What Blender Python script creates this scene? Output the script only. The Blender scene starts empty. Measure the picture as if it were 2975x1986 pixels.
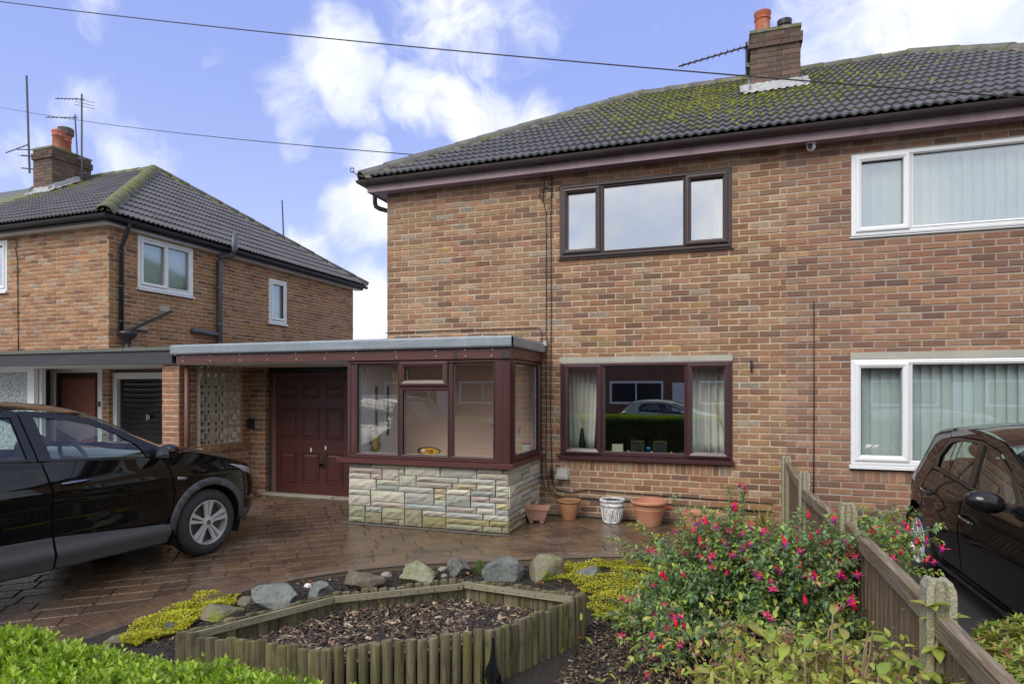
import bpy, bmesh, math, random
import numpy as np
from mathutils import Vector, Matrix, noise as mnoise
from mathutils.geometry import delaunay_2d_cdt
rnd = random.Random(7); rng = np.random.default_rng(7)
R = math.radians; PI = math.pi
sc = bpy.context.scene; COL = sc.collection

# ------------------------------------------------------------------ camera
YAW = R(19); CAMZ = 1.64; FPX = 1820.0
cd = bpy.data.cameras.new('camera'); cam = bpy.data.objects.new('camera', cd); COL.objects.link(cam)
cam.location = (0, 0, CAMZ); cam.rotation_euler = (R(90), 0, YAW)
cd.sensor_width = 36; cd.lens = FPX/2975*36; cd.shift_y = 137/2975; cd.clip_start = .05; cd.clip_end = 3000
sc.camera = cam
cR = np.array([math.cos(YAW), math.sin(YAW), 0]); cW = np.array([-math.sin(YAW), math.cos(YAW), 0])
def pdir(x, y):                                   # viewing direction of a photograph point (sky only)
    d = cW + (x-1487.5)/FPX*cR + np.array([0, 0, (1130-y)/FPX]); return d/np.linalg.norm(d)
def px(p):
    q = np.array(p, float) - (0, 0, CAMZ); d = q @ cW
    return (1487.5+FPX*(q @ cR)/d, 1130-FPX*q[2]/d, d) if d > .05 else (-9e9, -9e9, -1)

# ------------------------------------------------------------------ world, sun, exposure
sc.view_settings.view_transform = 'Standard'; sc.view_settings.look = 'None'
sc.view_settings.exposure = 0.78; sc.view_settings.gamma = 1.0
sc.render.engine = 'CYCLES'
cy = sc.cycles; cy.max_bounces = 7; cy.diffuse_bounces = 3; cy.glossy_bounces = 3; cy.transmission_bounces = 5
cy.transparent_max_bounces = 14; cy.caustics_reflective = False; cy.caustics_refractive = False; cy.sample_clamp_indirect = 4
w = bpy.data.worlds.new('World'); sc.world = w; w.use_nodes = True
SUN_EL, SUN_AZ = R(42), R(200)                     # azimuth clockwise from +Y: behind the viewer
def world():
    nt = w.node_tree; N = nt.nodes; L = nt.links; N.clear()
    out = N.new('ShaderNodeOutputWorld'); bg = N.new('ShaderNodeBackground'); bg.inputs[1].default_value = .1
    sky = N.new('ShaderNodeTexSky'); sky.sky_type = 'NISHITA'; sky.sun_disc = False
    sky.sun_elevation = SUN_EL; sky.sun_rotation = SUN_AZ; sky.air_density = 1.0; sky.dust_density = .4; sky.ozone_density = 4
    tc = N.new('ShaderNodeTexCoord')
    nz = N.new('ShaderNodeTexNoise'); nz.inputs['Scale'].default_value = 5.5; nz.inputs['Detail'].default_value = 3; L.new(tc.outputs['Generated'], nz.inputs['Vector'])
    def vm(op, a, b=None, s=None):
        n = N.new('ShaderNodeVectorMath'); n.operation = op
        for i, q in enumerate((a, b)):
            if q is None: continue
            if isinstance(q, (tuple, list)): n.inputs[i].default_value = q
            else: L.new(q, n.inputs[i])
        if s is not None: n.inputs['Scale'].default_value = s
        return n.outputs['Value'] if op == 'DOT_PRODUCT' else n.outputs[0]
    def mt(op, a, b=0.0, clamp=False):
        n = N.new('ShaderNodeMath'); n.operation = op; n.use_clamp = clamp
        for i, q in enumerate((a, b)):
            if isinstance(q, (int, float)): n.inputs[i].default_value = q
            else: L.new(q, n.inputs[i])
        return n.outputs[0]
    def smooth(v, a, b):
        n = N.new('ShaderNodeMapRange'); n.interpolation_type = 'SMOOTHSTEP'
        n.inputs['From Min'].default_value = a; n.inputs['From Max'].default_value = b; L.new(v, n.inputs['Value']); return n.outputs[0]
    dis = vm('SCALE', vm('SUBTRACT', nz.outputs['Color'], (.5, .5, .5)), s=.16)
    d = vm('NORMALIZE', vm('ADD', tc.outputs['Generated'], dis))
    acc = None
    for x, y, r, wt in [(940, 170, 5.6, 1), (1010, 260, 5.2, .9), (830, 250, 3.6, .7), (870, 330, 3.0, .55), (1220, 320, 4.6, .85), (1380, 320, 4.8, .9), (1530, 350, 3.6, .7), (1370, 215, 2.4, .6),
                        (1290, 50, 7, .72), (1480, 10, 5, .55), (1075, 640, 4.5, .9), (1060, 960, 7, 1.0), (920, 740, 4, .8), (850, 430, 2, .5), (1030, 500, 2.6, .7),
                        (2850, 110, 15, 1.05), (2600, 190, 8, .6), (2300, 10, 5, .4), (290, 40, 3, .42), (400, 430, 3.6, .55), (240, 330, 3.2, .42), (60, 480, 4, .4)]:
        f = mt('MULTIPLY', smooth(vm('DOT_PRODUCT', d, tuple(pdir(x, y))), math.cos(R(r)), math.cos(R(r*.12))), wt)
        acc = f if acc is None else mt('MAXIMUM', acc, f)
    # the rest of the dome: a broken cloud deck, heavier behind the viewer as the window reflections show
    n2 = N.new('ShaderNodeTexNoise'); n2.inputs['Scale'].default_value = 2.6; n2.inputs['Detail'].default_value = 4; L.new(tc.outputs['Generated'], n2.inputs['Vector'])
    back = smooth(vm('DOT_PRODUCT', tc.outputs['Generated'], tuple(-cW)), -.62, .25)
    deck = mt('MULTIPLY', back, mt('ADD', .55, mt('MULTIPLY', n2.outputs['Fac'], .8)))
    acc = mt('MAXIMUM', acc, deck)
    n3 = N.new('ShaderNodeTexNoise'); n3.inputs['Scale'].default_value = 17; n3.inputs['Detail'].default_value = 5; n3.inputs['Roughness'].default_value = .58; L.new(d, n3.inputs['Vector'])
    dens = smooth(mt('ADD', acc, mt('MULTIPLY', mt('SUBTRACT', n3.outputs['Fac'], .5), 1.6)), .15, 1.12)
    gr = N.new('ShaderNodeTexNoise'); gr.inputs['Scale'].default_value = 7; gr.inputs['Detail'].default_value = 4; L.new(d, gr.inputs['Vector'])
    ccol = N.new('ShaderNodeMix'); ccol.data_type = 'RGBA'; L.new(smooth(gr.outputs['Fac'], .3, .62), ccol.inputs[0])
    ccol.inputs[6].default_value = (4.9, 5.3, 6.1, 1); ccol.inputs[7].default_value = (6.7, 6.8, 7.0, 1)
    tint = N.new('ShaderNodeMix'); tint.data_type = 'RGBA'; tint.blend_type = 'MULTIPLY'; tint.inputs[0].default_value = 1
    L.new(sky.outputs[0], tint.inputs[6]); tint.inputs[7].default_value = SKYTINT
    hz = N.new('ShaderNodeMix'); hz.data_type = 'RGBA'                     # thin milky veil over the blue
    hz.inputs[0].default_value = .68; L.new(tint.outputs[2], hz.inputs[6])
    sz = N.new('ShaderNodeSeparateXYZ'); L.new(tc.outputs['Generated'], sz.inputs[0]); vl = N.new('ShaderNodeMix'); vl.data_type = 'RGBA'; L.new(smooth(sz.outputs[2], .02, .50), vl.inputs[0])
    vl.inputs[6].default_value = (4.3, 4.8, 6.4, 1); vl.inputs[7].default_value = (2.55, 3.2, 6.3, 1); L.new(vl.outputs[2], hz.inputs[7])
    mx = N.new('ShaderNodeMix'); mx.data_type = 'RGBA'; L.new(dens, mx.inputs[0]); L.new(hz.outputs[2], mx.inputs[6]); L.new(ccol.outputs[2], mx.inputs[7])
    L.new(mx.outputs[2], bg.inputs[0]); L.new(bg.outputs[0], out.inputs[0])
SKYTINT = (.92, .86, 1.1, 1)
world(); w.cycles.sampling_method = 'MANUAL'; w.cycles.sample_map_resolution = 256
sl = bpy.data.lights.new('sun', 'SUN'); sun = bpy.data.objects.new('sun', sl); COL.objects.link(sun)
sl.energy = 1.5; sl.angle = R(35); sl.color = (1, .96, .9)
sd = Vector((math.sin(SUN_AZ)*math.cos(SUN_EL), math.cos(SUN_AZ)*math.cos(SUN_EL), math.sin(SUN_EL)))
sun.rotation_euler = sd.to_track_quat('Z', 'Y').to_euler(); sun.location = (-3, -6, 12)

# ------------------------------------------------------------------ object helpers
WL = {}
def tag(o, label, cat, group=None, kind=None):
    if label: o['label'] = label
    if cat: o['category'] = cat
    if group: o['group'] = group
    if kind: o['kind'] = kind
    return o
def thing(name, label, cat, loc=(0, 0, 0), rz=0, group=None):
    o = bpy.data.objects.new(name, None); COL.objects.link(o); o.empty_display_size = .1
    o.location = loc; o.rotation_euler = (0, 0, rz); WL[o] = np.array(loc, float) if not rz else np.zeros(3)
    o['_rot'] = 1 if rz else 0
    return tag(o, label, cat, group)
def link_mesh(name, me, mats, parent=None, o=(0, 0, 0), kind=None):
    ob = bpy.data.objects.new(name, me); COL.objects.link(ob)
    for m in (mats if isinstance(mats, (list, tuple)) else [mats]): me.materials.append(m)
    base = WL.get(parent, np.zeros(3)) if parent else np.zeros(3)
    ob.parent = parent; ob.location = Vector(np.array(o) - base); WL[ob] = np.array(o, float)
    if kind: ob['kind'] = kind
    return ob
def np_mesh(name, V, Fc, tint=None, mi=None, smooth=False):
    """V (n,3); Fc list of faces or (m,k) array; tint (n,3)"""
    me = bpy.data.meshes.new(name); V = np.asarray(V, float)
    if isinstance(Fc, np.ndarray):
        m, k = Fc.shape; me.vertices.add(len(V)); me.vertices.foreach_set('co', V.ravel())
        me.loops.add(m*k); me.loops.foreach_set('vertex_index', Fc.ravel().astype(np.int32))
        me.polygons.add(m); me.polygons.foreach_set('loop_start', np.arange(0, m*k, k, dtype=np.int32)); me.polygons.foreach_set('loop_total', np.full(m, k, dtype=np.int32))
    else: me.from_pydata([tuple(p) for p in V], [], Fc)
    if tint is not None:
        a = me.color_attributes.new('tint', 'FLOAT_COLOR', 'POINT'); t = np.ones((len(V), 4)); t[:, :3] = tint; a.data.foreach_set('color', t.ravel())
    if mi is not None: me.polygons.foreach_set('material_index', np.array(mi, dtype=np.int32))
    if smooth: me.polygons.foreach_set('use_smooth', np.ones(len(me.polygons), dtype=bool))
    me.update(); me.validate(); return me
class MB:
    def __init__(s): s.v = []; s.f = []; s.t = []; s.m = []
    def add(s, V, Fc, t=(1, 1, 1), m=0):
        n = len(s.v); s.v += [tuple(map(float, p)) for p in V]; s.f += [tuple(n+i for i in f) for f in Fc]; s.t += (list(t) if isinstance(t, list) else [t]*len(V)); s.m += [m]*len(Fc); return s
    def box(s, x0, x1, y0, y1, z0, z1, t=(1, 1, 1), m=0):
        return s.add([(x0, y0, z0), (x1, y0, z0), (x1, y1, z0), (x0, y1, z0), (x0, y0, z1), (x1, y0, z1), (x1, y1, z1), (x0, y1, z1)],
                     [(0, 3, 2, 1), (4, 5, 6, 7), (0, 1, 5, 4), (1, 2, 6, 5), (2, 3, 7, 6), (3, 0, 4, 7)], t, m)
    def bar(s, p0, p1, wd, ht, up=(0, 0, 1), t=(1, 1, 1), m=0):          # box beam from p0 to p1
        p0, p1 = Vector(p0), Vector(p1); d = (p1-p0).normalized(); sd_ = d.cross(Vector(up)).normalized(); u = sd_.cross(d)
        c = [(-1, -1), (1, -1), (1, 1), (-1, 1)]
        return s.add([p0+sd_*a*wd/2+u*b*ht/2 for a, b in c]+[p1+sd_*a*wd/2+u*b*ht/2 for a, b in c], [(3, 2, 1, 0), (4, 5, 6, 7), (0, 1, 5, 4), (1, 2, 6, 5), (2, 3, 7, 6), (3, 0, 4, 7)], t, m)
    def tube(s, pts, r, seg=8, t=(1, 1, 1), m=0, cap=True):
        pts = [Vector(p) for p in pts]; n = len(pts); V = []; rs = r if isinstance(r, (list, tuple)) else [r]*n
        ref = Vector((.31, .17, .93))
        for i, p in enumerate(pts):
            d = (pts[min(i+1, n-1)]-pts[max(i-1, 0)]).normalized(); a = d.cross(ref)
            if a.length < .05: a = d.cross(Vector((1, 0, 0)))
            a.normalize(); b = d.cross(a)
            V += [p+(a*math.cos(k*2*PI/seg)+b*math.sin(k*2*PI/seg))*rs[i] for k in range(seg)]
        Fc = [(i*seg+k, i*seg+(k+1) % seg, (i+1)*seg+(k+1) % seg, (i+1)*seg+k) for i in range(n-1) for k in range(seg)]
        if cap: Fc += [tuple(range(seg-1, -1, -1)), tuple((n-1)*seg+k for k in range(seg))]
        return s.add(V, Fc, t, m)
    def lathe(s, prof, seg=24, c=(0, 0, 0), t=(1, 1, 1), m=0, ax='z'):
        V = []
        for r, z in prof:
            for k in range(seg):
                a = 2*PI*k/seg; p = (r*math.cos(a), r*math.sin(a), z)
                if ax == 'y': p = (p[0], z, p[1])
                V.append((p[0]+c[0], p[1]+c[1], p[2]+c[2]))
        n = len(prof); Fc = [(i*seg+k, i*seg+(k+1) % seg, (i+1)*seg+(k+1) % seg, (i+1)*seg+k) for i in range(n-1) for k in range(seg)]
        if prof[0][0] > 1e-6 and False: pass
        return s.add(V, Fc, t, m)
    def ring(s, P, x0, x1, z0, z1, prof, t=(1, 1, 1), m=0):
        """mitred rectangular frame on plane P(u, depth, z); prof = [(inset, depth)...]"""
        V = []
        for i, d in prof: V += [P(x0+i, d, z0+i), P(x1-i, d, z0+i), P(x1-i, d, z1-i), P(x0+i, d, z1-i)]
        n = len(prof); return s.add(V, [(j*4+k, j*4+(k+1) % 4, (j+1)*4+(k+1) % 4, (j+1)*4+k) for j in range(n-1) for k in range(4)], t, m)
    def build(s, name, mats, parent=None, smooth=False, kind=None, origin=None):
        V = np.array(s.v); o = np.array(origin) if origin is not None else np.array([(V[:, 0].min()+V[:, 0].max())/2, (V[:, 1].min()+V[:, 1].max())/2, V[:, 2].min()])
        me = np_mesh(name, V-o, s.f, s.t, s.m, smooth)
        return link_mesh(name, me, mats, parent, o, kind)
def autosmooth(ob, ang=35):
    me = ob.data; bm = bmesh.new(); bm.from_mesh(me)
    for e in bm.edges:
        if len(e.link_faces) == 2: e.smooth = e.calc_face_angle(0) < R(ang)
    for f in bm.faces: f.smooth = True
    bm.to_mesh(me); bm.free(); return ob

# ------------------------------------------------------------------ materials
def mat(name, col=(.5, .5, .5), rough=.6, metal=0., spec=.5, tint=False, n=None, bump=None, var=None, coat=0., emis=None, pos=False, sheen=0):
    """n: list of (scale, detail, lo, hi, colour, stretch) blended in turn; bump: (scale, strength, detail); tint: colour from the 'tint' attribute"""
    m = bpy.data.materials.new(name); m.use_nodes = True; nt = m.node_tree; N = nt.nodes; L = nt.links
    b = N['Principled BSDF']; b.inputs['Roughness'].default_value = rough; b.inputs['Metallic'].default_value = metal; b.inputs['Specular IOR Level'].default_value = spec
    b.inputs['Coat Weight'].default_value = coat; b.inputs['Coat Roughness'].default_value = .03
    tc = N.new('ShaderNodeTexCoord'); geo = N.new('ShaderNodeNewGeometry')
    vec = geo.outputs['Position'] if pos else tc.outputs['Object']
    rgb = N.new('ShaderNodeRGB'); rgb.outputs[0].default_value = (*col, 1); cur = rgb.outputs[0]
    if tint:
        at = N.new('ShaderNodeAttribute'); at.attribute_name = 'tint'
        mm = N.new('ShaderNodeMix'); mm.data_type = 'RGBA'; mm.blend_type = 'MULTIPLY'; mm.inputs[0].default_value = 1; L.new(cur, mm.inputs[6]); L.new(at.outputs['Color'], mm.inputs[7]); cur = mm.outputs[2]
    for scl, det, lo, hi, c, st in (n or []):
        mp = N.new('ShaderNodeMapping'); mp.inputs['Scale'].default_value = st or (1, 1, 1); L.new(vec, mp.inputs[0])
        nz = N.new('ShaderNodeTexNoise'); nz.inputs['Scale'].default_value = scl; nz.inputs['Detail'].default_value = det; nz.inputs['Roughness'].default_value = .62; L.new(mp.outputs[0], nz.inputs['Vector'])
        mr = N.new('ShaderNodeMapRange'); mr.inputs['From Min'].default_value = lo; mr.inputs['From Max'].default_value = hi; L.new(nz.outputs['Fac'], mr.inputs['Value'])
        mx = N.new('ShaderNodeMix'); mx.data_type = 'RGBA'
        if len(c) == 4:
            k = N.new('ShaderNodeMath'); k.operation = 'MULTIPLY'; k.inputs[1].default_value = c[3]; L.new(mr.outputs[0], k.inputs[0]); L.new(k.outputs[0], mx.inputs[0])
        else: L.new(mr.outputs[0], mx.inputs[0])
        L.new(cur, mx.inputs[6]); mx.inputs[7].default_value = (*c[:3], 1); cur = mx.outputs[2]
    L.new(cur, b.inputs['Base Color'])
    if bump:
        nz = N.new('ShaderNodeTexNoise'); nz.inputs['Scale'].default_value = bump[0]; nz.inputs['Detail'].default_value = bump[2] if len(bump) > 2 else 4
        if len(bump) > 3:
            mp = N.new('ShaderNodeMapping'); mp.inputs['Scale'].default_value = bump[3]; L.new(vec, mp.inputs[0]); L.new(mp.outputs[0], nz.inputs['Vector'])
        else: L.new(vec, nz.inputs['Vector'])
        bp = N.new('ShaderNodeBump'); bp.inputs['Strength'].default_value = bump[1]; bp.inputs['Distance'].default_value = .01; L.new(nz.outputs['Fac'], bp.inputs['Height']); L.new(bp.outputs[0], b.inputs['Normal'])
    if emis: b.inputs['Emission Color'].default_value = (*emis[:3], 1); b.inputs['Emission Strength'].default_value = emis[3]
    return m
def glass(name, tintc=(1, 1, 1), f0=.1, rough=0.0, bump=None):
    m = bpy.data.materials.new(name); m.use_nodes = True; nt = m.node_tree; N = nt.nodes; L = nt.links; N.clear()
    o = N.new('ShaderNodeOutputMaterial'); t = N.new('ShaderNodeBsdfTransparent'); t.inputs[0].default_value = (*tintc, 1)
    g = N.new('ShaderNodeBsdfGlossy'); g.inputs['Roughness'].default_value = rough; g.inputs[0].default_value = (1, 1, 1, 1)
    lw = N.new('ShaderNodeLayerWeight'); lw.inputs[0].default_value = .5
    p = N.new('ShaderNodeMath'); p.operation = 'POWER'; p.inputs[1].default_value = 4; L.new(lw.outputs['Facing'], p.inputs[0])
    ml = N.new('ShaderNodeMath'); ml.operation = 'MULTIPLY_ADD'; ml.inputs[1].default_value = 1-f0; ml.inputs[2].default_value = f0; L.new(p.outputs[0], ml.inputs[0])
    mx = N.new('ShaderNodeMixShader'); L.new(ml.outputs[0], mx.inputs[0]); L.new(t.outputs[0], mx.inputs[1]); L.new(g.outputs[0], mx.inputs[2]); L.new(mx.outputs[0], o.inputs[0])
    if bump:
        tc = N.new('ShaderNodeTexCoord'); v = N.new('ShaderNodeTexVoronoi'); v.inputs['Scale'].default_value = bump[0]; L.new(tc.outputs['Object'], v.inputs[0])
        bp = N.new('ShaderNodeBump'); bp.inputs['Strength'].default_value = bump[1]; bp.inputs['Distance'].default_value = .02; L.new(v.outputs[0], bp.inputs['Height']); L.new(bp.outputs[0], g.inputs['Normal'])
    return m
M = {}
M['brick'] = mat('brick', (1, 1, 1), .88, tint=True, pos=True, n=[(22, 4, .45, .68, (.19, .105, .065, .45), None), (260, 2, .50, .72, (.52, .33, .20, .30), None), (170, 2, .52, .70, (.14, .075, .055, .40), None), (1.1, 3, .52, .75, (.46, .31, .20, .30), None), (.7, 3, .55, .75, (.17, .11, .08, .35), None), (2.4, 4, .52, .72, (.20, .145, .11, .40), (1, 1, .22))], bump=(220, .35, 3))
M['mortar'] = mat('mortar', (.60, .52, .37), .95, pos=True, n=[(7, 4, .42, .62, (.42, .32, .22), None), (120, 3, .5, .7, (.62, .53, .40, .5), None)], bump=(150, .3))
M['mortar_grey'] = mat('mortar_grey', (.44, .39, .33), .95, pos=True, n=[(3, 4, .4, .7, (.35, .32, .28), None), (120, 3, .5, .7, (.4, .36, .31, .5), None)], bump=(150, .3))
M['bedm'] = mat('weathered_bedding_mortar', (.25, .21, .16), .95, pos=True, n=[(9, 4, .42, .62, (.09, .09, .05), None), (40, 3, .5, .7, (.40, .33, .26, .6), None)], bump=(60, .6))
M['maroon'] = mat('maroon_upvc', (.062, .026, .028), .33, n=[(3, 5, .4, .66, (.10, .036, .032), (1, 1, 30)), (2, 4, .5, .7, (.085, .04, .045, .5), None)])
M['maroon_h'] = mat('maroon_board', (.075, .027, .024), .42, n=[(3, 5, .4, .66, (.125, .044, .036), (1, 40, 40)), (2, 4, .5, .7, (.10, .045, .045, .4), None)])
M['dkbrown'] = mat('dark_brown_upvc', (.042, .025, .026), .38, n=[(3, 5, .4, .66, (.062, .036, .034), (1, 1, 30))])
M['fascia'] = mat('brown_fascia', (.32, .22, .245), .5, pos=True, n=[(4, 4, .5, .72, (.15, .105, .11, .7), (1, 1, .3)), (14, 4, .55, .75, (.32, .24, .25, .5), None)])
M['gutter'] = mat('brown_gutter', (.042, .03, .03), .42, pos=True, n=[(3, 4, .5, .7, (.075, .05, .045, .7), None)])
M['white'] = mat('white_upvc', (.80, .81, .82), .35, n=[(6, 3, .55, .8, (.68, .68, .66, .4), None)])
M['whitepaint'] = mat('white_paint', (.74, .74, .72), .6, n=[(6, 3, .55, .8, (.6, .59, .56, .5), None)])
M['blackpl'] = mat('black_plastic', (.022, .023, .026), .38)
M['greypl'] = mat('grey_plastic', (.10, .11, .125), .4)
M['cable'] = mat('black_cable', (.02, .019, .019), .5)
M['lead'] = mat('lead', (.34, .35, .36), .55, n=[(20, 3, .4, .7, (.5, .5, .5), None)], bump=(30, .4))
M['concrete'] = mat('concrete', (.36, .335, .28), .9, n=[(5, 5, .42, .7, (.22, .215, .15, .8), None), (90, 2, .5, .65, (.48, .45, .38, .6), None)], bump=(90, .5))
M['lintel'] = mat('concrete_lintel', (.43, .41, .35), .85, n=[(6, 4, .4, .7, (.36, .35, .31), None)], bump=(120, .2))
M['terra'] = mat('chimney_terracotta', (.42, .12, .06), .8, n=[(7, 4, .52, .72, (.6, .5, .44, .6), (1, 1, .35)), (5, 3, .4, .7, (.30, .085, .05, .6), None)])
M['glass'] = glass('window_glass', (.96, .985, .975), .15)
M['glass_up'] = glass('upper_window_glass', (.86, .9, .9), .46)
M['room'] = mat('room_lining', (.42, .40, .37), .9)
M['curtain'] = mat('curtain_cloth', (.88, .86, .81), .9, bump=(60, .1))
M['blind'] = mat('blind_fabric', (.78, .80, .77), .85, n=[(200, 2, .45, .7, (.70, .74, .71, .5), (1, 1, .1))])
def tile_mat(name, moss, cx, cy, sx, sy, lanes=False):
    m = mat(name, (.098, .095, .096), .55, pos=True, n=[(3, 4, .45, .7, (.15, .146, .142, .8), None), (60, 3, .5, .7, (.21, .205, .20, .5), None), (1.5, 4, .5, .75, (.058, .056, .055, .7), None)], bump=(90, .35))
    nt = m.node_tree; N = nt.nodes; L = nt.links; b = N['Principled BSDF']; src = b.inputs['Base Color'].links[0].from_socket
    geo = N.new('ShaderNodeNewGeometry'); sp = N.new('ShaderNodeSeparateXYZ'); L.new(geo.outputs['Position'], sp.inputs[0])
    def mth(op, a, c):
        n = N.new('ShaderNodeMath'); n.operation = op
        for i, q in enumerate((a, c)):
            if isinstance(q, (int, float)): n.inputs[i].default_value = q
            else: L.new(q, n.inputs[i])
        return n.outputs[0]
    gx = mth('POWER', mth('DIVIDE', mth('SUBTRACT', sp.outputs[0], cx), sx), 2.0); gy = mth('POWER', mth('DIVIDE', mth('SUBTRACT', sp.outputs[1], cy), sy), 2.0)
    g = mth('SUBTRACT', 1.0, mth('MINIMUM', mth('ADD', gx, gy), 1.6))
    nz = N.new('ShaderNodeTexNoise'); nz.inputs['Scale'].default_value = 11; nz.inputs['Detail'].default_value = 6; nz.inputs['Roughness'].default_value = .7; L.new(geo.outputs['Position'], nz.inputs['Vector'])
    roll = N.new('ShaderNodeMath'); roll.operation = 'COSINE'; L.new(mth('MULTIPLY', mth('SUBTRACT', sp.outputs[0], .64), 2*PI/.1), roll.inputs[0])
    v = mth('ADD', mth('MULTIPLY', g, moss), mth('SUBTRACT', nz.outputs['Fac'], mth('MULTIPLY', roll.outputs[0], .05 if lanes else 0.)))
    mr = N.new('ShaderNodeMapRange'); mr.inputs['From Min'].default_value = .60; mr.inputs['From Max'].default_value = .69; L.new(v, mr.inputs['Value'])
    n2 = N.new('ShaderNodeTexNoise'); n2.inputs['Scale'].default_value = 25; n2.inputs['Detail'].default_value = 3; L.new(geo.outputs['Position'], n2.inputs['Vector'])
    mc = N.new('ShaderNodeMix'); mc.data_type = 'RGBA'; L.new(n2.outputs['Fac'], mc.inputs[0]); mc.inputs[6].default_value = (.06, .085, .012, 1); mc.inputs[7].default_value = (.27, .27, .02, 1)
    mx = N.new('ShaderNodeMix'); mx.data_type = 'RGBA'; L.new(mr.outputs[0], mx.inputs[0]); L.new(src, mx.inputs[6]); L.new(mc.outputs[2], mx.inputs[7]); L.new(mx.outputs[2], b.inputs['Base Color'])
    return m
M['tile'] = tile_mat('roof_tile_mossy', .165, -.2, 10.3, 2.9, 2.5, True)
M['tile_l'] = tile_mat('roof_tile_neighbour', .20, -15.8, 10.6, 2.3, 2.0)
M['tile_h'] = tile_mat('ridge_tile', .10, .5, 11.5, 9, 5)
M['tile_hl'] = tile_mat('ridge_tile_neighbour', .17, -12, 9.6, 9, 5)

# ------------------------------------------------------------------ brickwork
HIDE = []          # photograph rectangles that other things cover: no single bricks are picked there
def visible(p, rect=()):
    x, y, d = px(p); return d > 0 and 6 < x < 2969 and 6 < y < 1980 and not any(a <= x <= c and b <= y <= e for a, b, c, e in rect)
PAL_A = [((.41, .205, .11), 5), ((.46, .245, .138), 5), ((.34, .16, .086), 4), ((.25, .12, .072), 3), ((.42, .265, .16), 2.6), ((.48, .33, .225), 1.2), ((.21, .115, .08), 1.8), ((.38, .22, .115), 2.5), ((.49, .28, .11), .6), ((.38, .305, .235), .8)]
PAL_B = [((.38, .18, .104), 5), ((.43, .215, .125), 5), ((.32, .148, .088), 4), ((.24, .115, .078), 3), ((.40, .245, .155), 2.2), ((.46, .25, .13), 2), ((.20, .108, .08), 1.6)]
PAL_L = [((.47, .22, .105), 5), ((.52, .265, .14), 5), ((.40, .18, .088), 4), ((.26, .12, .073), 2.6), ((.45, .29, .19), 2.2), ((.50, .35, .25), 1.2), ((.47, .21, .07), 1.2)]
PAL_S = [((.42, .195, .088), 5), ((.48, .23, .11), 4), ((.36, .165, .075), 4), ((.23, .108, .06), 2.6), ((.39, .24, .14), 1.7), ((.45, .20, .065), 1.2)]
PAL_P = [((.45, .19, .10), 5), ((.49, .22, .12), 4), ((.39, .165, .09), 3), ((.34, .15, .09), 2)]
def pick(pal, r):
    c = r.choices([p[0] for p in pal], [p[1] for p in pal])[0]; k = r.uniform(.80, 1.07); g_ = (.97, 1.03, 1.07); return tuple(min(1, q*k*h*r.uniform(.96, 1.04)) for q, h in zip(c, g_))
CH = .075
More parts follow.
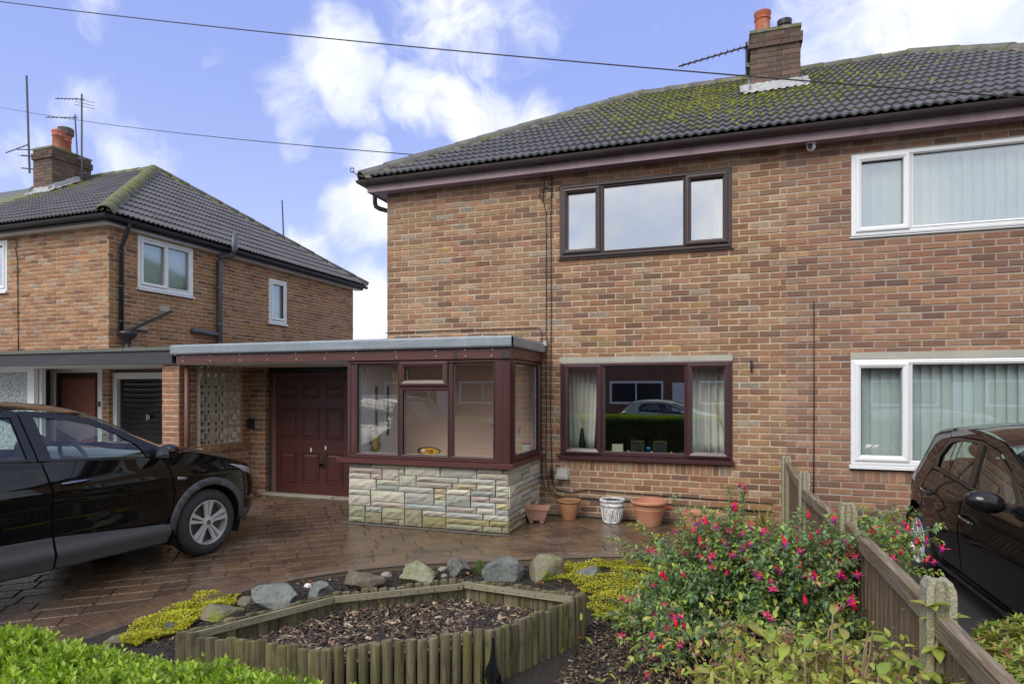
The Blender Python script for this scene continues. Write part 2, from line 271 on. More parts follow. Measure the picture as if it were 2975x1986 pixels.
def brick_wall(parent, O, U, Nn, u0, u1, z0, z1, holes, pal, mortar, nmax=300, seed=1, rects=(), reveal=.09, soldiers=(), phase=0., thick=.22, name='wall', length=.225, caps=True):
    """O point at u=0 on the brick face, U along, Nn outward normal; holes (u0,u1,z0,z1)"""
    r = random.Random(seed); O, U, Nn = np.array(O, float), np.array(U, float), np.array(Nn, float); Z = np.array([0, 0, 1.])
    P = lambda u, d, z: tuple(O+U*u+Nn*d+Z*(z-O[2]))
    mb = MB(); us = sorted({u0, u1, *[h[i] for h in holes for i in (0, 1) if u0 < h[i] < u1]}); zs = sorted({z0, z1, *[h[i] for h in holes for i in (2, 3) if z0 < h[i] < z1]})
    for a, b in zip(us, us[1:]):
        for c, d in zip(zs, zs[1:]):
            if any(h[0] < (a+b)/2 < h[1] and h[2] < (c+d)/2 < h[3] for h in holes): continue
            mb.add([P(a, -.0075, c), P(b, -.0075, c), P(b, -.0075, d), P(a, -.0075, d)], [(0, 1, 2, 3)])
    for h in holes:                                                     # reveals
        a, b, c, d = h; e = -reveal-.05
        mb.add([P(a, -.009, c), P(a, e, c), P(a, e, d), P(a, -.009, d)], [(0, 1, 2, 3)]); mb.add([P(b, -.009, c), P(b, -.009, d), P(b, e, d), P(b, e, c)], [(0, 1, 2, 3)])
        mb.add([P(a, -.009, d), P(a, e, d), P(b, e, d), P(b, -.009, d)], [(0, 1, 2, 3)]); mb.add([P(a, -.009, c), P(b, -.009, c), P(b, e, c), P(a, e, c)], [(0, 1, 2, 3)])
    for a, s in (((u0, 1), (u1, -1)) if caps else ()): mb.add([P(a, -.009, z0), P(a, -thick, z0), P(a, -thick, z1), P(a, -.009, z1)], [(0, 1, 2, 3)])
    mb.add([P(u0, -.009, z1), P(u1, -.009, z1), P(u1, -thick, z1), P(u0, -thick, z1)], [(0, 1, 2, 3)])
    wall = mb.build(name, mortar, parent)
    items = []
    def put(a, b, c, d, rev=None):
        t = pick(pal, r); j = r.uniform(-.002, .0025); g = .05
        k = [r.uniform(-.0022, .0022) for _ in range(8)]
        V = [P(a+k[0], j, c+k[1]), P(b+k[2], j, c+k[3]), P(b+k[4], j, d+k[5]), P(a+k[6], j, d+k[7])]
        e = .004
        iu, iz = min(.022, (b-a)*.2), .016+r.uniform(-.003, .003); dk = r.uniform(.66, .97)
        V = [P(a+k[0]+e, j, c+k[1]+e), P(b+k[2]-e, j, c+k[3]+e), P(b+k[4]-e, j, d+k[5]-e), P(a+k[6]+e, j, d+k[7]-e),
             P(a+k[0], j-.004, c+k[1]), P(b+k[2], j-.004, c+k[3]), P(b+k[4], j-.004, d+k[5]), P(a+k[6], j-.004, d+k[7]),
             P(a+k[0], -.03, c+k[1]), P(b+k[2], -.03, c+k[3]), P(b+k[4], -.03, d+k[5]), P(a+k[6], -.03, d+k[7]),
             P(a+iu, j+.0006, c+iz), P(b-iu, j+.0006, c+iz), P(b-iu, j+.0006, d-iz), P(a+iu, j+.0006, d-iz)]
        t = [tuple(q*1.06 for q in t)]*12+[tuple(q*dk for q in t)]*4
        x, y, dd = px(V[0]); area = 0
        if visible(V[0], rects) and visible(V[2], rects):
            q = [px(v)[:2] for v in V[:4]]; area = abs(sum(q[i][0]*q[(i+1) % 4][1]-q[(i+1) % 4][0]*q[i][1] for i in range(4)))/2
        items.append((area, V, t))
    Fq = [(12, 13, 14, 15), (0, 1, 13, 12), (1, 2, 14, 13), (2, 3, 15, 14), (3, 0, 12, 15), (4, 5, 1, 0), (5, 6, 2, 1), (6, 7, 3, 2), (7, 4, 0, 3), (8, 9, 5, 4), (9, 10, 6, 5), (10, 11, 7, 6), (11, 8, 4, 7)]
    k = 0; z = z0
    while z < z1-.02:
        wob = r.uniform(-.0015, .0015); c, d = z+.0062+wob, min(z+CH-.0062+wob, z1); zc = (c+d)/2
        cuts = [h for h in list(holes)+list(soldiers) if h[2] < zc < h[3]]
        u = u0-(phase+(length/2 if k % 2 else 0)) % length; jp = 0.
        while u < u1:
            js = r.uniform(-.004, .004); a, b = max(u+.0060+jp, u0), min(u+length-.0060+js, u1); jp = js; segs = [(a, b)]
            for h in cuts:
                ns = []
                for s, e in segs:
                    if e <= h[0] or s >= h[1]: ns.append((s, e)); continue
                    if s < h[0]: ns.append((s, h[0]-.004))
                    if e > h[1]: ns.append((h[1]+.004, e))
                segs = ns
            for s, e in segs:
                if e-s > .028: put(s, e, c, d)
            u += length
        z += CH; k += 1
    for (a, b, c, d) in soldiers:
        n = round((b-a)/CH); wd = (b-a)/n
        for i in range(n): put(a+i*wd+.005, a+(i+1)*wd-.005, c, d)
    items.sort(key=lambda i: -i[0]); rest = MB()
    for i, (ar, V, t) in enumerate(items):
        if i < nmax and ar > 60: MB().add(V, Fq, t).build('brick', M['brick'], wall)
        else: rest.add(V, Fq, t)
    if rest.v: rest.build('brickwork', M['brick'], wall, kind='stuff')
    return wall, P

# ------------------------------------------------------------------ windows
FR = lambda w_, d: [(0, -.07), (0, d), (.012, d+.006), (w_-.014, d+.006), (w_, d-.012), (w_, -.06)]
def window(parent, P, u0, u1, z0, z1, lights, m, gl, sill=True, dep=.012, fw=.055, sillm=None, name='window', sill_h=.045, sill_out=.05):
    """lights: (u0,u1,z0,z1,is_casement) glass rectangles; frame is one mesh with mullions"""
    mb = MB(); mb.ring(P, u0, u1, z0, z1, FR(fw, dep))
    ob = None; ls = sorted(lights)
    # mullions / transoms between lights
    for i, (a, b, c, d, cas) in enumerate(lights): pass
    us = sorted({l[0] for l in lights} | {l[1] for l in lights})
    base = mb
    # solid frame web behind the casements: fill everything that is not glass
    U_ = sorted({u0+fw, u1-fw, *us}); Z_ = sorted({z0+fw, z1-fw, *[l[2] for l in lights], *[l[3] for l in lights]})
    for a, b in zip(U_, U_[1:]):
        for c, d in zip(Z_, Z_[1:]):
            if b-a < 1e-4 or d-c < 1e-4 or any(l[0] <= (a+b)/2 <= l[1] and l[2] <= (c+d)/2 <= l[3] for l in lights): continue
            if a < u0+fw-1e-4 or b > u1-fw+1e-4 or c < z0+fw-1e-4 or d > z1-fw+1e-4: continue
            pts = [P(a, dep-.004, c), P(b, dep-.004, c), P(b, dep-.004, d), P(a, dep-.004, d), P(a, -.06, c), P(b, -.06, c), P(b, -.06, d), P(a, -.06, d)]
            base.add(pts, [(0, 1, 2, 3), (4, 5, 1, 0), (5, 6, 2, 1), (6, 7, 3, 2), (7, 4, 0, 3)])
    ob = base.build(name, m, parent)
    for a, b, c, d, cas in lights:
        if cas:
            w_ = cas; f = MB(); f.ring(P, a-w_, b+w_, c-w_, d+w_, [(0, dep-.003), (0, dep+.017), (.008, dep+.024), (w_*.45, dep+.026), (w_-.006, dep+.012), (w_, dep-.006), (w_, -.05)]); f.build('casement', m, ob)
        else:
            f = MB(); f.ring(P, a-.02, b+.02, c-.02, d+.02, [(0, dep-.003), (.002, dep+.006), (.02, dep-.008), (.02, -.05)]); f.build('glazing_bead', m, ob)
        g = MB(); e = -.028
        g.add([P(a-.006, e, c-.006), P(b+.006, e, c-.006), P(b+.006, e, d+.006), P(a-.006, e, d+.006), P(a-.006, e-.02, c-.006), P(b+.006, e-.02, c-.006), P(b+.006, e-.02, d+.006), P(a-.006, e-.02, d+.006)],
              [(0, 1, 2, 3), (7, 6, 5, 4)]); g.build('pane', gl, ob)
        s = MB(); s.ring(P, a-.004, b+.004, c-.004, d+.004, [(0, e+.003), (.006, e+.003), (.006, e-.022)]); s.build('spacer_bar', M['lead'], ob)
    if sill:
        s = MB(); t = sillm or m
        V = [P(u0-.02, -.02, z0), P(u1+.02, -.02, z0), P(u1+.02, sill_out, z0-.012), P(u0-.02, sill_out, z0-.012), P(u0-.02, -.02, z0-sill_h), P(u1+.02, -.02, z0-sill_h), P(u1+.02, sill_out, z0-sill_h), P(u0-.02, sill_out, z0-sill_h)]
        s.add(V, [(0, 1, 2, 3), (7, 6, 5, 4), (3, 2, 6, 7), (0, 3, 7, 4), (2, 1, 5, 6)]); s.build('sill', t, ob)
    return ob
def room(parent, P, u0, u1, z0, z1, depth=3.2, col='room', pad=.5):
    a, b, c, d = u0-pad, u1+pad, z0-.7, z1+.12; e0, e1 = -.15, -depth
    mb = MB(); mb.add([P(a, e0, c), P(b, e0, c), P(b, e0, d), P(a, e0, d), P(a, e1, c), P(b, e1, c), P(b, e1, d), P(a, e1, d)], [(4, 5, 6, 7), (0, 4, 7, 3), (1, 2, 6, 5), (3, 7, 6, 2), (0, 1, 5, 4)])
    # inner face of the front wall round the opening
    for (x0, x1, y0, y1) in ((a, u0, c, d), (u1, b, c, d), (u0, u1, c, z0), (u0, u1, z1, d)): mb.add([P(x0, e0, y0), P(x1, e0, y0), P(x1, e0, y1), P(x0, e0, y1)], [(0, 1, 2, 3)])
    return mb.build('room', M[col], parent)
def curtain(P, u0, u1, z0, z1, d, label, folds=5, amp=.03, lean=0., group=None, seed=0):
    r = random.Random(seed); n = folds*8; V = []; Fc = []; ph = r.uniform(0, 6)
    for j in range(7):
        f = j/6
        for i in range(n+1):
            s = i/n; V.append(P(u0+(u1-u0)*s+lean*(1-f)*(.5-s), d+amp*math.sin(s*folds*2*PI+ph+.4*math.sin(f*3))*(.7+.3*f)+amp*.4*math.sin(s*folds*4.7+f), z0+(z1-z0)*f))
    for j in range(6):
        for i in range(n): Fc.append((j*(n+1)+i, j*(n+1)+i+1, (j+1)*(n+1)+i+1, (j+1)*(n+1)+i))
    m = MB().add(V, Fc); o = m.build('curtain', M['curtain'], smooth=True); sm = o.modifiers.new('s', 'SOLIDIFY'); sm.thickness = .004
    return tag(o, label, 'curtain', group)

# ------------------------------------------------------------------ roofs
G = .315; TW = .30
def roof_slope(roof, O, A, B, lim, rows, m, nmax, rects=(), seed=3, vmax=99):
    """O eave origin, A along eave, B unit up-slope; lim(v)->(u0,u1)"""
    O, A, B = (np.array(q, float) for q in (O, A, B)); Nn = np.cross(A, B); Nn /= np.linalg.norm(Nn); r = random.Random(seed)
    if Nn[2] < 0: Nn = -Nn
    items = []
    for k in range(rows):
        v0 = k*G; v1 = min(v0+G+.03, vmax); a0, b0 = lim(v0); a1, b1 = lim(v0+G); lo, hi = min(a0, a1), max(b0, b1)
        i0, i1 = math.floor(lo/TW), math.ceil(hi/TW)
        for i in range(i0, i1):
            us = [i*TW+TW*j/15 for j in range(16)]
            if us[-1] < lo+.01 or us[0] > hi-.01: continue
            lift = r.uniform(-.002, .003); V = []; 
            for j, u in enumerate(us):
                h = .0125*(1+math.cos(2*PI*u/.1)); ub = min(max(u, a0), b0); ut = min(max(u, a1), b1)
                V += [O+A*ub+B*v0+Nn*(.030+lift+h-.012), O+A*ub+B*v0+Nn*(.042+lift+h), O+A*ut+B*v1+Nn*(.012+h)]
            Fc = []
            for j in range(15):
                q = j*3
                if abs((V[q+4]-V[q+1])@A) < 1e-4 and abs((V[q+5]-V[q+2])@A) < 1e-4: continue
                Fc += [(q, q+3, q+4, q+1), (q+1, q+4, q+5, q+2)]
            if not Fc: continue
            c = V[22]; area = 0; whole = us[0] >= max(a0, a1) and us[-1] <= min(b0, b1)
            if visible(V[1], rects) and visible(V[46], rects):
                p, q, s = px(V[1]), px(V[46]), px(V[2]); area = abs((q[0]-p[0])*(s[1]-p[1])-(q[1]-p[1])*(s[0]-p[0]))
                if (np.array([0, 0, CAMZ])-c) @ Nn <= 0: area = 0
            items.append((area, V, Fc))
    return items
def flush_tiles(roof, items, m, nmax=300):
    items.sort(key=lambda i: -i[0]); rest = MB()
    for i, (ar, V, Fc) in enumerate(items):
        if i < nmax and ar > 60: MB().add(V, Fc).build('roof_tile', m, roof, smooth=False)
        else: rest.add(V, Fc)
    if rest.v: rest.build('roof_tiling', m, roof, kind='stuff')
def ridge(roof, p0, p1, m, rad=.12, seg=.42, mortar=True, seed=0):
    p0, p1 = Vector(p0), Vector(p1); L_ = (p1-p0).length; n = max(1, round(L_/seg)); d = (p1-p0)/n; r = random.Random(seed)
    side = d.normalized().cross(Vector((0, 0, 1))).normalized(); up = side.cross(d.normalized())
    for i in range(n):
        mb = MB(); V = []
        j = r.uniform(-.006, .006)
        for q, (s, rr) in enumerate(((-.02, rad*1.05), (1.0, rad*.97))):
            for k in range(9):
                a = PI*k/8; a = PI*(-.06)+a*1.12; V.append(p0+d*(i+s)+side*math.cos(a)*rr+up*(math.sin(a)*rr*.8-.03+j))
        for q, (s, rr) in enumerate(((-.02, rad*.9),)):
            for k in range(9):
                a = PI*(-.06)+PI*k/8*1.12; V.append(p0+d*(i+s)+side*math.cos(a)*rr+up*(math.sin(a)*rr*.8-.04+j))
        Fc = [(k, k+1, 9+k+1, 9+k) for k in range(8)]+[(18+k, 18+k+1, k+1, k) for k in range(8)]
        mb.add(V, Fc); mb.build('ridge_tile', m, roof, smooth=True)
    if mortar:                                             # bedding mortar along both edges
        for s in (-1, 1):
            mb = MB(); nn = n*6; V = []
            for i in range(nn+1):
                p = p0+d*n*(i/nn); w1 = rad*(1.06+.13*r.random()); V += [p+side*s*rad*.9+up*.0, p+side*s*w1-up*(.075+.02*r.random())]
            mb.add(V, [(2*i, 2*i+1, 2*i+3, 2*i+2) for i in range(nn)]); mb.build('bedding_mortar', M['bedm'], roof)
YE, ZE, YRG, ZRG, YW, YB = 7.60, 4.57, 11.58, 6.98, 7.88, 15.28
def hip_roof(house, xe_hip, xr, xp, sgn, m, mh, rects=(), nm=300):
    """half of a hipped roof. xe_hip eave x at the hip end, xr ridge end x, xp party-wall x; sgn +1 when the hip end is at larger x"""
    yb = 2*YRG-YE
    V = [(xe_hip, YE, ZE), (xp, YE, ZE), (xp, YRG, ZRG), (xr, YRG, ZRG), (xe_hip, yb, ZE), (xp, yb, ZE)]
    roof = MB().add(V, [(0, 1, 2, 3), (0, 3, 4), (4, 3, 2, 5), (0, 4, 5, 1)]).build('roof', M['blackpl'], house)
    run = YRG-YE; sl = math.hypot(run, ZRG-ZE); B = np.array([0, run, ZRG-ZE])/sl; rows = math.ceil(sl/G)
    items = []
    if sgn > 0: lim = lambda v: (xp-xp, (xe_hip-xp)-(xe_hip-xr)*min(1, v/sl))
    else: lim = lambda v: ((xe_hip-xp)+(xr-xe_hip)*min(1, v/sl), 0)
    items += roof_slope(roof, (xp, YE, ZE), (1, 0, 0), B, lim, rows, m, nm, rects, vmax=sl)
    runx = abs(xe_hip-xr); sx = math.hypot(runx, ZRG-ZE); Bx = np.array([-sgn*runx, 0, ZRG-ZE])/sx; ln = yb-YE
    items += roof_slope(roof, (xe_hip, YE, ZE), (0, 1, 0), Bx, lambda v: (ln/2*min(1, v/sx), ln-ln/2*min(1, v/sx)), math.ceil(sx/G), m, nm, rects, seed=5, vmax=sx)
    flush_tiles(roof, items, m, nm)
    ridge(roof, (xe_hip-sgn*.02, YE-.0, ZE+.06), (xr, YRG, ZRG+.06), mh, seed=1)
    ridge(roof, (xe_hip, yb, ZE+.06), (xr, YRG, ZRG+.06), mh, mortar=True, seed=2)
    ridge(roof, (xr, YRG, ZRG+.012), (xp, YRG, ZRG+.012), mh, rad=.135, mortar=False, seed=3)
    return roof
def gutter(house, pts, m, rad=.058, brk=.95):
    """half-round channel along a polyline"""
    mb = MB(); pts = [Vector(p) for p in pts]; V = []; n = len(pts)
    for i, p in enumerate(pts):
        d = (pts[min(i+1, n-1)]-pts[max(i-1, 0)]); d.z = 0; d.normalize(); s = Vector((d.y, -d.x, 0)); k_ = 1.0
        if 0 < i < n-1: k_ = 1/max(.5, math.cos((pts[i+1]-pts[i]).angle(pts[i]-pts[i-1])/2))
        for k in range(9):
            a = PI+PI*k/8; V.append(p+s*math.cos(a)*rad*k_+Vector((0, 0, math.sin(a)*rad*1.05)))
        for k in range(9):
            a = 2*PI-PI*k/8; V.append(p+s*math.cos(a)*(rad-.005)*k_+Vector((0, 0, math.sin(a)*(rad-.005)*1.05+.001)))
    mb.add(V, [(i*18+k, i*18+(k+1) % 18, (i+1)*18+(k+1) % 18, (i+1)*18+k) for i in range(n-1) for k in range(18)]+[tuple(range(18)), tuple((n-1)*18+k for k in range(17, -1, -1))])
    g = mb.build('gutter', m, house, smooth=False); autosmooth(g, 40)
    for a, b in zip(pts, pts[1:]):
        L_ = (b-a).length; c = max(1, int(L_/brk))
        for i in range(c):
            p = a+(b-a)*((i+.5)/c); d = (b-a).normalized(); s = Vector((d.y, -d.x, 0)); q = MB(); V = []
            for e in (-.022, .022):
                for k in range(9):
                    t = PI+PI*k/8; V.append(p+d*e+s*math.cos(t)*(rad+.004)+Vector((0, 0, math.sin(t)*(rad+.004)*1.05)))
            q.add(V, [(k, k+1, 9+k+1, 9+k) for k in range(8)]); q.build('gutter_bracket', m, g)
    return g
def chimney(house, x0, x1, y0, y1, zb, zt, pots, hide=(), seed=4, pal=None):
    pal = pal or [((.13, .078, .06), 4), ((.16, .095, .072), 4), ((.10, .068, .057), 3), ((.19, .115, .088), 2)]
    ch = MB().box(x0+.01, x1-.01, y0+.01, y1-.01, zb-.5, zt-.02).build('chimney', M['mortar_grey'], house)
    r = random.Random(seed); ncor = 3; hz = zt-.07
    def course(z, out, k):
        for face in range(4):
            if face == 0: O_, U_, N_, ln = (x0-out, y0-out), (1, 0), (0, -1), x1-x0+2*out
            elif face == 1: O_, U_, N_, ln = (x1+out, y0-out), (0, 1), (1, 0), y1-y0+2*out
            elif face == 2: O_, U_, N_, ln = (x1+out, y1+out), (-1, 0), (0, 1), x1-x0+2*out
            else: O_, U_, N_, ln = (x0-out, y1+out), (0, -1), (-1, 0), y1-y0+2*out
            u = -(.1125 if (k+face) % 2 else 0)
            while u < ln-.01:
                a, b = max(u+.004, 0.001), min(u+.221, ln-.001); u += .225
                if b-a < .02: continue
                t = pick(pal, r)
                if z > hz-.35: t = tuple(q*.7 for q in t)
                P = lambda s, d, zz: (O_[0]+U_[0]*s+N_[0]*d, O_[1]+U_[1]*s+N_[1]*d, zz)
                j = r.uniform(-.003, .003); V = [P(a, j, z+.004), P(b, j, z+.004), P(b, j, z+CH-.004), P(a, j, z+CH-.004), P(a, -.03-out, z+.004), P(b, -.03-out, z+.004), P(b, -.03-out, z+CH-.004), P(a, -.03-out, z+CH-.004)]
                mb = MB().add(V, [(0, 1, 2, 3), (4, 5, 1, 0), (5, 6, 2, 1), (6, 7, 3, 2), (7, 4, 0, 3)], t)
                if face in (0, 1) and z > zb+.02: mb.build('brick', M['chbrick'], ch)
                else: REST.v and None; REST.add(V, [(0, 1, 2, 3), (4, 5, 1, 0), (5, 6, 2, 1), (6, 7, 3, 2), (7, 4, 0, 3)], t)
    REST = MB(); z = hz-CH; k = 0
    while z > zb-.45:
        out = .028 if k in (1, 2) else 0; course(z, out, k); z -= CH; k += 1
    REST.build('brickwork', M['chbrick'], ch, kind='stuff')
    cap = MB(); s = .012; nn = 8
    V = []
    for j, (ins, zz) in enumerate(((-s, hz), (-s, hz+.05), (.10, zt+.02))):
        for (a, b) in ((x0+ins, y0+ins), (x1-ins, y0+ins), (x1-ins, y1-ins), (x0+ins, y1-ins)): V.append((a, b, zz+r.uniform(-.006, .006)))
    cap.add(V, [(4*j+i, 4*j+(i+1) % 4, 4*j+4+(i+1) % 4, 4*j+4+i) for j in range(2) for i in range(4)]+[(8, 9, 10, 11)]); cap.build('flaunching', M['flaunch'], ch)
    return ch
M['chbrick'] = mat('chimney_brick', (1, 1, 1), .9, tint=True, pos=True, n=[(60, 3, .5, .7, (.22, .13, .10, .35), None), (4, 4, .58, .75, (.10, .11, .05, .6), None)], bump=(150, .4))
M['flaunch'] = mat('mossy_flaunching', (.22, .215, .19), .95, n=[(9, 5, .42, .6, (.13, .15, .03), None), (40, 3, .5, .7, (.05, .06, .025, .7), None)], bump=(50, .8))
# ------------------------------------------------------------------ more materials
M['maroon2'] = mat('plum_upvc', (.052, .024, .028), .3, n=[(3, 5, .4, .66, (.075, .032, .035), (1, 1, 30))])
M['glass_bl'] = glass('blind_window_glass', (.91, .96, .955), .11)
M['glass_bu'] = glass('blind_window_glass_upper', (.92, .97, .96), .30)
M['glass_fr'] = glass('frosted_glass', (.84, .92, .88), .18, .08)
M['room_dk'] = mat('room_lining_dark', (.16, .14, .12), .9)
M['chbrick_d'] = mat('sooty_clay', (.10, .085, .08), .85, n=[(12, 3, .45, .7, (.2, .15, .13), None)])
M['glass_p'] = glass('porch_glass', (.985, .99, .985), .06)
M['glass_dk'] = mat('dark_fanlight_glass', (.03, .035, .04), .05)
M['maroon_s'] = mat('maroon_board_side', (.075, .027, .024), .42, n=[(3, 5, .4, .66, (.125, .044, .036), (40, 1, 40))])
M['maroon_pipe'] = mat('maroon_pipe', (.13, .048, .036), .5, n=[(4, 3, .5, .7, (.17, .07, .055), None)])
M['purple'] = mat('purple_plastic', (.32, .05, .28), .4)
M['glossblack'] = mat('gloss_black', (.012, .013, .015), .12)
M['dkbrick'] = mat('dark_brick_render', (.15, .075, .05), .9)
M['brown_door'] = mat('brown_door_paint', (.045, .018, .014), .4)
M['wpot'] = mat('worn_white_pot', (.72, .72, .70), .7, n=[(16, 5, .45, .62, (.30, .33, .34), None), (60, 4, .5, .7, (.55, .57, .57, .7), None)], bump=(40, .4))
M['clay_t'] = mat('tan_clay', (.44, .215, .11), .65, n=[(30, 2, .45, .7, (.36, .165, .08, .6), (3, 3, .1))])
M['metal'] = mat('aerial_metal', (.10, .10, .105), .5, .6)
# ------------------------------------------------------------------ main house pair
HX0, HXP, HX1 = -4.60, .64, 5.88
hA = thing('brick_house', 'brick house with dark brown windows, mossy hipped roof and stone porch', 'house', (-2, YW, 0))
hB = thing('brick_house', 'adjoining brick house with white windows and vertical blinds behind the fence', 'house', (3, YW, 0))
rectA = [(1000, 985, 1575, 1560), (1590, 1395, 2400, 1700), (1590, 1360, 1660, 1400), (600, 1000, 1100, 1600), (1570, 470, 1612, 1480)]
rectB = [(2270, 1300, 2975, 1700), (2600, 1180, 2975, 1986), (2300, 1400, 2975, 1986)]
hol = [(-2.055-HX0, .043-HX0, 3.325, 4.27), (-2.045-HX0, .052-HX0, .745, 2.048)]
wallA, PA = brick_wall(hA, (HX0, YW, 0), (1, 0, 0), (0, -1, 0), 0, HXP-HX0, 0, 4.47, hol, PAL_A, M['mortar'], 300, 11, rectA, caps=False, soldiers=[(-2.045-HX0, .052-HX0, .606, .745)])
holB = [(1.31-HXP, 3.93-HXP, 3.335, 4.255), (1.305-HXP, 3.93-HXP, .76, 2.05)]
wallB, PB = brick_wall(hB, (HXP, YW, 0), (1, 0, 0), (0, -1, 0), 0, HX1-HXP, 0, 4.47, holB, PAL_B, M['mortar_grey'], 300, 12, rectB, soldiers=[(1.305-HXP, 3.93-HXP, .606, .76)])
PW = lambda X0: (lambda u, d, z: (u, YW-d, z))
PWm = PW(0)
# flank wall of the main house (towards the garage) and the backs: plain brick masses
brick_wall(hA, (HX0, YB, 0), (0, -1, 0), (-1, 0, 0), 0, YB-YW, 0, 4.47, [], PAL_A, M['mortar'], 0, 13, name='flank_wall', caps=False)
MB().add([(HX0, YB, 0), (HXP, YB, 0), (HXP, YB, 4.47), (HX0, YB, 4.47)], [(0, 1, 2, 3)]).build('rear_wall', M['mortar'], hA)
MB().add([(HXP, YB, 0), (HX1, YB, 0), (HX1, YB, 4.47), (HXP, YB, 4.47), (HX1, YW, 0), (HX1, YW, 4.47)], [(0, 1, 2, 3), (1, 4, 5, 2)]).build('rear_wall', M['mortar_grey'], hB)
# upper brown window, lower brown window
w1 = window(hA, PWm, -2.055, .043, 3.325, 4.27, [(-1.954, -1.59, 3.437, 4.155, .062), (-1.49, -.513, 3.392, 4.198, 0), (-.421, -.057, 3.44, 4.165, .062)], M['dkbrown'], M['glass_up'], True, sill_h=.02, sill_out=.03)
w2 = window(hA, PWm, -2.045, .052, .80, 1.978, [(-1.938, -1.578, .877, 1.893, .062), (-1.478, -.499, .838, 1.933, 0), (-.404, -.039, .876, 1.89, .062)], M['maroon2'], M['glass'], True, sill_h=.055, sill_out=.065)
MB().box(-2.06, .055, YW-.014, YW+.1, 1.980, 2.047).build('lintel', M['lintel'], wallA)
w3 = window(hB, PWm, 1.31, 3.93, 3.345, 4.255, [(1.412, 1.813, 3.445, 4.163, .06), (1.908, 3.3, 3.42, 4.20, 0), (3.42, 3.82, 3.445, 4.163, .06)], M['white'], M['glass_bu'], True, sill_h=.02, sill_out=.02)
w4 = window(hB, PWm, 1.305, 3.93, .80, 1.968, [(1.405, 1.804, .905, 1.872, .062), (1.902, 3.3, .865, 1.911, 0), (3.42, 3.82, .905, 1.872, .062)], M['white'], M['glass_bl'], True, sill_h=.042, sill_out=.05)
MB().box(1.30, 3.95, YW-.014, YW+.1, 1.972, 2.05).build('lintel', M['lintel'], wallB)
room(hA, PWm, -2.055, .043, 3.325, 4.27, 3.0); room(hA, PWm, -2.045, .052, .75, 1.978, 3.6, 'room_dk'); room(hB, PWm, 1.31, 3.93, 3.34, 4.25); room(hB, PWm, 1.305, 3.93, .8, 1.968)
# curtains
curtain(PWm, -2.02, -1.62, 3.30, 4.26, -.26, 'white curtain behind the side light of the upper brown window nearer the drainpipe', 6, .03, seed=1)
curtain(PWm, -.16, .03, 3.30, 4.26, -.26, 'narrow white curtain edge in upper brown window nearer the chimney', 3, .02, seed=2)
curtain(PWm, -2.03, -1.60, .80, 1.95, -.28, 'cream curtain beside the dark vase in the lower brown window', 6, .035, .12, seed=3)
curtain(PWm, -.46, .03, .80, 1.95, -.28, 'cream curtain in the lower brown window, at the fence side', 6, .035, seed=4)
def blind(u0, u1, z0, z1, label, seed):
    t = thing('vertical_blind', label, 'blind', ((u0+u1)/2, YW+.14, z0)); r = random.Random(seed)
    MB().box(u0, u1, YW+.12, YW+.16, z1-.03, z1).build('headrail', M['white'], t)
    u = u0
    while u < u1:
        a = R(18+r.uniform(-4, 4)); wd = .118; c, s = math.cos(a)*wd/2, math.sin(a)*wd/2; um = u+.05
        m = MB(); m.add([(um-c, YW+.14-s, z0), (um+c, YW+.14+s, z0), (um+c, YW+.14+s, z1-.03), (um-c, YW+.14-s, z1-.03), (um-c, YW+.142-s, z0), (um+c, YW+.142+s, z0), (um+c, YW+.142+s, z1-.03), (um-c, YW+.142-s, z1-.03)],
              [(0, 1, 2, 3), (7, 6, 5, 4), (0, 3, 7, 4), (1, 5, 6, 2)]); m.build('slat', M['blind'], t)
        u += .098
blind(1.34, 3.90, 3.38, 4.25, 'pale vertical blind in the upper white window', 1)
blind(1.34, 3.90, .82, 1.96, 'pale green vertical blind in the lower white window', 2)
# roofs
hip_roof(hA, -4.88, -1.48, HXP, -1, M['tile'], M['tile_h'])
hip_roof(hB, 6.16, 2.76, HXP, 1, M['tile'], M['tile_h'])
def eaves(h, x0, x1, mf, mg, hip_x=None, s=0):
    yf = YW-.20
    MB().box(x0, x1, yf, yf+.02, 4.405, 4.59).build('fascia', mf, h)
    MB().box(x0, x1, yf+.02, YW+.02, 4.42, 4.435).build('soffit', mf, h)
    if hip_x is not None:
        a, b = (hip_x-.20, hip_x-.18) if s < 0 else (hip_x+.18, hip_x+.20)
        MB().box(a, b, yf+.001, YB+.2, 4.406, 4.589).build('fascia', mf, h)
        a, b = (hip_x-.18, hip_x+.02) if s < 0 else (hip_x-.02, hip_x+.18)
        MB().box(a, b, yf+.021, YB+.18, 4.421, 4.436).build('soffit', mf, h)
eaves(hA, HX0-.20, HXP, M['fascia'], 0, HX0, -1); eaves(hB, HXP, HX1+.20, M['fascia'], 0, HX1, 1)
YG = YW-.20-.06
gutter(hA, [(HX0-.26, YB+.2, 4.558), (HX0-.26, YG, 4.558), (HXP, YG, 4.558)], M['gutter'])
gutter(hB, [(HXP, YG, 4.558), (HX1+.26, YG, 4.558), (HX1+.26, YB+.2, 4.558)], M['gutter'])
tag(MB().tube([(HX0-.26, YW+.10, 4.48), (HX0-.26, YW+.10, 4.36), (HX0-.25, YW+.11, 4.30), (HX0-.20, YW+.14, 4.27), (HX0-.06, YW+.2, 4.23), (HX0-.045, YW+.2, 4.1), (HX0-.045, YW+.2, 2.3)], .034, 10).build('downpipe', M['gutter'], hA, smooth=True), None, None)
# finial hook at hip foot
MB().tube([(-4.86, YE-.02, 4.60), (-4.93, YE-.06, 4.66)]+[(-4.95-.03*math.cos(a), YE-.07, 4.69+.03*math.sin(a)) for a in np.linspace(-1.2, 4.2, 10)], .007, 6).build('hip_iron', M['blackpl'], hA)
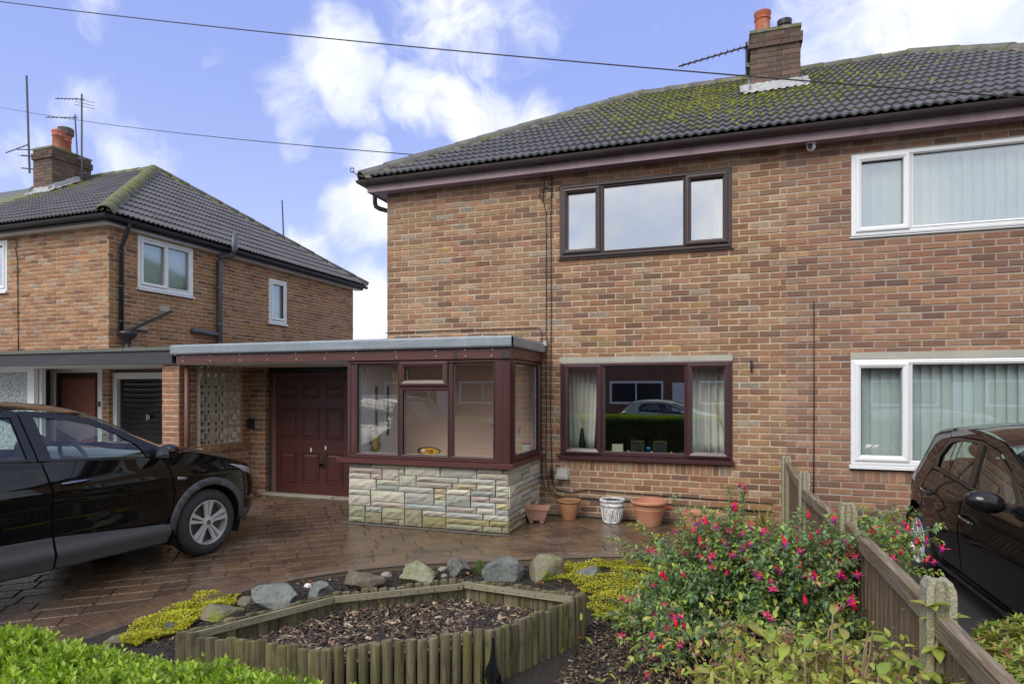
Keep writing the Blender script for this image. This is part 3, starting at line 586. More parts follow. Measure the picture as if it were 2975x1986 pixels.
# chimney on the party wall
chA = chimney(hA, .318, 1.0, 9.95, 10.75, 6.02, 6.97, [])
def pot(ch, x, y, z, h, r0, r1, m, cowl=False):
    q = MB(); q.lathe([(r0, 0), (r0*.98, h*.15), (r1, h*.72), (r1*1.12, h*.74), (r1*1.12, h*.79), (r1*1.03, h*.81), (r1*1.16, h*.93), (r1*1.18, h), (r1*.92, h), (r1*.9, h*.5)], 20, (x, y, z))
    return q.build('chimney_pot', m, ch, smooth=True)
p_ = pot(chA, .50, 10.25, 6.93, .42, .118, .105, M['terra']); autosmooth(p_)
q = MB(); q.lathe([(.075, 0), (.08, .09), (.10, .10), (.105, .17), (.06, .19), (.0, .195)], 20, (.80, 10.15, 6.95)); autosmooth(q.build('chimney_cowl', M['blackpl'], chA, smooth=True))
# lead flashing round the chimney base
def flash(ch, x0, x1, y0, y1, zf, sl, seed=1):
    r = random.Random(seed); mb = MB(); n = 24; V = []
    zr = lambda y: ZE+(y-YE)*(ZRG-ZE)/(YRG-YE)+.07
    for i in range(n+1):
        x = x0-.10+(x1-x0+.2)*i/n; V += [(x, y0-.008, zr(y0)+.10+r.uniform(-.008, .008)), (x, y0-.015, zr(y0)+.035), (x, y0-.15+r.uniform(-.012, .012), zr(y0-.15)+.004+.014*math.cos(x*62))]
    mb.add(V, [(3*i+j, 3*i+3+j, 3*i+4+j, 3*i+1+j) for i in range(n) for j in range(2)]); mb.build('flashing', M['lead'], ch)
    for xs, s in ((x0, -1), (x1, 1)):
        mb = MB(); V = []; m_ = 12
        for i in range(m_+1):
            y = y0-.1+(y1-y0)*.8*i/m_; st = (i//2)*.02; V += [(xs+s*.008, y, zr(y)+.14+r.uniform(-.02, .02)), (xs+s*.02, y, zr(y)+.03), (xs+s*.14, y, zr(y)+.02+r.uniform(-.01, .01))]
        mb.add(V, [(3*i+j, 3*i+3+j, 3*i+4+j, 3*i+1+j) for i in range(m_) for j in range(2)]); mb.build('flashing', M['lead'], ch)
flash(chA, .318, 1.0, 9.95, 10.75, 6.02, 0)
# wall fittings
t = thing('balanced_flue', 'small grey vent cowl low on the brick wall beside the lower brown window', 'vent', (-2.01, YW, .48))
q = MB(); q.add([(-2.09, YW+.02, .49), (-1.93, YW+.02, .49), (-1.93, YW-.10, .49), (-2.09, YW-.10, .49), (-2.09, YW-.10, .52), (-1.93, YW-.10, .52), (-2.07, YW-.03, .615), (-1.95, YW-.03, .615), (-2.07, YW+.02, .615), (-1.95, YW+.02, .615)],
     [(0, 1, 2, 3), (3, 2, 5, 4), (4, 5, 7, 6), (6, 7, 9, 8), (0, 3, 4, 6, 8), (1, 9, 7, 5, 2)]); q.build('cowl', M['lintel'], t); MB().box(-2.10, -1.92, YW-.012, YW+.01, .475, .63).build('back_plate', M['lintel'], t)
t = thing('security_camera', 'white dome security camera under the eaves beside the white upper window', 'camera', (.89, YW, 4.4))
MB().lathe([(.0, 0), (.055, 0), (.055, -.03), (.05, -.04)], 18, (.89, YW-.09, 4.435)).build('mount', M['white'], t, smooth=True)
q = MB(); q.lathe([(.05*math.cos(a), .05*math.sin(a)) for a in np.linspace(PI/2, -PI/2, 9)], 18, (.89, YW-.09, 4.375)); q.build('housing', M['white'], t, smooth=True)
q = MB(); q.lathe([(.028, 0), (.028, -.012), (.0, -.016)], 16, (.875, YW-.135, 4.365), ax='y'); q.build('lens', M['blackpl'], t, smooth=True)
t = tag(MB().tube([(.263, YW-.012, 1.97), (.263, YW-.03, 1.965), (.262, YW-.035, 1.90), (.263, YW-.03, 1.85), (.263, YW-.01, 1.845)], .012, 6).build('wall_hook', M['blackpl']), 'black iron hook on the brick wall just outside the lower brown window', 'hook')
def cable(name, pts, r, label, grp=None, m='cable'): return tag(MB().tube(pts, r, 6).build(name, M[m], smooth=True), label, 'cable', grp)
yc = YW-.012
cable('wall_cable', [(-2.22, YW-.19, 4.50), (-2.24, YW-.05, 4.40), (-2.27, yc, 4.25), (-2.28, yc, 4.10), (-2.24, yc, 3.95), (-2.235, yc, 3.6), (-2.238, yc, 2.4), (-2.235, yc, 1.2), (-2.24, yc, .62), (-2.19, yc-.02, .34), (-2.05, yc-.02, .26), (-1.75, yc, .255), (-1.0, yc, .25), (-.3, yc, .225), (.5, yc, .22)], .006, 'black cable down the brick wall that loops low past the white pot')
cable('wall_cable', [(-2.16, yc, 4.38), (-2.175, yc, 3.9), (-2.172, yc, 2.6), (-2.178, yc, 1.3), (-2.16, yc, .6), (-2.15, yc, .42), (-2.10, yc, .34), (-1.9, yc, .31), (-1.7, yc, .36), (-1.2, yc, .345), (-.4, yc, .33), (.5, yc, .31)], .006, 'black cable down the brick wall passing through an inline box')
cable('wall_cable', [(-4.62, yc, 2.44), (-3.6, yc, 2.445), (-2.6, yc, 2.44), (-2.33, yc, 2.44), (-2.30, yc, 2.38), (-2.298, yc, 1.4), (-2.295, yc, .5), (-2.24, yc-.02, .33), (-2.08, yc-.02, .25), (-1.7, yc, .24), (-1.0, yc, .235), (.4, yc, .21)], .005, 'black cable running above the porch roof then down beside the porch')
lp = [(-2.24+.085*math.cos(a), yc-.015-.01*math.sin(3*a), 4.18+.085*math.sin(a)) for a in np.linspace(.6, 2*PI+.9, 22)]
cable('wall_cable', lp, .006, 'coiled loop of black cable near the upper brown window')
cable('wall_cable', [(.928, yc, 2.64), (.93, yc, 1.6), (.925, yc, .2)], .006, 'thin black cable straight down the wall of the white-windowed house')
tag(MB().box(-2.178, -2.145, YW-.05, YW, .49, .61).build('cable_box', M['blackpl']), 'small black inline box on cables beside the vent cowl', 'junction box')
for k, (x, z, lab) in enumerate(((-.75, .17, 'terracotta air brick in the wall behind the large plain pot'), (1.12, .22, 'brown air brick at the foot of the white-windowed house'))):
    t = thing('air_brick', lab, 'air brick', (x, YW, z)); MB().box(x-.11, x+.11, YW-.008, YW+.05, z, z+.075).build('body', M['terra'], t)
    for j in range(4): MB().box(x-.1, x+.1, YW-.014, YW-.007, z+.008+j*.017, z+.016+j*.017).build('louvre', M['terra'], t)

# ------------------------------------------------------------------ neighbour house
LX, LP_ = -10.01, -15.25
hL = thing('brick_house', 'neighbouring brick house with black gutters across the shared drive', 'house', (-12, YW, 0))
PL = lambda u, d, z: (u, YW-d, z); PLs = lambda u, d, z: (LX+d, u, z)
rl = [(0, 1010, 1100, 1986), (330, 600, 370, 1010), (605, 650, 660, 1010)]
brick_wall(hL, (LP_-3, YW, 0), (1, 0, 0), (0, -1, 0), 0, LX-(LP_-3), 0, 4.47, [(-14.35-(LP_-3), -12.533-(LP_-3), 3.44, 4.38), (-11.4-(LP_-3), -10.15-(LP_-3), 0, 2.02)], PAL_L, M['mortar'], 150, 21, rl, caps=False)
brick_wall(hL, (LX, YW, 0), (0, 1, 0), (1, 0, 0), 0, YB-YW, 0, 4.47, [(8.44-YW, 9.66-YW, 3.45, 4.40), (11.84-YW, 12.44-YW, 3.16, 4.20)], PAL_S, M['mortar'], 150, 22, rl, phase=.11, name='flank_wall', caps=False)
window(hL, PL, -14.35, -12.533, 3.45, 4.38, [(-13.1, -12.64, 3.55, 4.28, .06), (-14.2, -13.2, 3.53, 4.30, 0)], M['white'], M['glass_up'])
window(hL, PLs, 8.44, 9.66, 3.47, 4.40, [(8.55, 9.0, 3.58, 4.29, .055), (9.09, 9.56, 3.56, 4.31, 0)], M['white'], M['glass_fr'])
window(hL, PLs, 11.84, 12.44, 3.19, 4.20, [(11.96, 12.32, 3.31, 4.08, .055)], M['white'], M['glass_fr'])
for (a, b, c, d) in ((8.44, 9.66, 3.45, 4.40), (11.84, 12.44, 3.16, 4.20)):
    m = MB(); m.add([(LX-.14, a-.1, c-.1), (LX-.14, b+.1, c-.1), (LX-.14, b+.1, d+.1), (LX-.14, a-.1, d+.1)], [(0, 1, 2, 3)]); m.build('roller_blind', M['blind'], hL)
room(hL, PL, -14.35, -12.533, 3.45, 4.38)
curtain(PL, -13.2, -12.56, 3.46, 4.36, -.22, 'white curtain in the front window of the neighbouring house', 6, .03, seed=9)
hip_roof(hL, -9.73, -13.22, LP_, 1, M['tile_l'], M['tile_hl'])
MB().add([(LP_, YE, ZE), (LP_-4, YE, ZE), (LP_-4, YRG, ZRG), (LP_, YRG, ZRG)], [(0, 1, 2, 3)]).build('roof_continuation', M['tile_l'], hL)
yf = YW-.20
MB().box(LP_-3, LX+.20, yf, yf+.02, 4.44, 4.58).build('fascia', M['blackpl'], hL); MB().box(LP_-3, LX+.18, yf+.02, YW+.02, 4.44, 4.455).build('soffit', M['white'], hL)
MB().box(LX+.18, LX+.20, yf+.02, YB+.2, 4.441, 4.579).build('fascia', M['blackpl'], hL); MB().box(LX-.02, LX+.18, yf+.021, YB+.2, 4.441, 4.456).build('soffit', M['white'], hL)
gutter(hL, [(LP_-3, YG, 4.545), (LX+.26, YG, 4.545), (LX+.26, YB+.28, 4.545)], M['blackpl'])
chL = chimney(hL, -15.50, -14.87, 10.3, 11.25, 6.3, 7.33, [], seed=8)
flash(chL, -15.50, -14.87, 10.3, 11.25, 6.3, 0)
pot(chL, -15.08, 10.6, 7.28, .50, .13, .12, M['terra']); 
p_ = pot(chL, -15.33, 10.95, 7.30, .52, .12, .11, M['terra']); q = MB(); q.lathe([(.10, 0), (.17, .06), (.175, .20), (.15, .22), (.10, .23)], 18, (-15.33, 10.95, 7.80)); q.build('chimney_cowl', M['chbrick_d'], chL)
# pipes on the flank
X = LX
dp = MB(); dp.tube([(X+.26, 8.05, 4.49), (X+.26, 8.05, 4.42), (X+.12, 8.06, 4.18), (X+.07, 8.07, 4.12), (X+.06, 8.07, 2.66)], .036, 10); dpo = dp.build('downpipe', M['blackpl'], hL, smooth=True)
q = MB(); q.lathe([(.05, 0), (.055, .05), (.13, .12), (.15, .16), (.15, .20), (.11, .20)], 16, (X+.14, 8.13, 2.44)); q.build('hopper', M['blackpl'], dpo, smooth=True)
MB().tube([(X+.14, 8.13, 2.46), (X+.14, 8.13, 1.9)], .045, 10).build('pipe', M['blackpl'], dpo, smooth=True)
for z in (4.0, 3.4, 2.8): MB().tube([(X+.06, 8.07, z), (X+.06, 8.07, z+.035)], .042, 10).build('pipe_collar', M['blackpl'], dpo, smooth=True)
MB().tube([(X+.05, 9.11, 3.11), (X+.06, 8.7, 2.91), (X+.12, 8.2, 2.68)], .022, 8).build('waste_pipe', M['blackpl'], hL, smooth=True)
MB().tube([(X+.03, 8.6, 2.69), (X+.10, 8.55, 2.69), (X+.12, 8.2, 2.665)], .022, 8).build('waste_pipe', M['blackpl'], hL, smooth=True)
MB().box(X, X+.004, 8.9, 9.12, 3.10, 3.20).build('mortar_patch', M['lintel'], hL); MB().box(X, X+.004, 8.48, 8.64, 2.68, 2.77).build('mortar_patch', M['lintel'], hL)
sp_ = MB(); sp_.tube([(X+.08, 10.27, 2.0), (X+.08, 10.27, 4.28), (X+.09, 10.29, 4.36), (X+.14, 10.33, 4.40), (X+.30, 10.36, 4.40), (X+.36, 10.37, 4.43), (X+.38, 10.37, 4.50), (X+.38, 10.37, 4.86)], .055, 12); spo = sp_.build('soil_pipe', M['greypl'], hL, smooth=True)
for z in (2.55, 2.95, 3.7): MB().tube([(X+.08, 10.27, z), (X+.08, 10.27, z+.05)], .063, 12).build('pipe_collar', M['greypl'], spo, smooth=True)
MB().tube([(X+.01, 9.62, 2.79), (X+.08, 9.66, 2.79), (X+.085, 9.8, 2.785), (X+.08, 10.27, 2.76)], .05, 12).build('branch_pipe', M['greypl'], spo, smooth=True)
# cable on neighbour front
cable('wall_cable', [(-12.5, yc, 4.40), (-12.32, yc, 4.38), (-12.26, yc, 4.3), (-12.3, yc, 4.2), (-12.25, yc, 4.0), (-12.23, yc, 2.3)], .007, 'thin dark cable down the front wall of the neighbouring house')
# TV aerials
def yagi(t, p, d, n, wd, ln, r=.008):
    p, d = Vector(p), Vector(d).normalized(); s = d.cross(Vector((0, 0, 1))).normalized(); MB().tube([p-d*.06, p+d*ln], r*1.3, 6).build('boom', M['metal'], t)
    for i in range(n):
        q = p+d*ln*(i+.3)/n; w_ = wd*(1-.35*i/n); MB().tube([q-s*w_/2, q+s*w_/2], r*.7, 5).build('element', M['metal'], t)
t = thing('tv_aerial', 'tall double TV aerial on the gutter-side of the neighbour chimney', 'aerial', (-14.72, 10.9, 6.9))
MB().tube([(-14.72, 10.9, 6.7), (-14.72, 10.9, 8.75)], .02, 8).build('mast', M['metal'], t); MB().tube([(-14.80, 10.85, 7.25), (-14.88, 10.85, 8.25)], .016, 8).build('mast', M['metal'], t)
yagi(t, (-14.72, 10.9, 8.62), (-.5, -1, -.32), 7, .22, .55); yagi(t, (-14.88, 10.85, 8.18), (-.5, -1, -.32), 7, .2, .6)
for k, z in enumerate((8.45, 8.52, 8.6)): MB().tube([(-14.95+.0, 10.9, z+.08), (-14.35, 10.95, z-.1)], .006, 5).build('element', M['metal'], t)
for z in (6.85, 7.2): MB().bar((-14.86, 10.85, z), (-14.62, 10.95, z), .02, .025).build('bracket', M['metal'], t)
t = thing('tv_aerial', 'plain aerial mast with a small low aerial on the far face of the neighbour chimney', 'aerial', (-15.7, 10.4, 6.9))
MB().tube([(-15.62, 10.3, 6.75), (-15.80, 10.35, 9.1)], .022, 8).build('mast', M['metal'], t); yagi(t, (-15.72, 10.3, 7.42), (-.35, -1, -.8), 6, .3, .5)
for z in (6.85, 7.15): MB().bar((-15.75, 10.2, z), (-15.5, 10.4, z), .02, .025).build('bracket', M['metal'], t)
MB().tube([(-16.05, 10.3, 7.36), (-15.45, 10.3, 7.28)], .012, 6).build('element', M['metal'], t); MB().tube([(-16.0, 10.3, 7.2), (-15.45, 10.3, 7.12)], .006, 6).build('element', M['metal'], t)
t = thing('tv_aerial', 'yagi aerial sticking out sideways from the chimney on the shared ridge', 'aerial', (.2, 10.3, 6.7))
MB().tube([(.27, 10.15, 6.42), (.27, 10.15, 6.90)], .018, 8).build('mast', M['metal'], t); yagi(t, (.28, 10.12, 6.82), (-1, -.25, -.26), 11, .17, 1.05, .01)
MB().box(.255, .318, 10.1, 10.2, 6.5, 6.56).build('bracket', M['metal'], t)
t = tag(MB().tube([(-12.6, 15.6, 5.2), (-12.7, 15.6, 7.3), (-12.72, 15.6, 7.32)], .022, 6).build('aerial_mast', M['metal']), 'lone slim mast behind the neighbour roof slope', 'mast')
# cushions of moss in the tile laps
def moss(roof, n, x0, x1, cx, seed):
    r = random.Random(seed); V = []; Fc = []; T = []; k = 0; sl = math.hypot(YRG-YE, ZRG-ZE); tn = (ZRG-ZE)/(YRG-YE)
    while k < n:
        row = r.randint(1, 13); v = row*G+r.uniform(-.02, .10); y = YE+v*(YRG-YE)/sl; x = r.uniform(x0, x1)
        if y > YRG-.05 or x < -4.88+(y-YE)*.86+.1: continue
        g = math.exp(-((x-cx)/1.5)**2-((y-10.2)/1.9)**2)+.18*math.exp(-((y-11.4)/.5)**2)
        if r.random() > g or mnoise.noise(Vector((x*2.2, y*2.2, seed))) < -.05: continue
        s = r.uniform(.012, .034); c = Vector((x, y, ZE+(y-YE)*tn+.045)); n0 = len(V); m = 6
        col = r.choice([(.08, .11, .012), (.17, .19, .018), (.27, .26, .022), (.11, .14, .013)])
        V.append(c+Vector((0, -.2*s, s*r.uniform(.6, 1.0)))); T.append(col)
        for j in range(m): a = 2*PI*j/m; q = s*r.uniform(.8, 1.5); V.append(c+Vector((math.cos(a)*q, math.sin(a)*q, math.sin(a)*q*tn-.006))); T.append(tuple(z*.7 for z in col))
        Fc += [(n0, n0+1+j, n0+1+(j+1) % m) for j in range(m)]; k += 1
    mb = MB(); mb.v = [tuple(p) for p in V]; mb.f = Fc; mb.t = T; mb.m = [0]*len(Fc); mb.build('moss', M['moss'], roof, kind='stuff')
M['moss'] = mat('moss_cushion', (1, 1, 1), .95, tint=True, n=[(90, 3, .45, .7, (.30, .29, .03, .5), None)], bump=(120, 1))
rfA = [o for o in hA.children if o.name.startswith('roof')][0]; moss(rfA, 1700, -4.5, .64, -.1, 3)
rfB = [o for o in hB.children if o.name.startswith('roof')][0]; moss(rfB, 500, .64, 3.6, .9, 4)
# overhead wires
def wire(a, b, sag, r, label):
    a, b = Vector(a), Vector(b); pts = []
    for i in range(25):
        f = i/24; p = a.lerp(b, f); p.z -= sag*4*f*(1-f); pts.append(p)
    return tag(MB().tube(pts, r, 5).build('overhead_wire', M['cable'], smooth=True), label, 'wire', None)
wire((-2.226, YW-.21, 4.50), (-37.6, 18.8, 16.4), .45, .007, 'lower overhead telephone wire ending at the brown fascia')
wire((2.97, 7.4, 4.42), (-14.74, 7.62, 9.28), .12, .008, 'upper overhead telephone wire crossing in front of the chimney')
# ------------------------------------------------------------------ ground, drive, garden soil
ZD = lambda y: .03-.022*max(0, 7.5-y)
def ground_mat():
    m = mat('wet_imprinted_concrete', (1, 1, 1), .3, tint=True, pos=True, n=[(2.2, 4, .42, .72, (.21, .125, .062, .7), (1.2, .7, 1)), (7, 4, .5, .72, (.06, .042, .033, .75), None), (55, 3, .52, .75, (.27, .21, .165, .4), (1.5, .5, 1)), (1.1, 4, .58, .70, (.24, .19, .155, .6), (.8, 1.4, 1))], bump=(34, .55, 4, (1.4, .8, 1)))
    nt = m.node_tree; N = nt.nodes; L = nt.links; b = N['Principled BSDF']
    g = N.new('ShaderNodeNewGeometry'); nz = N.new('ShaderNodeTexNoise'); nz.inputs['Scale'].default_value = 1.7; nz.inputs['Detail'].default_value = 3; L.new(g.outputs['Position'], nz.inputs['Vector'])
    mr = N.new('ShaderNodeMapRange'); mr.inputs['From Min'].default_value = .35; mr.inputs['From Max'].default_value = .65; mr.inputs['To Min'].default_value = .04; mr.inputs['To Max'].default_value = .24; L.new(nz.outputs['Fac'], mr.inputs['Value']); L.new(mr.outputs[0], b.inputs['Roughness'])
    return m
M['drive'] = ground_mat()
M['soil'] = mat('dark_soil', (.022, .017, .014), .95, pos=True, n=[(40, 4, .45, .7, (.05, .038, .03), None)], bump=(60, 1.0, 5))
M['asphalt'] = mat('asphalt', (.045, .045, .047), .7, pos=True, n=[(120, 3, .5, .7, (.075, .073, .07), None), (2, 3, .5, .75, (.03, .035, .022, .6), None)], bump=(200, .4))
M['paving'] = mat('pale_paving', (.28, .265, .24), .75, pos=True, n=[(2, 4, .4, .7, (.20, .19, .175), None)], bump=(100, .2))
def sheet(name, pts, z, m, label=None, zf=None):
    V = [(x, y, zf(y) if zf else z) for x, y in pts]; o = MB().add(V, [tuple(range(len(V)))]).build(name, m); o['kind'] = 'structure'
    if label: o['label'] = label
    return o
sheet('ground', [(-400, -400), (400, -400), (400, 400), (-400, 400)], -.16, M['paving'])
sheet('road', [(-80, -9.5), (80, -9.5), (80, -3.0), (-80, -3.0)], -.135, M['asphalt'])
sheet('pavement', [(-80, -3.0), (80, -3.0), (80, .52), (-80, .52)], -.10, M['paving'])
sheet('neighbour_drive', [(.86, .6), (6.5, .6), (6.5, 7.86), (.86, 7.86)], -.015, M['asphalt'])
sheet('neighbour_forecourt', [(-19, .6), (-7.3, .6), (-7.3, 7.86), (-19, 7.86)], 0, M['paving'], zf=lambda y: ZD(y)-.01)
sheet('soil_bed', [(-4.7, .6), (.80, .6), (.80, 7.0), (-4.7, 7.0)], -.095, M['soil'])
EDGE0 = [(-4.75, .55), (-4.35, 1.6), (-4.12, 2.6), (-4.05, 3.15), (-3.97, 3.49), (-3.9, 3.77), (-3.79, 4.16), (-3.68, 4.43), (-3.53, 4.70), (-3.32, 4.93), (-3.10, 5.15), (-2.70, 5.42), (-2.26, 5.66), (-1.81, 5.90), (-1.18, 6.21), (-.86, 6.34), (-.2, 6.52), (.70, 6.68)]
EDGE0 = [(x*(CAMZ-ZD(y))/CAMZ, y*(CAMZ-ZD(y))/CAMZ) for x, y in EDGE0]
def resample(pts, n):
    p = np.array(pts); s = np.r_[0, np.cumsum(np.hypot(*np.diff(p, axis=0).T))]; t = np.linspace(0, s[-1], n)
    return np.c_[np.interp(t, s, p[:, 0]), np.interp(t, s, p[:, 1])]
EDGE = resample(EDGE0, 90)
for _ in range(4): EDGE[1:-1] = (EDGE[:-2]+2*EDGE[1:-1]+EDGE[2:])/4
tng = np.gradient(EDGE, axis=0); tng /= np.linalg.norm(tng, axis=1)[:, None]; nrm = np.c_[-tng[:, 1], tng[:, 0]]   # towards the house / left
EDI = EDGE+nrm*.30
drv = MB(); poly = [tuple(p) for p in EDGE]+[(.70, 7.86), (-7.25, 7.98), (-7.25, .55)]
# base slab with a visible kerb face
V = [(x, y, ZD(y)-.0065) for x, y in poly]; drv.add(V, [tuple(range(len(V)))], (.06, .044, .034))
V = []; 
for (x, y) in EDGE: V += [(x, y, ZD(y)-.009), (x, y, -.14)]
drv.add(V, [(2*i, 2*i+1, 2*i+3, 2*i+2) for i in range(len(EDGE)-1)], (.16, .135, .10))
drive = drv.build('driveway', M['drive']); drive['kind'] = 'structure'; drive['label'] = 'wet brown imprinted driveway with block pattern and curved edge'
kb = MB(); V = []
for (x, y), (nx, ny) in zip(EDGE, nrm): V += [(x-nx*.012, y-ny*.012, ZD(y)-.03), (x, y, ZD(y)-.004), (x+nx*.085, y+ny*.085, ZD(y)), (x+nx*.095, y+ny*.095, ZD(y)-.01)]
kb.add(V, [(4*i+j, 4*i+4+j, 4*i+5+j, 4*i+1+j) for i in range(len(EDGE)-1) for j in range(3)], (.13, .085, .06)); kb.build('edge_nosing', M['drive'], drive)
def inside(p, pg):
    x, y = p; c = False; n = len(pg)
    for i in range(n):
        x1, y1 = pg[i]; x2, y2 = pg[i-1]
        if (y1 > y) != (y2 > y) and x < (x2-x1)*(y-y1)/(y2-y1)+x1: c = not c
    return c
PIN = [tuple(p) for p in EDI]+[(.60, 7.84), (-7.2, 7.95), (-7.2, .7)]
pav = []
def paver(q, tint):
    """q: list of xy corners (ccw) -> chamfered block"""
    c = np.mean(q, axis=0); area = 0; q = [np.array(p) for p in q]
    V = []; n = len(q)
    for p in q: d = c-p; L_ = np.linalg.norm(d); pi = p+d/L_*.008; V.append((pi[0], pi[1], ZD(pi[1])))
    for p in q: V.append((p[0], p[1], ZD(p[1])-.006))
    Fc = [tuple(range(n))]+[(n+i, n+(i+1) % n, (i+1) % n, i) for i in range(n)]
    if all(visible(v, DRV_HIDE) for v in V[:n]):
        s = [px(v) for v in V[:n]]; area = abs(sum(s[i][0]*s[(i+1) % n][1]-s[(i+1) % n][0]*s[i][1] for i in range(n)))/2
    pav.append((area, V, Fc, tint))
DRV_HIDE = [(0, 1180, 540, 1640), (0, 1560, 330, 1680), (1000, 1300, 1480, 1500), (0, 1860, 900, 1986), (1780, 1560, 2975, 1986)]
A52 = R(52.2); rd = np.array([math.sin(A52), math.cos(A52)]); cdv = np.array([-rd[1], rd[0]])
def ptint():
    k = rnd.uniform(.75, 1.25); b = rnd.choice([(.10, .062, .038), (.115, .07, .041), (.086, .057, .041), (.105, .071, .048)]); return tuple(q*k for q in b)
for r_ in range(-45, 60):
    s = -12+rnd.uniform(0, .4)
    while s < 9:
        ln = rnd.choice([.21, .30, .36, .42, .42]); a = rd*(s+.006)+cdv*(r_*.205+.006); e = ln-.012; h = .205-.012
        q = [a, a+rd*e, a+rd*e+cdv*h, a+cdv*h]; s += ln
        ins = [inside(p, PIN) for p in q]
        if not any(ins): continue
        if not all(ins):
            m_ = np.mean(q, axis=0); i = int(np.argmin(np.hypot(*(EDI-m_).T))); n_ = nrm[i]; o_ = EDI[i]
            if np.hypot(*(o_-m_)) > .5: continue
            out = []
            for j in range(len(q)):
                p1, p2 = q[j], q[(j+1) % len(q)]; d1, d2 = (p1-o_) @ n_, (p2-o_) @ n_
                if d1 >= 0: out.append(p1)
                if d1*d2 < 0: out.append(p1+(p2-p1)*d1/(d1-d2))
            if len(out) < 3: continue
            q = out
            if np.ptp(np.array(q), axis=0).max() < .05: continue
        paver(q, ptint())
i = 0                                                     # border course along the curved edge
while i < len(EDGE)-5:
    k = rnd.choice([3, 4, 4]); i2 = min(i+k, len(EDGE)-1)
    f = lambda a, w_: EDGE[a]+nrm[a]*w_
    t0 = (EDGE[i2]-EDGE[i]); t0 = t0/np.linalg.norm(t0)*.006
    paver([f(i, .10)+t0, f(i2, .10)-t0, f(i2, .29)-t0, f(i, .29)+t0], ptint()); i = i2
pav.sort(key=lambda q: -q[0]); rest = MB()
for k, (ar, V, Fc, t) in enumerate(pav):
    if k < 300 and ar > 80: MB().add(V, Fc, t).build('paving_block', M['drive'], drive)
    else: rest.add(V, Fc, t)
rest.build('paving_blocks', M['drive'], drive, kind='stuff')

# ------------------------------------------------------------------ porch
M['stone'] = mat('walling_stone', (1, 1, 1), .9, tint=True, pos=True, n=[(40, 4, .5, .72, (.22, .20, .17, .45), None), (7, 4, .55, .75, (.50, .45, .36, .3), None)], bump=(70, .7, 5))
M['peach'] = mat('peach_paint', (.88, .62, .48), .7)
M['grp'] = mat('grey_fibreglass', (.22, .255, .29), .38, pos=True, n=[(2.5, 4, .45, .72, (.36, .39, .42, .8), (.5, 1, 2)), (30, 3, .55, .8, (.45, .47, .49, .4), (1, 1, .2))])
M['felt'] = mat('mineral_felt', (.12, .13, .115), .95, pos=True, n=[(150, 2, .5, .7, (.22, .24, .20, .7), None)], bump=(200, .4))
M['brass'] = mat('brass', (.55, .40, .16), .3, .9)
M['dkwood'] = mat('dark_painted_board', (.035, .037, .042), .55, pos=True, n=[(6, 4, .5, .75, (.075, .075, .08, .7), (.4, 1, 6))])
M['garage'] = mat('maroon_garage_door', (.062, .017, .016), .38, n=[(3, 4, .4, .7, (.085, .024, .021), (1, 1, 14))])
M['rose'] = mat('rose_obscure_glass', (.26, .105, .075), .15, n=[(60, 2, .45, .7, (.19, .07, .055, .6), None)], bump=(45, .7, 1))
M['obsc'] = mat('obscure_glass', (.40, .46, .48), .12, n=[(38, 1, .42, .58, (.16, .16, .165), (1, 1, .8)), (90, 2, .5, .7, (.6, .66, .7, .6), None)], bump=(30, .9, 1))
pr = thing('porch', 'flat-roofed porch with stone base and maroon framed glazing', 'porch', (-3.4, 6.7, 0))
YP, XS = 6.64, -2.325
PF = lambda u, d, z: (u, YP-d, z); PS = lambda u, d, z: (XS+d, u, z)
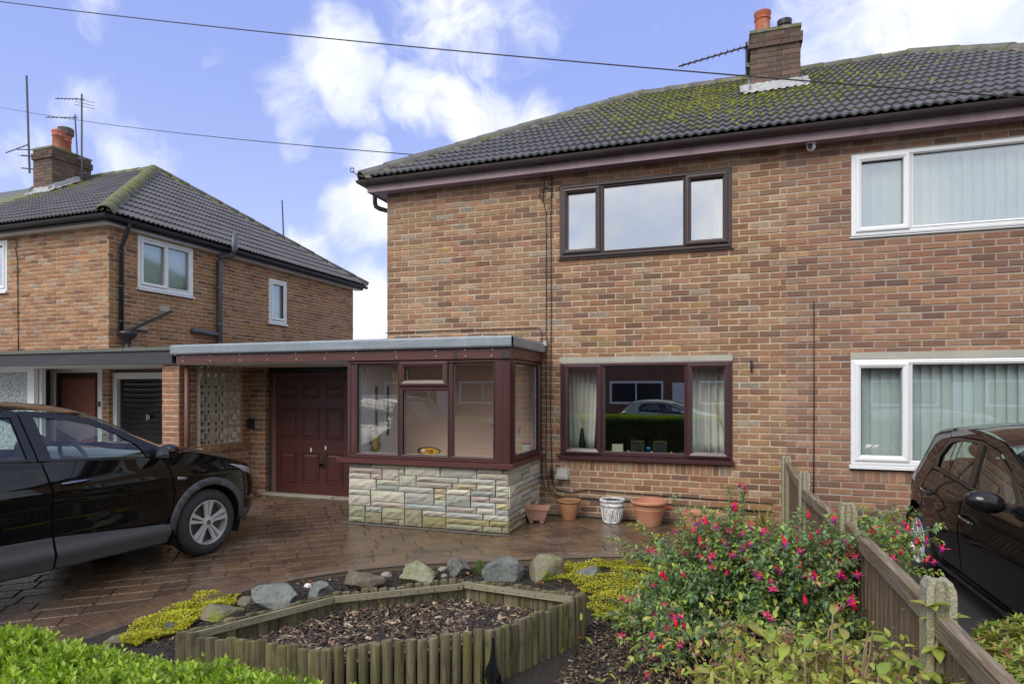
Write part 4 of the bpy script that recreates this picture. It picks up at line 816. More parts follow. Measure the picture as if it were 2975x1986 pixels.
def stone_wall(P, u0, u1, z0, z1, seed, nm):
    r = random.Random(seed); cw, chh = .078, .0665; nu, nz = round((u1-u0)/cw), round((z1-z0)/chh); cw = (u1-u0)/nu; chh = (z1-z0)/nz
    m = MB().add([P(u0, -.02, z0-.05), P(u1, -.02, z0-.05), P(u1, -.02, z1), P(u0, -.02, z1)], [(0, 1, 2, 3)])
    wl = m.build('wall', M['mortar_st'], pr); occ = np.zeros((nz, nu), bool)
    sizes = [(4, 1), (5, 1), (3, 1), (6, 1), (5, 2), (4, 3), (6, 2), (3, 2), (2, 3), (2, 4), (3, 3), (2, 1), (5, 3), (4, 2), (7, 1)]; wts = [7, 8, 5, 7, 3, .5, 2.5, 1.6, .6, .5, .5, 2, .7, 2, 4]
    pal = [((.52, .465, .36), 6), ((.42, .40, .35), 3.5), ((.48, .385, .315), 3), ((.50, .41, .24), 3), ((.36, .345, .31), 2), ((.56, .51, .41), 5), ((.43, .355, .29), 2)]
    for j in range(nz-1, -1, -1):
        for i in range(nu):
            if occ[j, i]: continue
            for _ in range(25):
                w_, h_ = r.choices(sizes, wts)[0]
                if i+w_ <= nu and j-h_ >= -1 and not occ[j-h_+1:j+1, i:i+w_].any(): break
            else:
                w_ = 1; h_ = 1
                while i+w_ < nu and not occ[j, i+w_] and w_ < 4: w_ += 1
            occ[j-h_+1:j+1, i:i+w_] = True
            a, b, c, d = u0+i*cw+.005+r.uniform(0, .004), u0+(i+w_)*cw-.005-r.uniform(0, .004), z0+(j-h_+1)*chh+.0045, z0+(j+1)*chh-.0045
            t = pick(pal, r)
            if c < z0+.09: t = (t[0]*.62, t[1]*.62, t[2]*.48)          # green algae along the wet foot
            nx_, ny_ = max(2, min(6, round((b-a)/.06))), max(2, min(4, round((d-c)/.06)+1)); V = []; Fc = []; e = r.uniform(.004, .022)
            for y in range(ny_+1):
                for x in range(nx_+1):
                    fx, fy = x/nx_, y/ny_; edge = x in (0, nx_) or y in (0, ny_); dd = (e-.007-r.uniform(0, .004)) if edge else e+r.uniform(-.006, .009)
                    V.append(P(a+(b-a)*fx+(0 if x in (0, nx_) else r.uniform(-.008, .008)), dd, c+(d-c)*fy+(r.uniform(-.0015, .0015))))
            for y in range(ny_):
                for x in range(nx_): k = y*(nx_+1)+x; Fc.append((k, k+1, k+nx_+2, k+nx_+1))
            n0 = len(V); V += [P(a, -.03, c), P(b, -.03, c), P(b, -.03, d), P(a, -.03, d)]; R_ = nx_+1; co = [0, nx_, ny_*R_+nx_, ny_*R_]
            Fc += [tuple([n0, n0+1]+[x for x in range(nx_, -1, -1)]), tuple([n0+2, n0+3]+[ny_*R_+x for x in range(nx_+1)]), tuple([n0+1, n0+2]+[y*R_+nx_ for y in range(ny_, -1, -1)]), tuple([n0+3, n0]+[y*R_ for y in range(ny_+1)])]
            MB().add(V, Fc, t).build('stone', M['stone'], wl)
    return wl
M['mortar_st'] = mat('stone_mortar', (.36, .33, .265), .95, bump=(100, .4))
stone_wall(PF, -4.41, XS, .02, .752, 31, 90); stone_wall(PS, YP, 7.87, .02, .752, 32, 60)
MB().box(-4.41, -4.39, YP+.03, 7.9, 0, .75).build('return_wall', M['mortar_grey'], pr)
wf = window(pr, PF, -4.42, -2.445, .80, 1.987, [(-4.284, -3.73, .863, 1.946, 0), (-3.656, -3.075, .866, 1.622, 0), (-3.628, -3.137, 1.745, 1.899, .07), (-3.01, -2.449-.06, .868, 1.94, 0)], M['maroon'], M['glass_p'], False, fw=.05)
ws = window(pr, PS, 6.765, 7.86, .80, 1.987, [(6.83, 7.775, .866, 1.946, 0)], M['maroon'], M['glass_p'], False, fw=.05)
cp = MB().box(-2.445, -2.31, YP-.012, YP+.125, .80, 1.987); 
for x in (-2.42, -2.39, -2.36, -2.335): cp.box(x-.008, x+.008, YP-.017, YP-.011, .81, 1.98)
for y in (6.66, 6.69, 6.72, 6.745): cp.box(-2.312, -2.304, y-.008, y+.008, .81, 1.98)
cp.build('corner_post', M['maroon'], pr)
sl_ = MB(); sl_.box(-4.54, -2.255, YP-.07, YP+.05, .757, .80); sl_.box(-2.375, -2.254, YP+.05, 7.87, .757, .80); sl_.box(-4.54, -2.25, YP-.075, YP-.07, .748, .79); sl_.build('sill', M['maroon_h'], pr)
# roof: maroon frieze boards with white screw caps, grey fibreglass edge
MB().box(-7.125, -2.288, 6.598, 6.625, 1.987, 2.117).build('frieze', M['maroon_h'], pr); MB().box(-2.315, -2.288, 6.625, 7.87, 1.988, 2.117).build('frieze', M['maroon_s'], pr)
MB().box(-2.99, -2.945, 6.594, 6.6, 1.985, 2.118).build('joint_strip', M['dkbrown'], pr); MB().box(-2.40, -2.286, 6.593, 6.599, 1.985, 2.118).build('joint_strip', M['dkbrown'], pr)
for x in (-7.0, -6.55, -6.05, -5.6, -5.15, -4.72, -4.3, -3.72, -3.2, -2.85, -2.5):
    for z in (2.02, 2.088): MB().lathe([(.006, 0), (.006, -.004), (.0, -.005)], 8, (x+rnd.uniform(-.02, .02), 6.598, z), ax='y').build('screw_cap', M['white'], pr)
for y in (6.75, 7.2, 7.7): MB().box(-2.289, -2.285, y-.006, y+.006, 2.03, 2.042).build('screw_cap', M['white'], pr)
rf = MB(); V = []
pf = [(6.56, 2.112), (6.548, 2.13), (6.548, 2.215), (6.565, 2.24), (6.66, 2.245), (7.0, 2.225)]
xs_ = [(-7.18, 0), (-2.27, 1)]
V = [(-7.18, y, z) for y, z in pf]+[(-2.262, y, z) for y, z in pf]; n = len(pf); rf.add(V, [(i, i+1, n+i+1, n+i) for i in range(n-1)])
pfx = [(-2.255, 2.112), (-2.243, 2.13), (-2.243, 2.215), (-2.26, 2.24), (-2.35, 2.245), (-2.7, 2.225)]
V = [(x, 6.56, z) for x, z in pfx]+[(x, 7.872, z+.0) for x, z in pfx]; rf.add(V, [(i, n+i, n+i+1, i+1) for i in range(n-1)])
rf.box(-7.17, -2.3, 6.60, 7.872, 2.10, 2.226); rf.box(-7.17, -4.61, 7.872, 14, 2.10, 2.224); rf.build('roof', M['grp'], pr)
MB().box(-2.262, -2.22, 7.80, 7.88, 2.20, 2.27).build('upstand', M['lead'], pr)
# garage-side soffit, inner porch lining
MB().box(-7.12, -4.43, 6.63, 8.02, 1.975, 1.987).build('soffit', M['whitepaint'], pr)
lin = MB(); lin.add([(-4.375, 7.862, 0), (-2.34, 7.862, 0), (-2.34, 7.862, 1.98), (-4.375, 7.862, 1.98)], [(0, 1, 2, 3)]); lin.build('inner_wall', M['peach'], pr)
MB().box(-4.38, -2.36, 6.70, 7.86, 1.965, 1.98).build('ceiling', M['whitepaint'], pr); MB().box(-4.38, -2.36, 6.68, 7.86, .0, .05).build('floor', M['room_dk'], pr)
lw_ = MB(); lw_.box(-4.40, -4.375, 6.68, 7.86, .05, 1.965); lw_.build('inner_wall', M['white'], pr)
dr = thing('front_door', 'white porch door with two narrow glazed strips seen through the porch glass', 'door', (-4.36, 7.3, .05))
MB().box(-4.374, -4.345, 6.92, 7.80, .06, 1.93).build('leaf', M['white'], dr)
for y in (7.16, 7.45):
    f = MB(); PD = lambda u, d, z: (-4.345+d, u, z); f.ring(PD, y-.075, y+.075, .98, 1.72, [(0, 0), (.004, .014), (.03, .014), (.038, .004)]); f.build('glazing_frame', M['white'], dr); MB().box(-4.345, -4.34, y-.036, y+.036, 1.02, 1.68).build('pane', M['room_dk'], dr)
for y in (7.16, 7.45):
    f = MB(); f.ring(PD, y-.1, y+.1, .25, .80, [(0, 0), (.01, .012), (.04, .012), (.055, .003)]); f.build('panel', M['white'], dr)
hd = MB(); hd.box(-4.343, -4.335, 6.985, 7.02, .95, 1.16); hd.tube([(-4.335, 7.0, 1.11), (-4.30, 7.0, 1.11), (-4.295, 7.03, 1.11), (-4.295, 7.12, 1.108)], .009, 8); hd.build('handle', M['brass'], dr)
M['wicker'] = mat('straw_cloth', (.62, .44, .19), .9, bump=(120, .6)); M['ochre'] = mat('ochre_plaque', (.50, .27, .03), .4, n=[(8, 3, .5, .7, (.36, .18, .02), None)])
q = MB(); V = []
for j in range(5):
    for i in range(7): V.append((-4.285+.03*math.sin(i*.9)+.01*math.sin(j*2), 6.99+.22*i/6, .85+.19*j/4+.008*math.sin(i*1.3)))
q.add(V, [(j*7+i, j*7+i+1, j*7+i+8, j*7+i+7) for j in range(4) for i in range(6)]); o = q.build('straw_bag', M['wicker'], smooth=True); o.modifiers.new('s', 'SOLIDIFY').thickness = .02; tag(o, 'woven straw bag hanging on the porch door handle', 'bag')
t = thing('name_plaque', 'oval ochre house plaque with number 28 behind the porch glass', 'plaque', (-3.35, 6.74, .85))
def disc(u, z, a, b, y, th, n=28, wob=0):
    V = []; 
    for yy in (y, y+th):
        for k in range(n): an = 2*PI*k/n; kk = 1+wob*math.sin(5*an+1); V.append((u+a*kk*math.cos(an), yy, z+b*kk*math.sin(an)))
    return MB().add(V, [tuple(range(n)), tuple(range(2*n-1, n-1, -1))]+[(k, n+k, n+(k+1) % n, (k+1) % n) for k in range(n)])
disc(-3.37, .905, .155, .048, 6.735, .012, wob=.03).build('bark_rim', M['dkbrown'], t); disc(-3.355, .90, .125, .042, 6.728, .01, wob=.02).build('face', M['ochre'], t)
for k in range(5): disc(-3.435+.011*math.cos(k*1.257), .912+.011*math.sin(k*1.257), .009, .009, 6.722, .006, 10).build('petal', M['white'], t)
def text(parent, s, loc, size, m, rot=(PI/2, 0, 0), name='lettering'):
    c = bpy.data.curves.new(name, 'FONT'); c.body = s; c.size = size; c.extrude = .001; c.align_x = 'CENTER'; c.align_y = 'CENTER'
    tmp = bpy.data.objects.new('tmp', c); me = bpy.data.meshes.new_from_object(tmp); bpy.data.objects.remove(tmp); me.materials.clear(); me.materials.append(m)
    o = bpy.data.objects.new(name, me); COL.objects.link(o); o.parent = parent; o.location = Vector(np.array(loc)-WL[parent]); o.rotation_euler = rot; return o
text(t, '28', (-3.335, 6.726, .897), .055, M['blackpl']); text(t, 'No', (-3.385, 6.726, .905), .022, M['blackpl'])
t = thing('wind_chime', 'gold bamboo wind chime hanging inside the porch', 'wind chime', (-3.86, 6.9, 1.3))
for k in range(9): f = k/8; MB().tube([(-3.98+.16*f, 6.95+.03*f, 1.86-.05*f), (-3.978+.16*f, 6.95+.03*f, 1.55-.30*f)], .004, 6).build('rod', M['brass'], t)
tag(MB().tube([(-2.98, 7.86, 1.18), (-2.98, 7.80, 1.18), (-2.95, 7.79, 1.185), (-2.72, 7.79, 1.20), (-2.70, 7.80, 1.2), (-2.70, 7.86, 1.2)], .016, 8).build('grab_rail', M['white'], smooth=True), 'white grab rail on the peach porch wall', 'grab rail')
t = thing('brush', 'upright hand brush leaning in the porch side window', 'brush', (-2.40, 7.1, .86)); MB().tube([(-2.40, 7.05, .87), (-2.40, 7.22, 1.08)], .009, 6).build('handle', M['lintel'], t); MB().tube([(-2.40, 7.22, 1.08), (-2.40, 7.26, 1.17)], .011, 6).build('grip', M['blackpl'], t); MB().box(-2.43, -2.38, 7.0, 7.08, .845, .88).build('head', M['blackpl'], t)
t = thing('tub', 'clear tub with purple rim on the porch sill', 'tub', (-2.41, 7.55, .85)); q = MB(); q.lathe([(.045, 0), (.055, .10)], 16, (-2.41, 7.55, .85)); q.build('body', M['white'], t); q = MB(); q.lathe([(.055, .095), (.06, .1), (.06, .106), (.053, .106)], 16, (-2.41, 7.55, .85)); q.build('rim', M['purple'], t)
tag(MB().box(-2.42, -2.40, 6.79, 6.90, .85, .97).build('leaflet', M['white']), 'white printed card standing in the porch corner window', 'card')

# ------------------------------------------------------------------ garage recess and boundary screen
gd = thing('garage_door', 'maroon six-panel-style garage door under the porch roof', 'garage door', (-5.57, 8.0, 0))
gx0, gx1, gz0, gz1, gy = -6.62, -4.52, .03, 1.82, 8.0
MB().box(gx0, gx1, gy, gy+.04, gz0, gz1).build('leaf', M['garage'], gd)
PG = lambda u, d, z: (u, gy-d, z); cwid = (gx1-gx0)/5
for i in range(5):
    for z0_, z1_ in ((.215, .68), (.88, 1.36), (1.50, 1.70)):
        a, b = gx0+i*cwid+.06, gx0+(i+1)*cwid-.05; f = MB(); f.ring(PG, a, b, z0_, z1_, [(0, .001), (.006, .012), (.014, .012), (.024, -.004), (.032, -.004), (.058, .010)])
        f.add([PG(a+.058, .010, z0_+.058), PG(b-.058, .010, z0_+.058), PG(b-.058, .010, z1_-.058), PG(a+.058, .010, z1_-.058)], [(0, 1, 2, 3)]); f.build('panel', M['garage'], gd)
lk = MB(); lk.box(-5.79, -5.75, gy-.012, gy, .46, .60); lk.lathe([(.025, -.05), (.02, -.012)], 12, (-5.77, gy, .50), ax='y'); lk.build('handle', M['blackpl'], gd)
for x, z in ((-5.98, .72), (-5.72, .76)): MB().box(x-.012, x+.012, gy-.004, gy-.0, z-.03, z+.03).build('paint_chip', M['whitepaint'], gd)
ga = thing('garage', 'brick garage front with maroon lintel and dark fanlight under the flat roof', 'garage', (-5.8, 8.05, 0))
MB().box(-6.95, -4.5, 7.985, 8.05, 1.825, 1.89).build('lintel', M['maroon_h'], ga); MB().box(-6.9, -4.5, 8.03, 8.05, 1.89, 2.0).build('fanlight', M['glass_dk'], ga); MB().box(-5.57, -5.54, 8.02, 8.04, 1.89, 1.99).build('mullion', M['maroon'], ga)
brick_wall(ga, (-7.5, 8.0-.06, 0), (1, 0, 0), (0, -1, 0), 0, .72, 0, 1.985, [], PAL_A, M['mortar'], 80, 41, [(0, 1300, 735, 1700)], phase=.1, thick=.2, name='pier', caps=False)
brick_wall(ga, (-6.78, 7.94, 0), (0, 1, 0), (1, 0, 0), 0, .10, 0, 1.985, [], PAL_S, M['mortar'], 40, 42, [], name='reveal', caps=False)
MB().box(-6.68, -6.62, 7.99, 8.06, 0.03, 1.83).build('door_jamb', M['dkbrick'], ga)
MB().box(-6.80, -4.42, 7.86, 8.02, -.05, .045).build('threshold', M['concrete'], ga)
MB().box(-4.52, -4.40, 7.87, 8.05, 0, 2.0).build('side_post', M['mortar'], ga)
MB().box(-7.5, -4.45, 8.07, 14, 0, 2.1).build('store_body', M['room_dk'], ga)
t = thing('post_box', 'small black wall box on the garage brick pier', 'key box', (-7.03, 7.92, 1.02)); MB().box(-7.085, -6.985, 7.88, 7.94, 1.03, 1.17).build('body', M['blackpl'], t); MB().add([(-7.09, 7.875, 1.165), (-6.98, 7.875, 1.165), (-6.98, 7.94, 1.19), (-7.09, 7.94, 1.19), (-7.09, 7.875, 1.15), (-6.98, 7.875, 1.15)], [(0, 1, 2, 3), (4, 5, 1, 0)]).build('lid', M['blackpl'], t); MB().tube([(-7.04, 7.9, 1.18), (-7.05, 7.9, 1.21)], .006, 6).build('peg', M['blackpl'], t)
sw = thing('boundary_screen', 'pierced concrete block screen on a low brick wall beside the brick pier', 'screen wall', (-7.1, 7.3, 0))
M['block'] = mat('screen_block', (.44, .37, .29), .9, n=[(9, 4, .4, .7, (.54, .47, .38), None)], bump=(120, .4))
brick_wall(sw, (-7.055, 6.98, 0), (0, 1, 0), (1, 0, 0), 0, .96, 0, .755, [], PAL_L, M['mortar'], 60, 43, [(0, 1340, 700, 1700)], name='low_wall', caps=False)
MB().box(-7.22, -7.065, 6.985, 7.94, 0, .74).build('core', M['mortar'], sw)
cpg = MB(); 
for i in range(12): MB().box(-7.24, -7.04, 6.985+i*.079, 6.985+i*.079+.069, .755, .815, pick(PAL_L, rnd)).build('coping_brick', M['brick'], sw)
MB().box(-7.22, -7.06, 6.98, 7.93, .745, .80).build('coping_bed', M['mortar'], sw)
# one pierced block, shared by all
bs = .268
def block_mesh():
    b = MB(); h = bs/2-.004; th = .035
    def bx(u0, u1, z0, z1): b.box(-th, th, u0, u1, z0, z1)
    e = .017; bx(-h, h, -h, -h+e); bx(-h, h, h-e, h); bx(-h, -h+e, -h+e, h-e); bx(h-e, h, -h+e, h-e)
    c = .062; f = .016; bx(-c, c, -c, -c+f); bx(-c, c, c-f, c); bx(-c, -c+f, -c+f, c-f); bx(c-f, c, -c+f, c-f)
    bx(-.012, .012, c, h-e); bx(-.012, .012, -h+e, -c); bx(c, h-e, -.012, .012); bx(-h+e, -c, -.012, .012)
    return np_mesh('screen_block', b.v, b.f, b.t)
bm_ = block_mesh()
for j in range(5):
    for i in range(3):
        o = bpy.data.objects.new('screen_block', bm_); COL.objects.link(o); o.parent = sw; o.location = Vector(np.array((-7.15, 6.99+bs*(i+.5), .82+bs*(j+.5)))-WL[sw])
        if not bm_.materials: bm_.materials.append(M['block'])
for j in range(1, 5): MB().box(-7.185, -7.115, 6.99, 7.79, .82+bs*j-.004, .82+bs*j+.004).build('bed_joint', M['mortar_grey'], sw)
brick_wall(sw, (-7.08, 7.795, 0), (0, 1, 0), (1, 0, 0), 0, .15, .82, 1.985, [], PAL_S, M['mortar'], 30, 44, [], name='end_pier', caps=False)
bp = thing('brick_pier', 'orange brick pier carrying the join of the two flat roofs', 'pier', (-7.3, 6.83, 0))
brick_wall(bp, (-7.47, 6.68, 0), (1, 0, 0), (0, -1, 0), 0, .305, 0, 1.985, [], PAL_P, M['mortar'], 60, 45, [(0, 1330, 600, 1700)], name='front', phase=.06, caps=False); brick_wall(bp, (-7.165, 6.68, 0), (0, 1, 0), (1, 0, 0), 0, .30, 0, 1.985, [], PAL_P, M['mortar'], 60, 46, [(0, 1310, 600, 1700)], name='side', caps=False)
MB().box(-7.46, -7.175, 6.69, 6.98, 0, 1.985).build('core', M['mortar'], bp)
tag(MB().tube([(-7.06, 6.72, 1.98), (-7.06, 6.72, 0)], .034, 10).build('downpipe', M['maroon_pipe'], smooth=True), 'maroon downpipe beside the orange brick pier', 'downpipe')

# ------------------------------------------------------------------ neighbour canopy and entrance
ca = thing('canopy', 'neighbour canopy with black painted fascia and mineral felt edge', 'canopy', (-11, 6.7, 2))
MB().box(-15, -7.20, 6.60, 6.64, 1.995, 2.175).build('fascia', M['dkwood'], ca)
for i in range(8): MB().box(-15+i*.99, -15+i*.99+.98, 6.57, 6.66, 2.175, 2.222).build('felt_edge', M['felt'], ca)
MB().box(-15, -7.19, 6.66, 7.87, 2.1, 2.205).build('deck', M['felt'], ca); MB().box(-10.0, -7.19, 7.87, 14, 2.1, 2.2).build('deck', M['felt'], ca); MB().box(-15, -7.2, 6.64, 8.0, 1.985, 1.994).build('soffit', M['whitepaint'], ca)
ng = thing('garage_door', 'black slatted garage door with white frame beyond the orange pier', 'garage door', (-9, 8, 0))
MB().box(-9.92, -7.55, 8.03, 8.05, 0, 1.82).build('leaf', M['glossblack'], ng)
for i in range(20): MB().add([(-9.9, 8.03, .02+i*.09), (-7.56, 8.03, .02+i*.09), (-7.56, 8.006, .055+i*.09), (-9.9, 8.006, .055+i*.09), (-7.56, 8.03, .10+i*.09), (-9.9, 8.03, .10+i*.09)], [(0, 1, 2, 3), (3, 2, 4, 5)]).build('slat', M['glossblack'], ng)
fr_ = MB(); fr_.box(-10.1, -9.92, 7.96, 8.04, 0, 1.92); fr_.box(-9.92, -7.5, 7.961, 8.04, 1.815, 1.92); fr_.build('frame', M['whitepaint'], ng)
MB().box(-10.0, -7.5, 8.0, 8.1, 1.92, 2.1).build('head_wall', M['dkbrick'], ng)
MB().box(-9.28+.0, -9.21, 7.998, 8.004, 1.12, 1.21).build('number_plate', M['blackpl'], ng); text(ng, '3', (-9.235, 7.995, 1.165), .09, M['white'], name='house_number'); MB().box(-9.285, -9.275, 7.996, 8.003, 1.115, 1.215).build('number_edge', M['white'], ng)
nd = thing('front_door', 'neighbour front door with rose obscure glass in a white frame', 'door', (-10.8, 7.9, 0))
f = MB(); f.ring(PWm, -11.42, -10.15, 0, 2.03, [(0, -.1), (0, .01), (.10, .01), (.10, -.1)]); f.build('frame', M['whitepaint'], nd)
f = MB(); f.ring(PWm, -11.31, -10.26, .02, 1.94, [(0, -.08), (0, -.03), (.11, -.03), (.11, -.07)]); f.build('leaf', M['brown_door'], nd); MB().box(-11.2, -10.37, YW+.04, YW+.05, .1, 1.85).build('pane', M['rose'], nd); MB().box(-10.215, -10.185, YW-.03, YW-.01, 1.34, 1.43).build('bell', M['blackpl'], nd)
sg = thing('glazed_screen', 'white framed screen of obscure glass beside the neighbour door', 'glazed screen', (-12, 7.3, 0))
MB().box(-14, -11.05, 7.30, 7.315, 0, 1.93).build('pane', M['obsc'], sg); f = MB(); f.box(-14, -10.98, 7.28, 7.335, 1.93, 1.99); f.box(-11.08, -10.92, 7.27, 7.34, 0, 1.99); f.box(-10.92, -10.86, 7.35, 7.42, 0, 1.985); f.build('frame', M['white'], sg)
MB().box(-14, -11.4, YW-.02, YW, 0, 2.0).build('side_wall', M['brown_door'], sg)
# ------------------------------------------------------------------ raised bed of log edging
M['log'] = mat('weathered_log', (1, 1, 1), .85, tint=True, pos=True, n=[(5, 5, .45, .66, (.15, .145, .035, .8), (2.2, 2.2, .5)), (45, 4, .48, .66, (.045, .036, .022, .85), (1, 1, .05)), (28, 4, .52, .7, (.30, .25, .16, .6), (1, 1, .08)), (9, 4, .54, .66, (.05, .045, .025, .7), (1, 1, .5))], bump=(60, .7, 4, (1, 1, .1)))
M['plank'] = mat('grey_batten', (.30, .265, .185), .85, pos=True, n=[(14, 5, .4, .7, (.20, .18, .11), (.3, .3, 6)), (4, 3, .5, .7, (.17, .19, .08, .5), None)], bump=(60, .4, 4, (.2, .2, 3)))
M['nail'] = mat('nail_head', (.05, .045, .04), .5)
ZS = -.085; ZT = .22; ZI = .07
CORN = [(-3.036, 2.824), (-2.116, 2.912), (-1.305, 3.472), (-.942, 4.263), (-1.861, 4.32), (-2.606, 3.717)]
bed = thing('raised_bed', 'low raised bed edged with short weathered round logs', 'raised bed', (-2, 3.6, ZS))
cen = np.mean(CORN, axis=0)
for i in range(6):
    a, b = np.array(CORN[i]), np.array(CORN[(i+1) % 6]); L_ = np.linalg.norm(b-a); n = max(8, round(L_/.064)); d = (b-a)/n; back = i in (3, 4, 5)
    nin = cen-(a+b)/2; nin /= np.linalg.norm(nin)
    for k in range(n):
        p = a+d*(k+.5); rr = np.linalg.norm(d)/2*rnd.uniform(.84, .98); h = ZT+rnd.uniform(-.016, .012); ang0 = math.atan2(-nin[1], -nin[0])
        prof = []; mb = MB(); seg = 12; V = []
        for (q, z) in ((1, ZS-.05), (1, ZT*.5), (1, h-.012), (.9, h), (.0, h+.002)):
            for s in range(seg):
                t = 2*PI*s/seg; lx, ly = math.cos(t), math.sin(t)
                ly = max(ly, -.55) if True else ly                                    # flattened inner face
                ox, oy = lx*rr*q, -ly*rr*q                                             # local: x along the row, y outwards
                u = d/np.linalg.norm(d); o2 = -nin
                V.append((p[0]+u[0]*ox+o2[0]*(-oy), p[1]+u[1]*ox+o2[1]*(-oy), z))
        mb.add(V, [(j*seg+s, j*seg+(s+1) % seg, (j+1)*seg+(s+1) % seg, (j+1)*seg+s) for j in range(4) for s in range(seg)])
        t = rnd.choice([(.18, .15, .085), (.15, .125, .075), (.21, .175, .105), (.13, .115, .06), (.17, .16, .07)]); kk = rnd.uniform(.65, 1.2); mb.t = [tuple(q*kk for q in t)]*len(V)
        autosmooth(mb.build('log', M['log'], bed), 50)
    # batten nailed along the inside of the back rows
    if back:
        ins = nin*.05; p0 = a+d*.4+ins; p1 = b-d*.4+ins
        bt = MB(); bt.bar((*p0, ZT-.035), (*p1, ZT-.03), .018, .042); bo = bt.build('batten', M['plank'], bed)
        for k in range(0, n, 1):
            p = p0+(p1-p0)*(k+.5)/n+nin*.0095; MB().box(p[0]-.003, p[0]+.003, p[1]-.003, p[1]+.003, ZT-.036+rnd.uniform(-.01, .01), ZT-.030).build('nail', M['nail'], bo)
mb = MB(); CI = [tuple(np.array(c)+(cen-np.array(c))*.03) for c in CORN]; N_ = 26
# gently mounded soil
V = [(cen[0], cen[1], ZI+.03)]; 
for j in range(1, 7):
    for i in range(6):
        for s in range(6):
            p = (np.array(CI[i])*(6-s)+np.array(CI[(i+1) % 6])*s)/6; q = cen+(p-cen)*j/6; V.append((q[0], q[1], ZI+.03*(1-(j/6)**2)+rnd.uniform(-.008, .008)))
Fc = [(0, 1+k, 1+(k+1) % 36) for k in range(36)]+[(1+j*36+k, 1+(j+1)*36+k, 1+(j+1)*36+(k+1) % 36, 1+j*36+(k+1) % 36) for j in range(5) for k in range(36)]
mb.add(V, Fc).build('bed_soil', M['soil'], bed, smooth=True)
M['chip'] = mat('bark_chip', (1, 1, 1), .85, tint=True)
def chips(name, n, sampler, zf, parent=None, smax=.045, pale=.35, label=None):
    pts = [];
    while len(pts) < n:
        p = sampler()
        if p is not None: pts.append(p)
    pts = np.array(pts); L_ = rng.uniform(.012, smax, n)*rng.choice([.6, 1, 1.4], n); Wd = L_*rng.uniform(.18, .55, n); Tk = rng.uniform(.002, .006, n)
    yaw = rng.uniform(0, 2*PI, n); pit = rng.normal(0, .28, n); rol = rng.normal(0, .5, n)
    ax = np.c_[np.cos(yaw)*np.cos(pit), np.sin(yaw)*np.cos(pit), np.sin(pit)]; sd_ = np.cross(ax, [0, 0, 1]); sd_ /= np.linalg.norm(sd_, axis=1)[:, None]; up = np.cross(sd_, ax)
    s2 = sd_*np.cos(rol)[:, None]+up*np.sin(rol)[:, None]; u2 = np.cross(s2, ax)
    z = np.array([zf(*p) for p in pts])+rng.uniform(.002, .014, n); c = np.c_[pts, z]
    V = np.empty((n, 8, 3)); k = 0
    for a in (-1, 1):
        for b in (-1, 1):
            for e in (-1, 1):
                tp = .75 if a > 0 else 1
                V[:, k] = c+ax*(a*L_/2)[:, None]+s2*(b*tp*Wd/2)[:, None]+u2*(e*Tk/2)[:, None]; k += 1
    fq = np.array([(0, 1, 3, 2), (4, 6, 7, 5), (0, 4, 5, 1), (2, 3, 7, 6), (0, 2, 6, 4), (1, 5, 7, 3)])
    Fc = (np.arange(n)[:, None, None]*8+fq[None]).reshape(-1, 4)
    base = np.array([(.05, .036, .027), (.035, .027, .022), (.085, .06, .042), (.13, .085, .055), (.30, .22, .14), (.42, .33, .23), (.20, .12, .075)]); wts = np.array([3, 3, 2.5, 1.6, pale*2.2, pale*1.6, .8]); wts = wts/wts.sum()
    t = base[rng.choice(len(base), n, p=wts)]*rng.uniform(.7, 1.25, n)[:, None]
    me = np_mesh(name, V.reshape(-1, 3), Fc, np.repeat(t, 8, axis=0)); o = link_mesh(name, me, M['chip'], parent, kind='stuff')
    if not parent: tag(o, label, 'bark mulch')
    return o
def in_bed():
    p = (rng.uniform(-3.1, -.9), rng.uniform(2.8, 4.35))
    return p if inside(p, [tuple(cen+(np.array(c)-cen)*.95) for c in CORN]) else None
chips('bark_chips', 4600, in_bed, lambda x, y: ZI+.03*(1-min(1, np.hypot(x-cen[0], (y-cen[1])*1.4)/1.0)**2)-.002, bed, .05, .95)
def in_front():
    p = (rng.uniform(-2.3, .72), rng.uniform(2.0, 4.7))
    if inside(p, CORN) or px((p[0], p[1], ZS))[1] > 2100 or p[1] < 2.1: return None
    return p if (p[0] > -.95 or p[1] < 3.4) else None
chips('bark_mulch', 7500, in_front, lambda x, y: ZS-.008, None, .045, .4, 'dark bark mulch on the ground beside the raised bed')
def in_strip():
    p = (rng.uniform(-4.0, -.6), rng.uniform(3.0, 6.2)); i = int(np.argmin(np.hypot(*(EDGE-np.array(p)).T))); d = (np.array(p)-EDGE[i]) @ nrm[i]
    return p if -1.2 < d < -.02 and not inside(p, CORN) else None
chips('soil_crumbs', 3500, in_strip, lambda x, y: ZS-.008, None, .03, .12, 'scattered bark and crumbs on the soil strip between rocks and drive')
# black bag tied in the gap of the front logs
t = MB(); V = []; n1 = 14
for j, (rr, z) in enumerate([(.006, .20), (.010, .14), (.012, .10), (.022, .06), (.035, .02), (.042, -.03), (.038, -.07), (.02, -.085)]):
    for k in range(n1): a = 2*PI*k/n1; q = rr*(1+.35*math.sin(5*a+j)+.15*rnd.uniform(-1, 1)); V.append((-1.290+q*math.cos(a)*.9, 3.405+q*math.sin(a)*.5, z))
t.add(V, [(j*n1+k, j*n1+(k+1) % n1, (j+1)*n1+(k+1) % n1, (j+1)*n1+k) for j in range(7) for k in range(n1)]); tag(t.build('plastic_bag', M['glossblack']), 'crumpled black plastic bag stuck in the gap of the log edging', 'bag')

